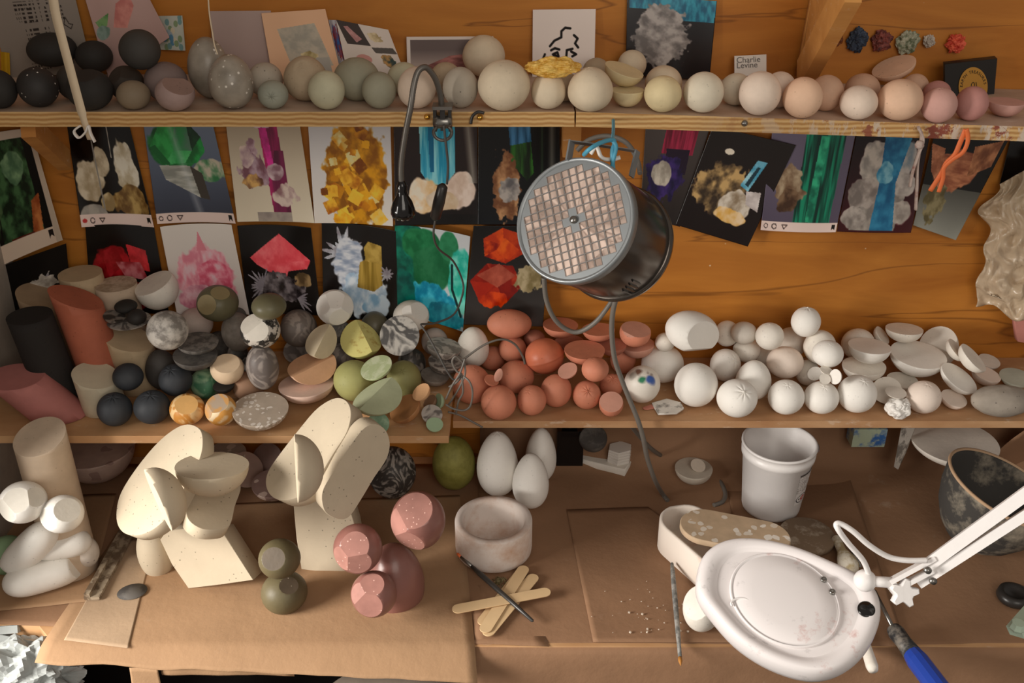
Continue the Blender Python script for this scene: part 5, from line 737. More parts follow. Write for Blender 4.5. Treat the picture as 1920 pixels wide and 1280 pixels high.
# ------------------------------------------------------------------ written cards
def text_mesh(name, txt, size, mat_, origin, right, up, parent=None, extrude=.00005, align='LEFT'):
    cu = bpy.data.curves.new(name, 'FONT'); cu.body = txt; cu.size = size; cu.extrude = extrude; cu.align_x = align
    o = bpy.data.objects.new(name, cu); COL.objects.link(o); dg = bpy.context.evaluated_depsgraph_get(); me = bpy.data.meshes.new_from_object(o.evaluated_get(dg)); bpy.data.objects.remove(o)
    r, u = Vector(right).normalized(), Vector(up); u = (u - r * u.dot(r)).normalized(); nrm = r.cross(u)
    me.transform(Matrix((r, u, nrm)).transposed().to_4x4()); me.materials.clear(); me.name = name
    return link_mesh(name, me, mat_, parent, Vector(origin))
c = [at(1377, 105, y=1.436), at(1437, 102, y=1.436), at(1437, 142, y=1.425), at(1377, 142, y=1.425)]
r = empty('name_card', (c[2] + c[3]) / 2, 'small white name card with two short lines of grey print', 'card', 'cards leaning on the wall above the upper shelf')
mb = MB(); mb.prism(c, (0, .0008, 0)); build('card_stock', mb, 'paperwhite', r)
for i, tx in enumerate(('Charlie', 'Levine')): text_mesh('lettering', tx, .0115, 'inkgrey', on_plane(1381, 118 + i * 10, c[3] + Vector((0, -.0006, 0)), (c[1] - c[0]).cross(c[3] - c[0]).normalized()), c[1] - c[0], c[0] - c[3], r)
# black box with a gold round emblem
q = [at(1772, 121, y=1.40), at(1870, 110, y=1.43), at(1862, 200, y=1.41), at(1772, 200, y=1.38)]
r = empty('gift_box', (q[2] + q[3]) / 2, 'flat black box with a round gold emblem behind the darker pink ball', 'box')
mb = MB(); mb.prism(q, (.004, .018, .0)); build('box_body', mb, 'card_black', r)
rt = (q[1] - q[0]).normalized(); n_ = rt.cross((q[0] - q[3]).normalized()); upq = n_.cross(rt) * 1.0; upq = (q[0] - q[3]).normalized(); n_ = rt.cross(upq).normalized(); upq = n_.cross(rt)
if n_.y > 0: n_ = -n_
cc = on_plane(1824, 163, q[0], n_) + n_ * .0006; mb = MB(); mb.prism([cc + rt * .025 * cos(a * pi / 24) + upq * .027 * sin(a * pi / 24) for a in range(48)], n_ * .0003); build('emblem', mb, 'goldprint', r)
tx = 'EARTH TREASURES'
for i, ch in enumerate(tx):
    if ch == ' ': continue
    a = radians(172 - i * 164 / (len(tx) - 1)); ur = rt * sin(a) - upq * cos(a); uo = rt * cos(a) + upq * sin(a)
    text_mesh('letter', ch, .0062, 'ink', cc + n_ * .0006 + uo * .0185, ur, uo, r, align='CENTER')
mb = MB(); mb.tube(smooth_path([cc + n_ * .0006 + rt * x + upq * y for x, y in ((-.004, -.004), (-.003, .004), (.001, .006), (.002, .001), (-.001, -.003), (.002, -.006))], 5), .0005, 6)
mb.tube([cc + n_ * .0006 + rt * x + upq * y for x, y in ((.005, .006), (.006, -.005), (.004, -.007))], .0005, 6); build('monogram', mb, 'ink', r)
# mineral lumps stuck on the wall
for j, (px, py, w_, h_, ma, mb_, lb) in enumerate([(1570, 74, 18, 24, '#5a2c14', '#8a4a22', 'small dull brown mineral lump stuck on the wall right beside the bracket'), (1608, 75, 34, 42, '#1a2230', '#3c4a5e', 'blue-black mineral lump stuck on the wall'), (1653, 77, 36, 38, '#4a1d1a', '#8f4a40', 'dark red-brown mineral lump stuck on the wall'), (1701, 80, 38, 42, '#5b6448', '#b8b7a0', 'green and white mineral lump stuck on the wall'), (1742, 77, 20, 22, '#a89e92', '#cbc2b6', 'tiny pale grey mineral lump stuck on the wall'), (1792, 82, 32, 34, '#b8301c', '#e8694a', 'bright coral red mineral lump stuck on the wall')]):
    DEF['lump%d' % j] = (lambda a, b: (lambda n: mottled(n, a, b, 150, .6, .4, .6, .8)))(ma, mb_)
    c0 = at(px, py, y=1.443); k = depth(c0) / FPX; bm = bmesh.new(); bmesh.ops.create_icosphere(bm, subdivisions=4, radius=1)
    for v in bm.verts:
        d = v.co.copy(); g = 1 + .35 * mnoise.noise(d * 2.6 + Vector((j * 9, 0, 0))) + .22 * mnoise.noise(d * 7 + Vector((j, 5, 0))); v.co = Vector((d.x * w_ / 2 * k * g, min(d.y * 10 * k * g, .0062), d.z * h_ / 2 * k * g))
    me = bpy.data.meshes.new('mineral_lump'); bm.to_mesh(me); bm.free(); tag(link_mesh('mineral_lump', me, 'lump%d' % j, None, c0), lb, 'mineral', 'mineral lumps stuck on the wall')
# gold nugget on the cream eggs
c0 = at(1036, 126, d=1.235); k = depth(c0) / FPX; bm = bmesh.new(); bmesh.ops.create_icosphere(bm, subdivisions=5, radius=1)
for v in bm.verts:
    d = v.co.copy(); g = 1 + .22 * mnoise.noise(d * 2.2) + .12 * mnoise.noise(d * 6); r_ = 1 - .25 * max(0, -d.x); v.co = Vector((d.x * 49 * k * g, d.y * 20 * k * g * r_, d.z * 19 * k * g * r_))
me = bpy.data.meshes.new('gold_nugget'); me2 = bm.to_mesh(me); bm.free(); tag(link_mesh('gold_nugget', me, 'gold', None, c0), 'lumpy gold-coloured nugget lying across the balls below the brush-stroke card', 'nugget')
# hanging tape, string, tied strips
def ribbon(mb, pts, wd, th=.0006, wdir=(1, 0, 0), twist=0):
    pts = [Vector(p) for p in pts]; vs = []; n = len(pts)
    for i, p in enumerate(pts):
        wv = Vector(wdir) if not twist else Matrix.Rotation(twist * i / n, 3, 'Z') @ Vector(wdir); ww = wd[i] if isinstance(wd, (list, tuple)) else wd
        for s in (-1, 1): vs.append(p + wv * ww / 2 * s)
        for s in (1, -1): vs.append(p + wv * ww / 2 * s + Vector((0, th, 0)))
    fs = [(i * 4 + k, i * 4 + (k + 1) % 4, (i + 1) * 4 + (k + 1) % 4, (i + 1) * 4 + k) for i in range(n - 1) for k in range(4)] + [(3, 2, 1, 0), tuple((n - 1) * 4 + k for k in range(4))]
    return mb.add(vs, fs, 0, True)
r = empty('hanging_tape', at(168, 260, y=1.22), 'cream fabric tape hanging in front of the dark balls with a knotted end', 'tape')
mb = MB(); pp = smooth_path([at(x, y, y=1.15 + .0002 * i) for i, (x, y) in enumerate([(95, -40), (103, 20), (118, 80), (134, 140), (146, 185), (158, 228), (170, 262)])], 5); ribbon(mb, pp, [.0105] * 24 + [.008] * (len(pp) - 24)); build('tape', mb, 'tape', r)
mb = MB(); mb.tube(smooth_path([at(x, y, y=1.145) for x, y in [(150, 236), (139, 246), (148, 258), (160, 248), (166, 236), (170, 250), (178, 266)]], 6), .0035, 8, flat=.35); build('knot', mb, 'paperwhite', r)
mb = MB(); mb.tube(smooth_path([at(x, y, y=1.22) for x, y in [(389, -40), (392, 20), (398, 60), (402, 84), (408, 102)]], 6), .0009, 6); tag(build('string', mb, 'tape'), 'thin pale string hanging down in front of the tall grey egg', 'string')
r = empty('twisted_tie', at(1718, 250, y=1.24), 'grey-pink twisted rag strip hanging from the upper shelf edge', 'tie')
mb = MB(); mb.tube(smooth_path([at(x, y, y=1.238) for x, y in [(1722, 238), (1728, 252), (1725, 275), (1720, 310), (1719, 350), (1717, 393)]], 6), .0038, 8, flat=.5); mb.tube(smooth_path([at(x, y, y=1.236) for x, y in [(1722, 240), (1731, 262), (1722, 290), (1712, 320), (1706, 350)]], 6), .0035, 8, flat=.5); build('strip', mb, 'twist', r)
mb = MB(); mb.lathe([(.001, -.005), (.005, -.003), (.006, 0), (.004, .005), (.001, .006)], o=at(1724, 272, y=1.234), n=12); build('knot', mb, 'twist', r)
mb = MB(); mb.tube(smooth_path([at(x, y, y=1.236) for x, y in [(1811, 242), (1800, 268), (1790, 290), (1775, 305), (1765, 325), (1744, 358)]], 6), .0035, 8, flat=.45); mb.tube(smooth_path([at(x, y, y=1.234) for x, y in [(1812, 242), (1815, 262), (1806, 285), (1785, 300), (1770, 315), (1768, 335), (1760, 360)]], 6), .003, 8, flat=.45)
tag(build('rubber_tie', mb, 'orange'), 'bright orange rubber tie looped over a screw on the upper shelf edge', 'tie')
for px, py, m_, lb in [(801, 219, 'brass', 'round brass screw head left of the lamp clip'), (900, 220, 'brass', 'round brass screw head right of the lamp clip, wrapped by a black loop'), (1396, 231, 'steel', 'shiny steel screw head in the stained shelf edge')]:
    mb = MB(); mb.lathe([(.0001, .004), (.0028, .0032), (.004, .0012), (.0042, 0)][::-1], Matrix.Rotation(pi / 2, 3, 'X'), at(px, py, y=1.245), 16); tag(build('screw', mb, m_), lb, 'screw', 'screws in the upper shelf edge')
mb = MB(); mb.tube(smooth_path([at(x, y, y=1.2405) for x, y in [(883, 232), (886, 218), (896, 210), (908, 212)]], 5), .002, 8); tag(build('hook_loop', mb, 'darkplastic'), 'short black wire loop hooked over the right brass screw', 'loop')
# ------------------------------------------------------------------ clip-on gooseneck lamp
YL = 1.225
r = empty('clip_lamp', at(830, 262, y=YL), 'black clip-on lamp whose grey gooseneck arches over the upper shelf edge', 'lamp')
pth = smooth_path([at(x, y, y=yy) for x, y, yy in [(828, 203, 1.232), (826, 180, 1.23), (818, 152, 1.225), (808, 135, 1.22), (797, 126, 1.215), (784, 134, 1.21), (776, 160, 1.205), (770, 200, 1.2), (761, 245, 1.2), (754, 290, 1.2), (752, 320, 1.2), (753, 342, 1.2)]], 14)
mb = MB(); mb.tube(pth, .0036, 12, rs=[.0036 + (.00025 if i % 2 else 0) for i in range(len(pth))]); build('gooseneck', mb, 'neck', r)
hd = at(753, 338, y=1.2); bt = at(756, 405, y=1.2); ax = (hd - bt).normalized(); rot = ax.to_track_quat('Z', 'Y').to_matrix(); Lh = (hd - bt).length; k = depth(bt) / FPX
mb = MB(); mb.lathe([(21 * k, .0), (23 * k, .004), (22.5 * k, .010), (18 * k, .020), (11 * k, .028), (9 * k, .034), (10 * k, .040), (8 * k, Lh - .004), (5 * k, Lh)], rot, bt, 32); hdo = build('lamp_head', mb, 'blackgloss', r)
mb = MB(); mb.lathe([(17.5 * k, -.0012), (18 * k, .0005)], rot, bt, 28)
for a in range(8): mb.lathe([(.0001, -.003), (.0022, -.002), (.0024, 0)], rot, bt + rot @ Vector((.0085 * cos(a * pi / 4), .0085 * sin(a * pi / 4), -.0012)), 8)
build('led_ring', mb, 'steel', r)
mb = MB(); k = 1.27 / FPX; mb.box(at(830, 199, y=1.228), (36 * k, .022, .004)); build('clip_plate', mb, 'neck', r)
mb = MB()
for sx in (-1, 1): mb.box(at(830 + sx * 14, 222, y=1.236), (.004, .014, .030))
mb.box(at(830, 222, y=1.228), (.006, .006, .03)); build('clip_body', mb, 'darkplastic', r)
mb = MB(); mb.lathe([(.006, -.012), (.0085, -.006), (.0085, .006), (.006, .012)], Matrix.Rotation(pi / 2, 3, 'Y'), at(830, 228, y=1.232), 16); build('clip_spring', mb, 'steel', r)
lp = [at(830 + 17 * cos(a * pi / 12) * (1 if sin(a * pi / 12) < 0.3 else .9), 248 - 15 * sin(a * pi / 12) , y=1.228) for a in range(24)]
mb = MB(); mb.tube(lp + [lp[0]], .0021, 8); build('clip_handle', mb, 'neck', r)
# lamp cable with switch and tied bundle
r = empty('lamp_cable', at(860, 700, y=1.25), 'thin black lamp cable with an inline switch, bundled beside the terracotta balls', 'cable')
YC = 1.235
def path(pl, k=8): return smooth_path([at(x, y, y=yy) for x, y, yy in pl], k)
mb = MB(); mb.tube(path([(832, 235, 1.222), (836, 270, 1.222), (840, 310, 1.225), (838, 345, 1.228)]), .0016, 8); mb.tube(path([(817, 408, 1.232), (813, 440, 1.24), (822, 466, 1.26), (850, 490, 1.30), (868, 530, 1.32), (865, 560, 1.31), (850, 590, 1.29), (818, 605, 1.27), (800, 607, 1.262), (789, 609, 1.255), (800, 625, 1.25), (822, 665, 1.24), (838, 695, 1.235), (852, 712, 1.235), (866, 700, 1.235)]), .0015, 8); build('cord', mb, 'cabledark', r)
mb = MB(); a0, a1 = at(831, 345, y=1.226), at(815, 412, y=1.232); dd = (a0 - a1).normalized(); rot = dd.to_track_quat('Z', 'Y').to_matrix()
mb.lathe([(.003, 0), (.0068, .004), (.0078, (a0 - a1).length * .5), (.0068, (a0 - a1).length - .004), (.003, (a0 - a1).length)], rot, a1, 20); sw = build('switch', mb, 'darkplastic', r)
mb = MB(); mb.tube(path([(866, 676, 1.24), (905, 648, 1.25), (940, 636, 1.26), (965, 645, 1.27), (980, 668, 1.28), (984, 682, 1.285)]), .0016, 8)
for pl in ([(868, 680, 1.235), (855, 668, 1.23), (848, 678, 1.23), (856, 695, 1.23), (866, 702, 1.23), (858, 715, 1.235), (842, 725, 1.24)], [(870, 676, 1.232), (872, 700, 1.23), (862, 725, 1.232), (850, 745, 1.24), (840, 760, 1.25)], [(868, 705, 1.232), (880, 715, 1.225), (886, 735, 1.225), (882, 760, 1.225), (870, 769, 1.225), (850, 766, 1.225), (836, 758, 1.23)], [(866, 708, 1.23), (868, 735, 1.232), (860, 752, 1.236), (855, 775, 1.24)], [(840, 772, 1.244), (862, 778, 1.246), (885, 790, 1.246), (905, 801, 1.244)], [(872, 672, 1.23), (862, 700, 1.228), (848, 722, 1.228), (836, 748, 1.23)]): mb.tube(path(pl), .0015, 8)
build('bundle', mb, 'cable', r)
# ------------------------------------------------------------------ round heater hanging from the shelf
nz = view(.872, -.47, .12).normalized(); fc = at(1077, 413, d=1.15); Rf = 121 * 1.15 / FPX; Lb = .130
rx = Vector((0, 0, 1)).cross(nz).normalized(); ry = nz.cross(rx); tilt = radians(-30); gx = rx * cos(tilt) - ry * sin(tilt); gy = rx * sin(tilt) + ry * cos(tilt)
B3 = Matrix((rx, ry, nz)).transposed()
r = empty('round_heater', fc - nz * Lb * .5 - Vector((0, 0, Rf)), 'round metal drum heater with a square ceramic grid face, hung from the upper shelf', 'heater')
mb = MB(); mb.lathe([(Rf * .955, -Lb), (Rf * .96, -Lb + .002), (Rf * .965, -.004), (Rf * .955, -.002)], B3, fc, 72); build('drum', mb, 'heatbody', r)
mb = MB(); mb.lathe([(Rf * .2, -Lb - .006), (Rf * .9, -Lb - .005), (Rf * 1.0, -Lb - .002), (Rf * 1.01, -Lb + .004), (Rf * .97, -Lb + .008)], B3, fc, 72); build('back_rim', mb, 'heatbody', r)
cell = Rf * .1285; holes = []; 
for i in range(-8, 9):
    for j in range(-8, 9):
        x, y = i * cell, j * cell
        if (abs(x) + cell / 2) ** 2 + (abs(y) + cell / 2) ** 2 < (Rf * .925) ** 2 and not (abs(i) + abs(j) <= 1): holes.append((i, j))
mb = MB(); mb.lathe([(Rf * .93, -.012), (Rf * 1.0, -.010), (Rf * 1.0, .0), (Rf * .985, .0035), (Rf * .955, .0035), (Rf * .93, .0015)], B3, fc, 72, caps=False); build('face_rim', mb, 'heatergrey', r)
G_ = set(holes); g = cell / 2; gw = cell * .43; mb = MB(); R2 = Rf * .94
def gp(x, y, z): return fc + gx * x + gy * y + nz * z
for i in range(-9, 10):
    for j in range(-9, 10):
        x, y = i * cell, j * cell; c4 = [(x - g, y - g), (x + g, y - g), (x + g, y + g), (x - g, y + g)]
        if (i, j) in G_: continue
        if min(hypot_ for hypot_ in [sqrt(a * a + b * b) for a, b in c4]) > R2: continue
        c4 = [(a * min(1, R2 / max(1e-9, sqrt(a * a + b * b))), b * min(1, R2 / max(1e-9, sqrt(a * a + b * b)))) for a, b in c4]
        mb.add([gp(a, b, .0012) for a, b in c4], [(0, 1, 2, 3)], 0, False)
build('face_plate', mb, 'heatergrey', r)
mb = MB()
for (i, j) in holes:
    x, y = i * cell, j * cell; o4 = [(x - g, y - g), (x + g, y - g), (x + g, y + g), (x - g, y + g)]; i4 = [(x - gw, y - gw), (x + gw, y - gw), (x + gw, y + gw), (x - gw, y + gw)]
    vs = [gp(a, b, .0012) for a, b in o4] + [gp(a, b, .0018) for a, b in i4] + [gp(a, b, .0004) for a, b in i4]
    mb.add(vs, [(k, (k + 1) % 4, 4 + (k + 1) % 4, 4 + k) for k in range(4)] + [(4 + k, 4 + (k + 1) % 4, 8 + (k + 1) % 4, 8 + k) for k in range(4)], 0, False)
build('grille', mb, 'gridwire', r, fix=False)
mb = MB(); mb.lathe([(.0001, .0006), (Rf * .92, .0006)], B3, fc, 72); build('ceramic_plate', mb, 'ceramic', r)
mb = MB(); mb.lathe([(.0001, .006), (.003, .0055), (.0045, .004), (.0045, .001)], B3, fc, 20); build('centre_screw', mb, 'steel', r)
mb = MB()
for k_ in range(4):
    a = radians(-38 - k_ * 5); b_ = rx * cos(a) + ry * sin(a); t_ = ry * cos(a) - rx * sin(a); c_ = fc + b_ * Rf * .967 - nz * (Lb - .038 + .004 * k_); mb.box(c_, (.026, .0022, .003), Matrix((nz, t_, b_)).transposed())
build('vent_slots', mb, 'blackgloss', r)
mb = MB(); ha = [at(1066, 300, d=1.16), at(1072, 266, d=1.165), at(1120, 272, d=1.18), at(1195, 284, d=1.215), at(1184, 330, d=1.22)]
for p0, p1 in zip(ha, ha[1:]):
    dd = (p1 - p0); rot = Matrix((dd.normalized(), nz, dd.normalized().cross(nz))).transposed(); mb.box((p0 + p1) / 2, (dd.length + .002, .013, .0022), rot)
build('handle', mb, 'heatergrey', r)
mb = MB(); mb.tube(path([(1095, 290, 1.10), (1105, 280, 1.09), (1125, 268, 1.10), (1148, 262, 1.12), (1152, 270, 1.12), (1148, 285, 1.115), (1150, 322, 1.11)]), .0026, 8); mb.tube(path([(1148, 262, 1.12), (1155, 275, 1.115), (1150, 300, 1.11), (1146, 320, 1.11)]), .0024, 8); mb.tube(path([(1148, 264, 1.12), (1150, 245, 1.18), (1150, 225, 1.243)]), .002, 8); tag(build('blue_twine', mb, 'bluetwine'), 'blue twine tying the heater handle up to the shelf', 'twine')
mb = MB(); mb.tube(path([(1108, 288, 1.12), (1118, 275, 1.12), (1128, 295, 1.12), (1145, 299, 1.12), (1163, 295, 1.12)]), .004, 8, flat=.6); tag(build('white_hook', mb, 'paperwhite'), 'small white plastic hook under the heater handle', 'hook')
r = empty('heater_cable', at(1240, 930, z=.01), 'thick grey heater cable looping down past the balls onto the workbench', 'cable')
mb = MB(); mb.tube(path([(1082, 282, 1.24), (1105, 262, 1.24), (1140, 255, 1.24), (1175, 268, 1.24), (1195, 300, 1.24), (1200, 325, 1.22)]), .0032, 10); mb.tube(path([(1020, 520, 1.22), (1024, 560, 1.225), (1038, 595, 1.23), (1060, 616, 1.235), (1085, 622, 1.235), (1115, 605, 1.23), (1140, 575, 1.225), (1162, 540, 1.22)]), .0034, 10)
mb.tube(path([(1160, 545, 1.2), (1150, 580, 1.21), (1147, 620, 1.22), (1152, 670, 1.23), (1165, 710, 1.235), (1180, 748, 1.236), (1197, 790, 1.235), (1207, 825, 1.237)]) + smooth_path([at(1207, 825, y=1.237), at(1214, 860, y=1.25), at(1228, 900, y=1.27), at(1242, 925, z=.012), at(1252, 938, z=.006)], 8), .0036, 10)
mb.tube(smooth_path([at(1182, 796, y=1.30), at(1197, 815, y=1.34), at(1220, 840, y=1.37), at(1245, 857, z=.02), at(1270, 868, z=.008), at(1290, 873, z=.006)], 8), .0036, 10); mb.tube(smooth_path([at(x, y, z=.0045) for x, y in [(1338, 888), (1352, 905), (1360, 925), (1355, 940), (1338, 947)]], 8), .0036, 10); build('cord', mb, 'cable', r)
# ------------------------------------------------------------------ paper on the bench
def zsheet(name, quad, label, mat_, z=.001, nu=40, nv=30, amp=.0012, th=.0004, zf=None, seed=0, cat='paper', grp=None, parent=None, jag=0):
    vs = []
    for j in range(nv):
        v = j / (nv - 1)
        for i in range(nu):
            u = i / (nu - 1); (x0, y0), (x1, y1), (x2, y2), (x3, y3) = quad; px = (x0 * (1 - u) + x1 * u) * (1 - v) + (x3 * (1 - u) + x2 * u) * v; py = (y0 * (1 - u) + y1 * u) * (1 - v) + (y3 * (1 - u) + y2 * u) * v
            if jag and v > .9: py += jag * mnoise.noise(Vector((u * 9, seed, 0)))
            p = at(px, py, z=z); n = mnoise.noise(Vector((p.x * 9, p.y * 9, seed))) + .5 * mnoise.noise(Vector((p.x * 23, p.y * 23, seed)))
            p.z = z + amp * max(0, n + .1) + (zf(u, v, p) if zf else 0); vs.append(p)
    vs = np.array([tuple(p) for p in vs]); c = vs.mean(0); c[2] = vs[:, 2].min()
    fs = [(j * nu + i, (j + 1) * nu + i, (j + 1) * nu + i + 1, j * nu + i + 1) for j in range(nv - 1) for i in range(nu - 1)]
    me = bpy.data.meshes.new(name); me.from_pydata((vs - c).tolist(), [], fs); me.polygons.foreach_set('use_smooth', [True] * len(fs)); o = link_mesh(name, me, mat_, parent, Vector(c))
    md = o.modifiers.new('thickness', 'SOLIDIFY'); md.thickness = th; md.offset = 1
    return tag(o, label, cat, grp)
GP = 'kraft paper sheets covering the workbench'
# the base sheet: from the wall foot over the bench and down over its front edge on the right
mb = MB(); nx = 60; prof = [(1.446, .26), (1.444, .20), (1.438, .12), (1.424, .06), (1.40, .018), (1.36, .0035), (1.28, .0008), (1.2, .0008), (1.12, .0008), (1.06, .0008), (1.02, .0008), (1.004, -.0005), (.995, -.006), (.991, -.02), (.988, -.06), (.986, -.12), (.985, -.2)]
prof = [(a[0] + (b[0] - a[0]) * t / 3, a[1] + (b[1] - a[1]) * t / 3) for a, b in zip(prof, prof[1:]) for t in range(3)] + [prof[-1]]; vs = []
for y, z in prof:
    for i in range(nx):
        x = -.055 + 1.015 * i / (nx - 1); kk = .35 + .65 * min(1, max(0, (x - .12) / .12)) if z > .004 else 1
        kk *= (1 - .5 * min(1, max(0, (x - .52) / .1))) if z > .004 else 1
        n = mnoise.noise(Vector((x * 8, y * 8, z * 8))); zz = z * kk + max(0, n) * .0016; vs.append((x, y - (abs(n) * .006 if z < -.01 or z > .02 else 0), min(zz, .17)))
mb.add(vs, [(j * nx + i, j * nx + i + 1, (j + 1) * nx + i + 1, (j + 1) * nx + i) for j in range(len(prof) - 1) for i in range(nx - 1)])
o = tag(build('kraft_paper', mb, 'kraft'), 'large brown kraft paper sheet curling up the wall and hanging over the right bench front', 'paper', GP); md = o.modifiers.new('thickness', 'SOLIDIFY'); md.thickness = .0004; md.offset = -1
zsheet('kraft_paper', [(-60, 870), (905, 870), (1030, 1212), (-60, 1168)], 'brown kraft paper sheet lying flat under the cream sculptures at the back left', 'kraft', .0006, seed=3, grp=GP)
def droop(u, v, p): return -.012 * max(0, (1.004 - p.y) / .03) ** 1.3 - (.0 if v < .9 else 0)
zsheet('kraft_paper', [(252, 950), (862, 928), (895, 1257), (62, 1232)], 'light brown kraft paper sheet with ragged front edge under the pink and green sculptures', 'kraftlight', .0016, zf=droop, seed=1, jag=5, grp=GP, nv=60)
zsheet('kraft_paper', [(-70, 935), (218, 925), (165, 1128), (-70, 1152)], 'kraft paper sheet beneath the white capsules at the left', 'kraftlight', .0022, seed=5, grp=GP)
zsheet('kraft_paper', [(1062, 955), (1215, 950), (1560, 1205), (1112, 1203)], 'kraft paper sheet with a sharp left edge in the middle of the bench', 'kraft', .0022, amp=.0006, seed=6, grp=GP)
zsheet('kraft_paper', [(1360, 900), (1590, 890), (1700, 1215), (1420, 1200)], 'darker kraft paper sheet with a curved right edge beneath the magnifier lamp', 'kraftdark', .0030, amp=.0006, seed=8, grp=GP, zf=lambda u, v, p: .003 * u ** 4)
zsheet('tissue_paper', [(225, 1010), (290, 1010), (240, 1215), (120, 1200)], 'translucent pale paper patch left of the cream sculpture', 'tissue', .0030, amp=.0006, seed=9)
mb = MB(); mb.lathe([(.0001, .0), (.021, .0), (.021, .0004), (.0001, .0005)], Matrix.Rotation(.3, 3, 'Z') @ Matrix.Diagonal((1, .8, 1)), at(248, 1109, z=.0045), 28); tag(build('clay_smear', mb, 'greydark'), 'dark grey dried slip spot on the pale paper patch', 'stain')
# torn strips hanging off the front edge
def hang(name, xs, y0, z1, label, mat_, seed, zt=-.003):
    mb = MB(); n = 14; m = 12; vs = []
    for j in range(m + 1):
        for i in range(n + 1):
            x = xs[0] + (xs[1] - xs[0]) * i / n; t = j / m; z = zt + (z1 - zt) * t * (1 + .12 * mnoise.noise(Vector((x * 30, seed, 0)))); vs.append((x, y0 - .004 * sin(t * 2) + .003 * mnoise.noise(Vector((x * 25, z * 40, seed))), z))
    mb.add(vs, [(j * (n + 1) + i, j * (n + 1) + i + 1, (j + 1) * (n + 1) + i + 1, (j + 1) * (n + 1) + i) for j in range(m) for i in range(n)]); o = tag(build(name, mb, mat_), label, 'paper', 'torn paper strips on the front bench edge'); md = o.modifiers.new('thickness', 'SOLIDIFY'); md.thickness = .0004
k1 = 1.335 / FPX
hang('paper_strip', ((243 - 960) * k1, (297 - 960) * k1), .972, -.10, 'torn kraft paper strip hanging straight down at the front left', 'kraftlight', 3, -.012)
hang('paper_strip', ((300 - 960) * k1, (550 - 960) * k1), .978, -.028, 'ragged kraft paper fold sticking out below the sheet with the sculptures', 'kraftlight', 7, -.010)
# ------------------------------------------------------------------ sculptures
def outline(pts, p0, n, k=5): return smooth_loop([on_plane(x, y, p0, n) for x, y in pts], k) if k else [on_plane(x, y, p0, n) for x, y in pts]
def slab(name, pts, p0, n, th, mats, parent, k=5, bevel=.0006):
    n = n.normalized(); mb = MB(); mb.prism(outline(pts, p0, n, k), -n * th, 0, bevel); return build(name, mb, mats, parent)
def cone_axis(c1, c2): return (c2 - c1)
def half(name, px, py, wpx, n, d, yd, mats, parent, seed):
    c = at(px, py, y=yd); r_ = wpx / 2 * depth(c) / FPX; n = Vector(n).normalized(); R = Vector((0, 0, 1)).rotation_difference(n).to_matrix()
    e = dict(k='H', c=tuple(c), a=(r_, r_, r_ * d), R=[x for row in R for x in row], cuts=[tuple(n) + (0,)], m=mats, l=''); return place_form(name, e, seed, parent)
def ball(name, px, py, w_, h_, yd, mats, parent, seed, cuts=(), cm=None, **kw):
    c = at(px, py, y=yd); k = depth(c) / FPX; al = math.asin(-(c - CAM).normalized().z); h0 = h_ / w_; cz = sqrt(max((h0 ** 2 - sin(al) ** 2) / cos(al) ** 2, .2)); r_ = w_ / 2 * k * .985
    e = dict(k='B', c=tuple(c), a=(r_, r_, r_ * cz), cuts=[tuple(Vector(q[:3]).normalized()) + (q[3] * r_,) for q in cuts], m=mats, l='', st=0, **kw)
    if cm: e['cm'] = cm
    return place_form(name, e, seed, parent)
S_ = 'sculpture'
r = empty('abstract_sculpture', at(370, 1098, z=.003), 'cream sculpture of slabs and half domes topped by a bowl shape, left on the bench', 'sculpture', 'cream stacked sculptures')
nb = Vector((-.12, -.93, .35)).normalized(); pb = at(353, 1103, z=.003)
slab('foot_block', [(300, 1012), (312, 995), (350, 990), (418, 998), (475, 1087), (414, 1096), (353, 1103), (322, 1058)], pb, nb, .040, S_, r, k=0, bevel=.001)
ball('side_lobe', 292, 1034, 68, 106, 1.158, S_, r, 901)
n1 = view(.74, -.5, .45).normalized(); p1 = at(365, 810, y=1.155)
slab('tall_slab', [(218, 972), (224, 930), (250, 885), (290, 835), (325, 805), (352, 795), (375, 805), (380, 832), (372, 865), (345, 915), (318, 962), (290, 990), (258, 1003), (230, 997)], p1, n1, .022, S_, r)
half('leaning_dome', 296, 937, 126, view(.43, -.84, -.38), .78, 1.025, S_, r, 902)
half('upper_dome', 398, 872, 134, view(.26, .05, .96), .85, 1.095, S_, r, 903)
n2 = view(.55, .45, .7).normalized(); p2 = at(400, 950, y=1.10)
slab('tongue', [(360, 925), (447, 905), (440, 950), (430, 985), (405, 993), (375, 990), (352, 972), (350, 945)], p2, n2, .022, S_, r)
r = empty('abstract_sculpture', at(610, 1068, z=.003), 'cream sculpture with a long slab and shaded capsule slab, behind the pink one', 'sculpture', 'cream stacked sculptures')
pb = at(565, 1068, z=.003); nb = Vector((-.02, -.95, .32)).normalized()
slab('foot_block', [(550, 945), (575, 928), (620, 925), (655, 950), (666, 985), (676, 1040), (672, 1074), (610, 1073), (565, 1067), (556, 1010)], pb, nb, .045, S_, r, k=0, bevel=.001)
n1 = view(.78, -.45, .42).normalized(); p1 = at(645, 765, y=1.155)
slab('tall_slab', [(499, 912), (502, 885), (525, 850), (560, 805), (595, 765), (628, 746), (650, 752), (658, 775), (650, 810), (625, 850), (600, 890), (570, 925), (538, 937), (512, 932)], p1, n1, .030, S_, r)
half('upright_dome', 555, 878, 128, view(.24, -.97, -.05), .8, 1.035, S_, r, 904)
n2 = view(.72, .52, -.30).normalized(); p2 = at(665, 880, y=1.098)
slab('capsule_slab', [(605, 920), (618, 895), (650, 845), (680, 805), (702, 795), (722, 805), (731, 830), (725, 860), (702, 895), (678, 935), (655, 968), (635, 973), (612, 962), (604, 942)], p2, n2, .026, S_, r)
P_ = 'pinksculpt'
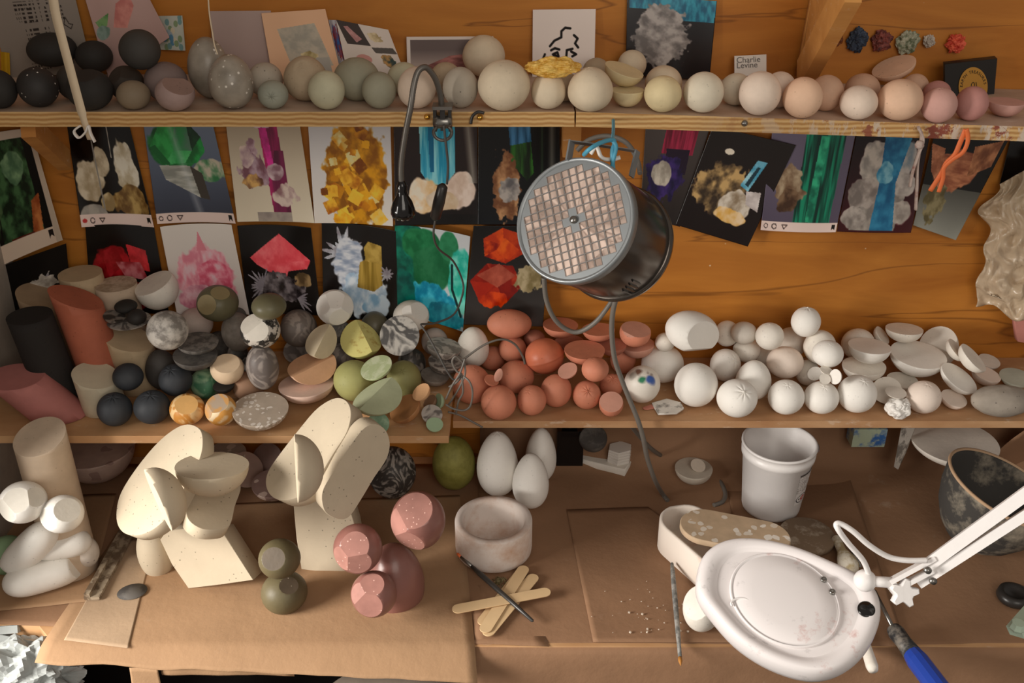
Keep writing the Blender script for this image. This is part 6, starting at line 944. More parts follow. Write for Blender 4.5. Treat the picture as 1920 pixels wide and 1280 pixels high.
r = empty('abstract_sculpture', at(735, 1150, z=.003), 'polished dark pink cluster of four fused balls with terrazzo facets', 'sculpture')
ball('body', 741, 1090, 110, 148, 1.10, P_, r, 905, tp=.1)
ball('upper_ball', 784, 975, 104, 110, 1.085, P_, r, 906, [(-.15, -.5, .85, .78), (-.75, -.6, .3, .86), (-.3, -.85, -.35, .84)], 'pinkcut')
ball('left_ball', 671, 1028, 93, 95, 1.06, P_, r, 907, [(0, -.75, .72, .83), (.12, -.98, -.02, .83), (-.62, -.78, .05, .86)], 'pinkcut')
ball('front_ball', 701, 1113, 87, 88, 1.035, P_, r, 908, [(-.15, -.9, .1, .78), (0, -.4, .92, .86), (-.65, -.6, .5, .88)], 'pinkcut')
r = empty('abstract_sculpture', at(533, 1150, z=.003), 'small olive grey sculpture of two stacked balls with dark round facets', 'sculpture')
e_c = at(533, 1113, z=.003); 
ball('lower_ball', 533, 1110, 87, 82, 1.081, 'greensculpt', r, 909, [(.35, -.35, .87, .84)], 'greencut')
ball('upper_ball', 524, 1047, 79, 76, 1.078, 'greensculpt', r, 910, [(-.12, -.72, .68, .8)], 'greencut')
# ------------------------------------------------------------------ left of the bench
def cyl(name, pxt, pyt, wpx, pyb, yd, mats, label, n=(0, 0, 1), grp='plaster cylinders standing on the workbench', z0=.003, lean=None, cat='plaster cylinder'):
    t = at(pxt, pyt, y=yd); r_ = wpx / 2 * depth(t) / FPX * .93; n = Vector(n).normalized()
    e = dict(k='C', c=tuple(t), a=(r_, r_, r_), ch=t.z - z0, cuts=[tuple(n) + (0,)], m=mats, l=''); return tag(place_form(name, e, 77), label, cat, grp)
cyl('plaster_cylinder', 74, 818, 102, 0, 1.155, 'sandrough', 'tall pale grey-beige plaster cylinder standing at the left of the bench', (-.05, -.28, .96))
# reclining pink cylinder on the left board
c0, c1 = at(27, 706, y=1.25), at(112, 775, z=.212); rr = .0335; ax = (c0 - c1).normalized(); R = Vector((0, 0, 1)).rotation_difference(ax).to_matrix(); 
e = dict(k='C', c=tuple(c0), a=(rr, rr, rr), ch=(c0 - c1).length + .04, R=[x for row in R for x in row], cuts=[(0, -.1, .995, 0), (0, 0, -1, c0.z - .212)], m='terrapink', l=''); tag(place_form('plaster_cylinder', e, 78), 'dusty red plaster cylinder leaning out to the left off the left board', 'plaster cylinder', 'plaster cylinders in the mixed pile on the left board')
ob = ball('plaster_ball', 43, 941, 87, 80, 1.085, 'whitechalk', None, 911, [(.1, -.65, .75, .76), (-.5, -.85, .1, .8), (.75, -.2, .55, .85)], 'chalkcut'); tag(ob, 'white plaster ball with large flat facets leaning on the pale cylinder, the higher of two', 'plaster ball', 'faceted white balls left on the workbench')
ob = ball('plaster_ball', 117, 963, 78, 72, 1.085, 'whitechalk', None, 912, [(.55, -.4, .72, .74), (-.45, -.8, .3, .8)], 'chalkcut'); tag(ob, 'white plaster ball with a curved flat facet at the foot of the pale cylinder', 'plaster ball', 'faceted white balls left on the workbench')
def capsule(c0, c1, r_, label, cutends=None, m='whitechalk', seed=0):
    c0, c1 = Vector(c0), Vector(c1); L = (c1 - c0).length; ax = (c1 - c0).normalized(); R = Vector((0, 0, 1)).rotation_difference(ax).to_matrix(); prof = []
    for i in range(25):
        t = i / 24; z = L * (.5 - .5 * cos(pi * t)); s = (2 * t - 1); prof.append((max(.0001, r_ * (1 - abs(2 * z / L - 1) ** 3.4) ** .5), z))
    mb = MB(); mb.lathe(prof, R, c0, 40); o = build('plaster_capsule', mb, m)
    if cutends:
        me = o.data; bm = bmesh.new(); bm.from_mesh(me)
        for (n, dist) in cutends:
            n = Vector(n).normalized(); co = (c0 + c1) / 2 + n * dist - Vector(o.location); g = bmesh.ops.bisect_plane(bm, geom=bm.verts[:] + bm.edges[:] + bm.faces[:], plane_co=co, plane_no=n, clear_outer=True)
            ed = [x for x in g['geom_cut'] if isinstance(x, bmesh.types.BMEdge)]
            if ed:
                for f in bmesh.ops.contextual_create(bm, geom=ed)['faces']: f.smooth = False
        bmesh.ops.recalc_face_normals(bm, faces=bm.faces); bm.to_mesh(me); bm.free()
    return tag(o, label, 'plaster capsule', 'white capsules on the left of the workbench')
a_, b_ = at(4, 1100, z=.028), at(156, 1056, z=.028); capsule(a_, b_, .0245, 'white plaster capsule nearest the front, its right end sliced flat', [((b_ - a_).normalized() + Vector((.0, -.35, .25)), (b_ - a_).length * .38)])
a_, b_ = at(60, 1030, z=.066), at(172, 1012, z=.066); capsule(a_, b_, .0205, 'white plaster capsule lying across the top of the other two')
a_, b_ = at(98, 985, z=.112), at(12, 1072, z=.03); capsule(a_, b_, .0235, 'white plaster capsule pointing away toward the cylinder, its near end sliced flat', [((b_ - a_).normalized() + Vector((.25, -.3, .1)), (b_ - a_).length * .37)])
tag(ball('plaster_ball', 14, 1040, 76, 74, 1.16, 'greenpale', None, 913), 'pale green plaster ball peeping out behind the white capsules', 'plaster ball'); tag(ball('plaster_ball', 160, 1034, 50, 60, 1.15, 'speckpale', None, 914), 'pale speckled plaster ball behind the right ends of the white capsules', 'plaster ball')
# muddy wooden bar
a_, b_ = at(238, 1000, z=.008), at(172, 1122, z=.008); dd = (b_ - a_); rot = Matrix((dd.normalized().cross(Vector((0, 0, 1))), dd.normalized(), Vector((0, 0, 1)))).transposed()
mb = MB(); mb.box((a_ + b_) / 2, (.022, dd.length, .005), rot); mb.box((a_ + b_) / 2 + rot @ Vector((.006, 0, .005)), (.008, dd.length, .007), rot); tag(build('wooden_bar', mb, 'muddybar'), 'mud-stained narrow wooden bar lying between the capsules and the cream sculpture', 'bar')
# ------------------------------------------------------------------ centre of the bench
c = at(926, 1029, z=.003); k = depth(c) / FPX; Ro = 71.5 * k; H_ = .058
mb = MB(); mb.lathe([(Ro * .93, 0), (Ro * .985, .003), (Ro, .01), (Ro, H_ - .003), (Ro * .985, H_), (Ro * .82, H_), (Ro * .79, H_ - .004), (Ro * .76, .02), (Ro * .6, .012), (.0001, .010)], None, c, 72); tag(build('plaster_mortar', mb, 'mortar'), 'thick-walled round plaster pot, white with rusty stains', 'pot')
r = empty('paint_brush', at(928, 1095, z=.004), 'thin dark-handled paintbrush with orange bristles lying over the wooden sticks', 'brush', 'brushes on the workbench')
a_, b_ = at(856, 1036, z=.016), at(1000, 1165, z=.012); dd = b_ - a_; rot = dd.to_track_quat('Z', 'Y').to_matrix(); L = dd.length
mb = MB(); mb.lathe([(.0002, 0), (.0022, .004), (.0026, .012)], rot, a_, 12); build('bristles', mb, 'orange', r)
mb = MB(); mb.lathe([(.0026, .012), (.0028, .02), (.0026, .038), (.0024, .038)], rot, a_, 14); build('ferrule', mb, 'steel', r)
mb = MB(); mb.lathe([(.0024, .038), (.0040, .06), (.0036, L * .7), (.0024, L - .002), (.0006, L)], rot, a_, 14); build('handle', mb, 'brushblack', r)
def stick(p, q, z, label):
    a_, b_ = at(*p, z=z), at(*q, z=z + .0015); dd = (b_ - a_).normalized(); sd = Vector((0, 0, 1)).cross(dd).normalized(); w_ = .0088; pts = [a_ + dd * w_ + (-dd * cos(t) + sd * sin(t)) * w_ for t in [pi / 2 - pi * i / 10 for i in range(11)]]; pts += [b_ - dd * w_ + (dd * cos(t) - sd * sin(t)) * w_ for t in [pi / 2 - pi * i / 10 for i in range(11)]]
    mb = MB(); mb.prism(pts, (0, 0, .0017)); tag(build('wooden_stick', mb, 'woodstick'), label, 'stick', 'wooden craft sticks on the workbench')
stick((901, 1172), (985, 1064), .0035, 'wooden craft stick mostly hidden, lowest left of the fan')
stick((910, 1192), (1004, 1078), .0055, 'wooden craft stick at the lower right of the fan')
stick((906, 1186), (985, 1062), .0078, 'wooden craft stick pointing steeply up, on top of the fan')
stick((848, 1144), (1032, 1109), .0108, 'wooden craft stick lying crosswise over the others')
mb = MB(); rnd = random.Random(3)
for i in range(260):
    a = rnd.uniform(0, 2 * pi); d_ = abs(rnd.gauss(0, .006)); p = at(937, 1091, z=.004) + Vector((d_ * cos(a), d_ * sin(a), max(0, .005 - d_ * .45))); s_ = rnd.uniform(.0007, .0015); mb.box(p, (s_, s_, s_), Matrix.Rotation(rnd.uniform(0, 3), 3, (rnd.random(), rnd.random(), .3)))
tag(build('grit_pile', mb, 'gravel', fix=False), 'tiny heap of greenish grit behind the wooden sticks', 'grit', kind='stuff')
mb = MB()
for i in range(60):
    px, py = rnd.gauss(1215, 45), rnd.gauss(1162, 42)
    if py > 1190 or px > 1290: continue
    s_ = rnd.choice([.0006, .0008, .001, .0013, .0022]); mb.box(at(px, py, z=.0045), (s_, s_ * 1.3, s_ * .7), Matrix.Rotation(rnd.uniform(0, 3), 3, 'Z'))
tag(build('plaster_crumbs', mb, 'bone', fix=False), 'scattered plaster crumbs on the kraft paper beside the thin grey tool', 'crumbs', kind='stuff')
r = empty('thin_brush', at(1268, 1150, z=.004), 'long thin grey plaster-caked brush standing against the oval mould', 'brush', 'brushes on the workbench')
a_, b_ = at(1260, 1056, z=.018), at(1275, 1232, z=.006); dd = b_ - a_; rot = dd.to_track_quat('Z', 'Y').to_matrix(); L = dd.length
mb = MB(); mb.lathe([(.0024, 0), (.0034, .02), (.0038, L * .4), (.0032, L * .8), (.0028, L * .85), (.0026, L)], rot, a_, 12); build('handle', mb, 'greytool', r); mb = MB(); mb.lathe([(.0026, L), (.0028, L + .006), (.0004, L + .014)], rot, a_, 10); build('bristles', mb, 'brushhair', r)
# power strip with boxes under the shelf
r = empty('white_block', at(1110, 870, z=.003), 'long white block lying slanted under the shelf right of the white eggs', 'block')
zt = .022; q = [at(1045, 828, z=zt), at(1192, 854, z=zt), at(1172, 880, z=zt), at(1040, 848, z=zt)]; mb = MB(); mb.prism(q, (0, 0, -.019), 0, .0015); build('block_body', mb, 'whitewarm', r)
k = 1.58 / FPX; c = at(1161, 862, z=zt); mb = MB()
for i in range(5): mb.lathe([(25 * k, .0002), (26 * k, .0012), (26 * k, .0042), (25 * k, .0052)], Matrix.Rotation(.3 + i * .03, 3, 'Z') @ Matrix.Diagonal((1, .85, 1)), c + Vector((0, 0, i * .0053)), 6, smooth=False)
tag(build('hexagonal_tin', mb, 'paperwhite'), 'stack of thin white six-sided blocks on the slanted white block', 'stack')
tag(ball('plaster_ball', 1112, 822, 54, 52, 1.40, 'greydark', None, 915, [(.3, -.5, .8, .7), (-.5, -.5, .7, .75)], 'greydark'), 'dark faceted ball resting on the slanted white block', 'plaster ball')
mb = MB(); mb.box(at(1068, 832, y=1.42), (.045, .03, .07)); mb.lathe([(.012, .0), (.014, .01), (.008, .03)], None, at(1068, 800, y=1.42), 16); tag(build('black_bottle', mb, 'blackgloss'), 'black glossy container in the shadow under the shelf', 'container')
# slip bucket
r = empty('plastic_tub', at(1443, 950, z=.003), 'tall white plastic tub with a rolled rim and printed label, empty', 'tub')
b = at(1444, 948, z=.003); zt = .124; rb, rt_ = .0462, .0545
mb = MB(); mb.lathe([(rb * .9, 0), (rb * .98, .002), (rb, .006), (rt_, zt - .022), (rt_ * 1.045, zt - .020), (rt_ * 1.055, zt - .012), (rt_ * 1.03, zt - .011), (rt_ * 1.035, zt - .003), (rt_ * 1.075, zt - .002), (rt_ * 1.075, zt + .001), (rt_ * 1.03, zt + .002), (rt_ * .985, zt), (rb * .95, .008), (.0001, .006)], None, b, 72); tub = build('tub_body', mb, 'whiteplastic', r)
# label printed on the right flank
nu, nv = 60, 90; a0, a1 = radians(-62), radians(-18); u_, v_ = np.meshgrid(np.linspace(0, 1, nu), np.linspace(0, 1, nv)); C_ = np.ones((nv, nu, 3)) * rgb('#e2ddda'); rg = np.random.RandomState(2)
txt = ((v_ * 17 % 1) > .5) & (v_ > .10) & (v_ < .62) & (rg.rand(nv // 1, nu)[np.clip((v_ * 17).astype(int) * 5, 0, nv - 1), np.arange(nu)[None, :] // 2 * 1] > .25); C_[txt] = rgb('#9b9490'); C_[(v_ > .0) & (v_ < .07) & (u_ < .9)] = rgb('#57504d')
el = ((u_ - .42) / .36) ** 2 + ((v_ - .83) / .13) ** 2; C_[(el < 1)] = rgb('#2a2233'); C_[el < .72] = rgb('#d8cfca'); C_[(((u_ - .22) / .11) ** 2 + ((v_ - .83) / .07) ** 2) < 1] = rgb('#ece7e2'); C_[(((u_ - .24) / .045) ** 2 + ((v_ - .83) / .035) ** 2) < 1] = rgb('#1d1a22'); C_[(((u_ - .48) / .15) ** 2 + ((v_ - .83) / .075) ** 2) < 1] = rgb('#b8403a'); C_[(((u_ - .48) / .07) ** 2 + ((v_ - .83) / .035) ** 2) < 1] = rgb('#dcb0a6')
vs = []
for j in range(nv):
    z = zt - .030 - (zt - .062) * j / (nv - 1); rr = rb + (rt_ - rb) * (z - .006) / (zt - .028) + .0004
    for i in range(nu): a = a0 + (a1 - a0) * i / (nu - 1); vs.append(b + Vector((rr * cos(a), rr * sin(a), z)))
vs = np.array([tuple(p) for p in vs]); cm_ = vs.mean(0); me = bpy.data.meshes.new('label'); me.from_pydata((vs - cm_).tolist(), [], [(j * nu + i, (j + 1) * nu + i, (j + 1) * nu + i + 1, j * nu + i + 1) for j in range(nv - 1) for i in range(nu - 1)]); me.polygons.foreach_set('use_smooth', [True] * len(me.polygons))
at_ = me.color_attributes.new('print', 'FLOAT_COLOR', 'POINT'); K2 = np.where(C_ <= .04045, C_ / 12.92, ((C_ + .055) / 1.055) ** 2.4); at_.data.foreach_set('color', np.concatenate([K2, np.ones((nv, nu, 1))], 2).reshape(-1).astype(np.float32)); lo = link_mesh('label', me, 'printed_matt', r, Vector(cm_)); lo['label'] = 'printed text block with a black and red logo'
mb = MB(); mb.tube([b + Vector((rt_ * 1.04 * cos(a), rt_ * 1.04 * sin(a), zt + .0025)) for a in [radians(118 + i * 2) for i in range(7)]], .003, 8, flat=.4); mb.tube([b + Vector((rt_ * 1.06 * cos(a), rt_ * 1.06 * sin(a), zt - .002)) for a in [radians(-22 + i * 2) for i in range(10)]], .003, 8, flat=.8); sp = build('dried_slip', mb, 'mauvedark', r); sp['label'] = 'brown dried slip on the rim'
# oval mould, slabs
def stadium(A, B, rr, n=16, sq=1.0):
    A, B = Vector(A), Vector(B); d = (B - A).normalized(); s = Vector((-d.y, d.x, 0)); out = [A + (-d * cos(t) * sq - s * sin(t)) * rr for t in [-pi / 2 + pi * i / n for i in range(n + 1)]]
    return out + [B + (d * cos(t) * sq + s * sin(t)) * rr for t in [-pi / 2 + pi * i / n for i in range(n + 1)]]
z0, zt = .003, .058; A_, B_ = at(1288, 975, z=zt), at(1392, 1062, z=zt); rr = .041; mb = MB(); loops = []
for (off, z) in ((-.004, z0), (0, z0 + .004), (.0, zt - .002), (-.0015, zt), (-.0055, zt), (-.0065, zt - .004), (-.008, z0 + .012)):
    A2, B2 = A_.copy(), B_.copy(); A2.z = B2.z = z; loops.append(stadium(A2, B2, rr + off))
n_l = len(loops[0]); vs = [p + Vector((0, 0, .0018 * mnoise.noise(p * 60) if 2 <= li <= 5 else 0)) for li, l in enumerate(loops) for p in l]
mb.add(vs, [(i * n_l + k, i * n_l + (k + 1) % n_l, (i + 1) * n_l + (k + 1) % n_l, (i + 1) * n_l + k) for i in range(len(loops) - 1) for k in range(n_l)]); mb.add(loops[0], [tuple(range(n_l))], 0, False); mb.add(loops[-1], [tuple(range(n_l))[::-1]], 0, False)
tag(build('plaster_mould', mb, 'mould'), 'long oval white plaster mould with thin rust-stained walls', 'mould')
z1 = .063; A_, B_ = at(1322, 993, z=z1), at(1432, 1015, z=z1); mb = MB(); mb.prism([p + Vector((0, 0, 0)) for p in stadium(A_, B_, .0375)], (0, 0, .010), 0, .0015); tag(build('clay_slab', mb, 'slabchip'), 'oval tan clay slab studded with white chips resting on the oval mould', 'slab')
c = at(1512, 1010, z=.006); k = depth(c) / FPX; mb = MB(); mb.lathe([(48 * k, 0), (51 * k, .002), (51 * k, .009), (49 * k, .0105), (.0001, .0108)], None, c, 48); tag(build('clay_slab', mb, 'slabmud'), 'round muddy clay disc with white crust behind the magnifier lamp', 'slab')
a_, b_ = at(1568, 1010, z=.016), at(1592, 1062, z=.014); dd = (b_ - a_); rot = dd.to_track_quat('Z', 'Y').to_matrix(); L = dd.length; mb = MB(); mb.lathe([(.004, -.004), (.0075, .0), (.0065, L * .25), (.007, L * .45), (.014, L * .8), (.015, L), (.011, L * 1.15), (.0001, L * 1.2)], rot, a_, 24); tag(build('clay_pestle', mb, 'clubtan'), 'small tan and white club-shaped pestle beyond the magnifier lamp', 'pestle')
a_, b_ = at(1594, 1120, z=.010), at(1638, 1258, z=.006); dd = b_ - a_; rot = dd.to_track_quat('Z', 'Y').to_matrix(); L = dd.length; mb = MB(); mb.lathe([(.003, 0), (.0062, .006), (.0066, L * .5), (.0080, L - .008), (.0065, L - .002), (.0001, L)], rot, a_, 20); tag(build('plaster_rod', mb, 'whitewarm'), 'whitish plaster rod sticking out from under the front of the magnifier lamp', 'rod')
mb = MB(); mb.tube([at(x, y, z=.006) for x, y in ((1592, 1020), (1602, 1040), (1612, 1062))], .003, 8); tag(build('metal_tool', mb, 'greytool'), 'thin grey metal tool lying beside the club-shaped pestle', 'tool')
# screwdriver
r = empty('screwdriver', at(1700, 1210, z=.012), 'blue-handled screwdriver with a plaster-caked grip at the front right', 'screwdriver')
a_, b_ = at(1640, 1108, z=.018), at(1676, 1180, z=.017); mb = MB(); mb.tube([a_, b_], .0028, 12); build('shaft', mb, 'steel', r)
a_, b_ = at(1672, 1174, z=.017), at(1706, 1226, z=.017); c_ = at(1775, 1310, z=.017); rot = (c_ - a_).to_track_quat('Z', 'Y').to_matrix(); L1, L2 = (b_ - a_).length, (c_ - a_).length
mb = MB(); mb.lathe([(.004, 0), (.0095, .004), (.0115, .012), (.0105, L1 * .6), (.0125, L1)], rot, a_, 20); g_ = build('grip', mb, 'handledirty', r); g_['label'] = 'plaster-caked black grip'
mb = MB(); mb.lathe([(.0125, L1), (.0145, L1 + .012), (.0145, L2 - .01), (.012, L2)], rot, a_, 12, smooth=False); build('handle', mb, 'bluehandle', r)
# dark bowl
ax = Vector((.30, -.06, .95)).normalized(); R = Vector((0, 0, 1)).rotation_difference(ax).to_matrix(); bc = at(1812, 1012, z=.010)
BS = .92; prof = [(.018, 0), (.034, .002), (.042, .008), (.060, .025), (.077, .052), (.088, .082), (.094, .112), (.0955, .118)]; inn = [(.0925, .119), (.089, .112), (.082, .085), (.068, .055), (.05, .030), (.02, .018), (.0001, .016)]; prof = [(a * BS, b * BS) for a, b in prof]; inn = [(a * BS, b * BS) for a, b in inn]
r = empty('clay_bowl', bc, 'large black and cream smeared bowl with tan rim, tilted at the right of the bench', 'bowl')
mb = MB(); mb.lathe(prof + inn, R, bc, 72); 
mb.v = [tuple(Vector(v) + Vector((0, 0, 0)) ) for v in mb.v]; build('bowl_body', mb, 'blackbowl', r)
mb = MB(); mb.lathe([(a * BS, b * BS) for a, b in [(.0948, .1165), (.0964, .1185), (.0955, .1212), (.0925, .1215), (.0912, .1185)]], R, bc, 72, caps=False); build('rim', mb, 'bowlrim', r)
# ------------------------------------------------------------------ magnifier lamp
r = empty('magnifier_lamp', at(1480, 1140, d=1.22) - Vector((0, 0, .03)), 'white magnifier lamp head with closed lid on a jointed arm, stained pink', 'lamp')
nl = view(.72, -.10, .60).normalized(); pl = at(1475, 1130, d=1.17)
W_o = [(1305, 1085), (1316, 1045), (1345, 1020), (1385, 1010), (1440, 1014), (1500, 1030), (1560, 1055), (1608, 1078), (1640, 1105), (1652, 1140), (1645, 1180), (1622, 1222), (1585, 1254), (1540, 1268), (1490, 1262), (1430, 1238), (1375, 1200), (1330, 1150), (1308, 1118)]
base = [on_plane(x, y, pl, nl) for x, y in W_o]; base = smooth_loop(base, 4); cc = sum(base, Vector()) / len(base)
def ring(s, h): return [cc + (p - cc) * s + nl * h for p in base]
LV = [ring(.93, -.026), ring(.975, -.022), ring(1.0, -.012), ring(1.0, -.004), ring(.985, .004), ring(.95, .009), ring(.88, .010), ring(.80, .0065), ring(.765, .003)]
mb = MB(); nb_ = len(base); mb.add([p for l in LV for p in l], [(i * nb_ + k, i * nb_ + (k + 1) % nb_, (i + 1) * nb_ + (k + 1) % nb_, (i + 1) * nb_ + k) for i in range(len(LV) - 1) for k in range(nb_)]); mb.add(LV[0], [tuple(range(nb_))], 0, False); mb.add(LV[-1], [tuple(range(nb_))[::-1]], 0, False)
DEF['lampwhite'] = lambda n: lamp_white(n)
def lamp_white(name):
    t = NT(name, .35, .5); co = t.coords(rnd=False); c = hexc('#e4dedd'); col = t.mix(t.ramp(t.noise(co, 14, 6, .7), .60, .74), c, hexc('#c08a82')); col = t.mix(t.math('MULTIPLY', t.ramp(t.noise(co, 40, 6, .7), .6, .72), .4), col, hexc('#6b6462')); return t.out(col)
build('lamp_head', mb, 'lampwhite', r)
lc = on_plane(1470, 1126, pl, nl); ex = (on_plane(1562, 1186, pl, nl) - lc); eyv = (on_plane(1505, 1058, pl, nl) - lc); eyv = (eyv - ex * (eyv.dot(ex) / ex.dot(ex)))
def lid_ring(s, h): return [lc + ex * cos(a * pi / 36) * s + eyv * sin(a * pi / 36) * s + nl * h for a in range(72)]
LV = [lid_ring(1.04, .002), lid_ring(1.03, .0055), lid_ring(1.0, .007), lid_ring(.985, .005), lid_ring(.95, .0068), lid_ring(.6, .0095), lid_ring(.2, .0105)]
mb = MB(); mb.add([p for l in LV for p in l], [(i * 72 + k, i * 72 + (k + 1) % 72, (i + 1) * 72 + (k + 1) % 72, (i + 1) * 72 + k) for i in range(len(LV) - 1) for k in range(72)]); mb.add(LV[-1], [tuple(range(72))[::-1]], 0, True); build('lid', mb, 'lampwhite', r)
mb = MB(); tc_ = on_plane(1388, 1136, pl, nl) + nl * .0065; R = Vector((0, 0, 1)).rotation_difference(nl).to_matrix(); mb.tube([tc_ + R @ Vector((.011 * cos(a), .0065 * sin(a), .0008)) for a in [radians(20 + i * 14) for i in range(14)]], .0014, 8); build('lid_tab', mb, 'whiteplastic', r)
mb = MB()
for x, y in ((1543, 1092), (1559, 1115)): mb.lathe([(.0035, 0), (.0035, .0035), (.0018, .004), (.0001, .002)], R, on_plane(x, y, pl, nl) + nl * .006, 14)
build('lid_hinge', mb, 'steel', r)
mb = MB(); mb.lathe([(.0098, 0), (.0098, .002), (.0085, .0028), (.0001, .0034)], R, on_plane(1622, 1148, pl, nl) + nl * .0075, 24); build('button', mb, 'blackgloss', r)
jb = at(1622, 1088, d=1.135); mb = MB(); k = 1.135 / FPX; mb.lathe([(.0001 if i in (0, 12) else 21 * k * sin(pi * i / 12), -21 * k * cos(pi * i / 12)) for i in range(13)], None, jb, 24); build('ball_joint', mb, 'whiteplastic', r)
jc = at(1672, 1092, d=1.125); mb = MB(); mb.tube([jb, jc], .0062, 14); build('stem', mb, 'whiteplastic', r)
def bar(p, q, w_, h_, up=UP):
    p, q = Vector(p), Vector(q); d = (q - p); x = d.normalized(); z = (Vector(up) - x * x.dot(Vector(up))).normalized(); return ((p + q) / 2, (d.length, w_, h_), Matrix((x, z.cross(x), z)).transposed())
arm = MB(); e1 = (at(1735, 1062, d=1.12), at(2010, 862, d=1.06)); arm.box(*bar(*e1, .011, .0135)); build('upper_arm_bar', arm, 'whiteplastic', r)
arm = MB(); arm.box(*bar(at(1722, 1094, d=1.125), at(2010, 908, d=1.065), .010, .0105)); build('lower_arm_bar', arm, 'whiteplastic', r)
arm = MB(); arm.box(*bar(at(1668, 1090, d=1.125), at(1752, 1045, d=1.115), .013, .005)); arm.box(*bar(at(1672, 1108, d=1.125), at(1748, 1068, d=1.118), .013, .005)); arm.box(*bar(at(1668, 1092, d=1.13), at(1684, 1112, d=1.13), .014, .010)); build('bracket', arm, 'whiteplastic', r)
kc = at(1698, 1113, d=1.115); fwv = -FW; mb = MB(); pts = []
for i in range(20):
    a = i * pi / 10; rr = .0165 if (i % 4) in (0, 1) else .0105; pts.append(kc + (RI * cos(a) + UP * sin(a)) * rr)
mb.prism(pts, FW * .012, 0, .0015); build('knob', mb, 'whiteplastic', r)
mb = MB()
for x, y in ((1738, 1068), (1748, 1088)): mb.lathe([(.004, 0), (.004, .004), (.0001, .005)], Vector((0, 0, 1)).rotation_difference(-FW).to_matrix(), at(x, y, d=1.108), 12)
build('bolt', mb, 'steel', r)
mb = MB(); mb.tube(smooth_path([at(x, y, d=d_) for x, y, d_ in [(1630, 1078, 1.13), (1618, 1050, 1.12), (1592, 1020, 1.11), (1574, 996, 1.10), (1568, 983, 1.10), (1577, 982, 1.10), (1600, 996, 1.10), (1630, 1022, 1.105), (1665, 1043, 1.11), (1700, 1050, 1.11), (1738, 1050, 1.11)]], 8), .0032, 12); build('cable', mb, 'whiteplastic', r)
mb = MB(); mb.box(*bar(at(1903, 1185, z=.08), at(1960, 1120, z=.10), .02, .014)); mb.lathe([(.008, 0), (.010, .004), (.008, .012)], None, at(1906, 1180, z=.085), 8, smooth=False); tag(build('clamp', mb, 'clampgreen'), 'pale green-white clamp end at the lower right edge', 'clamp')
mb = MB(); mb.lathe([(.022, 0), (.024, .004), (.022, .012), (.016, .014), (.012, .010), (.0001, .009)], None, at(1900, 1122, z=.004), 32); tag(build('jar_lid', mb, 'darkplastic'), 'dark shiny round lid on the bench at the right edge', 'lid')
# ------------------------------------------------------------------ plastic bag and odd bits at the right
quadb = [(1872, 330), (1990, 300), (1990, 640), (1830, 575)]; vs = []; nu, nv = 46, 60
for j in range(nv):
    v = j / (nv - 1)
    for i in range(nu):
        u = i / (nu - 1); px = (1876 * (1 - u) + 2000 * u) * (1 - v) + (1826 * (1 - u) + 2000 * u) * v + (-26 * exp2(-((v - .22) / .12) ** 2) + 5 * sin(v * 21)) * (1 - u); py = (345 - 70 * u * (1 - v)) * (1 - v) + (568 + 60 * u) * v + 8 * sin(u * 14 + 2) * v * (v > .9)
        n = .5 * mnoise.noise(Vector((u * 3, v * 4, 1))) + 1.3 * (.35 - abs(mnoise.noise(Vector((u * 5 + v * 2, v * 6 - u * 2, 4))))) + .5 * (.3 - abs(mnoise.noise(Vector((u * 11, v * 12 + u * 4, 7))))); vs.append(at(px, py, y=1.428 - .028 * sin(pi * min(1, u * .8)) * (.6 + .4 * v) - .020 * max(n, -.4)))
vs = np.array([tuple(p) for p in vs]); c = vs.mean(0); me = bpy.data.meshes.new('plastic_bag'); me.from_pydata((vs - c).tolist(), [], [(j * nu + i, (j + 1) * nu + i, (j + 1) * nu + i + 1, j * nu + i + 1) for j in range(nv - 1) for i in range(nu - 1)]); me.polygons.foreach_set('use_smooth', [True] * len(me.polygons))
o = link_mesh('plastic_bag', me, 'bag', None, Vector(c)); md = o.modifiers.new('thickness', 'SOLIDIFY'); md.thickness = .0006; tag(o, 'crinkled tan plastic bag hanging on the wall at the right edge', 'bag')
mb = MB(); mb.prism([at(x, y, y=1.40) for x, y in [(1912, 565), (1960, 540), (1960, 650), (1908, 640), (1903, 600)]], (0, .012, 0)); tag(build('pink_cloth', mb, 'pinkcloth'), 'dusty pink cloth corner hanging below the plastic bag', 'cloth')
mb = MB(); n_p = 24; vs = []
for j in range(12):
    for i in range(n_p): t = i / (n_p - 1); a = .4 + 1.9 * t; px, py = 2010 - 165 * sin(a) * (1 - j / 22), 930 - 150 * t - 12 * j * 0 + 0; vs.append(at(1985 - 140 * sin(pi * .5 * (1 - t) + .1) + j * 9, 905 - 130 * t + j * 2, y=1.38 + .005 * j))
mb.add(vs, [(j * n_p + i, j * n_p + i + 1, (j + 1) * n_p + i + 1, (j + 1) * n_p + i) for j in range(11) for i in range(n_p - 1)]); o = tag(build('paper_roll', mb, 'kraft'), 'curled brown kraft paper end standing up behind the dark bowl', 'paper'); md = o.modifiers.new('thickness', 'SOLIDIFY'); md.thickness = .0006
mb = MB(); mb.prism([at(x, y, y=yy) for x, y, yy in [(1690, 800, 1.36), (1716, 800, 1.38), (1700, 845, 1.37), (1684, 880, 1.35), (1676, 875, 1.34)]], (.004, .006, 0)); tag(build('magazine', mb, 'papercut'), 'rolled magazine edge poking from behind the kraft paper under the shelf', 'magazine')
mb = MB(); mb.box(at(1625, 812, y=1.40), (.055, .03, .035)); tag(build('blue_packet', mb, 'bluepack'), 'blue and pale plastic packet tucked under the shelf right of the tub', 'packet')
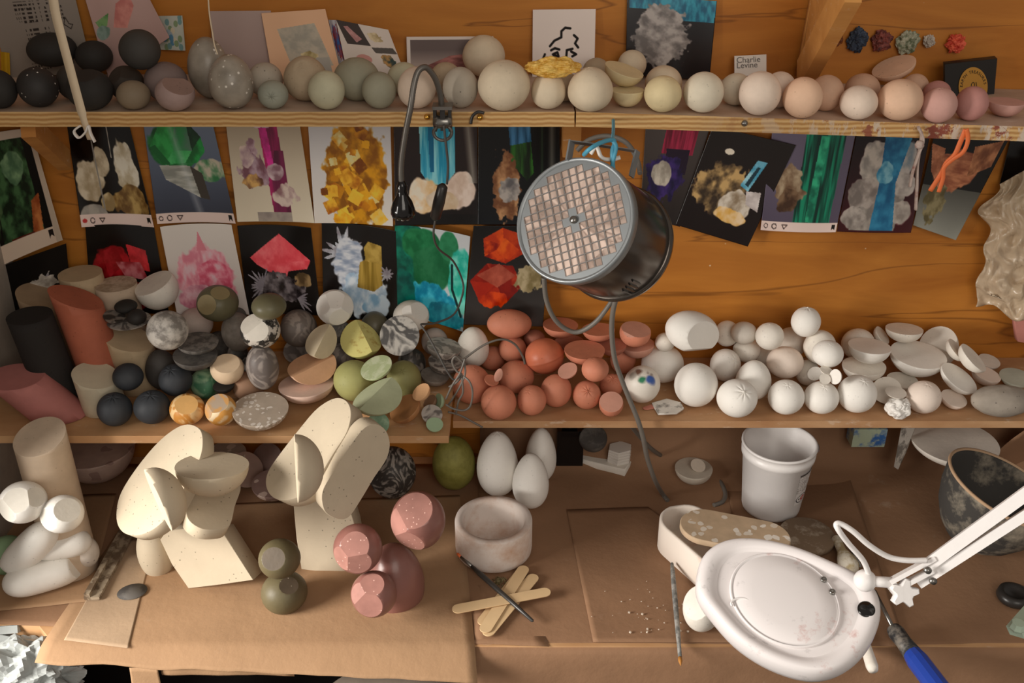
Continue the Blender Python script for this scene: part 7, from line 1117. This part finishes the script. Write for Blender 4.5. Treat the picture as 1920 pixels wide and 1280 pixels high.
mb = MB(); q = [(1222, 758), (1250, 750), (1276, 757), (1282, 768), (1268, 777), (1234, 778)]; mb.prism([at(x, y, z=.2015) for x, y in q], (0, 0, .003)); tag(build('paper_scrap', mb, 'papercut'), 'torn scrap of grey printed paper on the shelf by the paint-dabbed ball', 'scrap')
mb = MB(); mb.prism(smooth_loop([at(x, y, z=.2008) for x, y in [(1205, 765), (1225, 758), (1248, 752), (1240, 762), (1215, 768)]], 3), (0, 0, .0012)); tag(build('pink_skin', mb, 'pinkskin'), 'flat pink plaster skin lying next to the torn paper scrap', 'scrap')
# ------------------------------------------------------------------ under the front of the bench
r = empty('wire_rack', at(460, 1300, z=-.30), 'dark wire cooling rack on the board under the bench', 'rack'); mb = MB()
for i in range(30): x = -.55 + i * .018; mb.tube([(x, .83, -.27), (x + .06, 1.15, -.27)], .0016, 6)
build('wires', mb, 'brass', r); mb = MB(); mb.tube([(-.56, .83, -.272), (.0, .83, -.272)], .003, 8); mb.tube([(-.5, 1.15, -.272), (.05, 1.15, -.272)], .003, 8); build('frame', mb, 'steel', r)
mb = MB(); mb.lathe([(.05, 0), (.075, .02), (.08, .05), (.07, .075), (.03, .09), (.0001, .092)], None, (-.60, .97, -.22), 32); tag(build('clay_lump', mb, 'redfabric'), 'brick red rounded lump in the shadow under the front left of the bench', 'lump')
bm = bmesh.new(); bmesh.ops.create_icosphere(bm, subdivisions=5, radius=1)
for v in bm.verts:
    d = v.co.copy(); g = 1 + .30 * mnoise.noise(d * 1.6) + .42 * (1 - abs(mnoise.noise(d * 2.6 + Vector((3, 1, 0)))) * 2.5) * .5 - .2 * abs(mnoise.noise(d * 6)); v.co = Vector((d.x * .085 * g, d.y * .05 * g, max(d.z, -.7) * .06 * g))
me = bpy.data.meshes.new('crumpled_rag'); bm.to_mesh(me); bm.free(); tag(link_mesh('crumpled_rag', me, 'rag', None, at(45, 1262, d=1.40)), 'crumpled white plaster-stiff rag at the lower left corner', 'rag')
for i, (x0, y0, x1, y1, w_, lb) in enumerate([(-30, 1180, 40, 1175, .011, 'white plaster shard lying topmost above the crumpled rag'), (5, 1192, 72, 1205, .010, 'long white plaster shard above the crumpled rag'), (-10, 1222, 25, 1206, .010, 'short white plaster shard left of the crumpled rag'), (0, 1240, 30, 1222, .008, 'thin white plaster shard half under the crumpled rag')]):
    mb = MB(); mb.box(*bar(at(x0, y0, d=1.395), at(x1, y1, d=1.395), w_ * 2, w_)); tag(build('plaster_shard', mb, 'rag'), lb, 'shard', 'white plaster shards at the lower left')
mb = MB(); mb.prism([at(x, y, z=-.2) for x, y in [(-120, 1150), (120, 1215), (110, 1330), (-120, 1330)]], (0, 0, -.1)); tag(build('side_crate', mb, 'muddybar'), 'wooden crate under the white shards at the lower left', 'crate')
mb = MB(); mb.lathe([(.10, 0), (.12, .03), (.125, .035), (.12, .04), (.06, .03), (.0001, .03)], None, (-.17, .98, -.17), 40); tag(build('grey_basin', mb, 'greyplate'), 'grey basin in the dark under the front centre of the bench', 'basin')
bmx = MB(); nx_ = 30; vs = [(-.10 + .13 * i / 29, .955 + .01 * j, -.055 - .03 * j + .006 * sin(i * 1.1) ) for j in range(5) for i in range(nx_)]; bmx.add(vs, [(j * nx_ + i, j * nx_ + i + 1, (j + 1) * nx_ + i + 1, (j + 1) * nx_ + i) for j in range(4) for i in range(nx_ - 1)]); o = tag(build('towel', bmx, 'towel'), 'pale blue-grey towel edge under the right front of the light kraft sheet', 'towel'); md = o.modifiers.new('thickness', 'SOLIDIFY'); md.thickness = .004
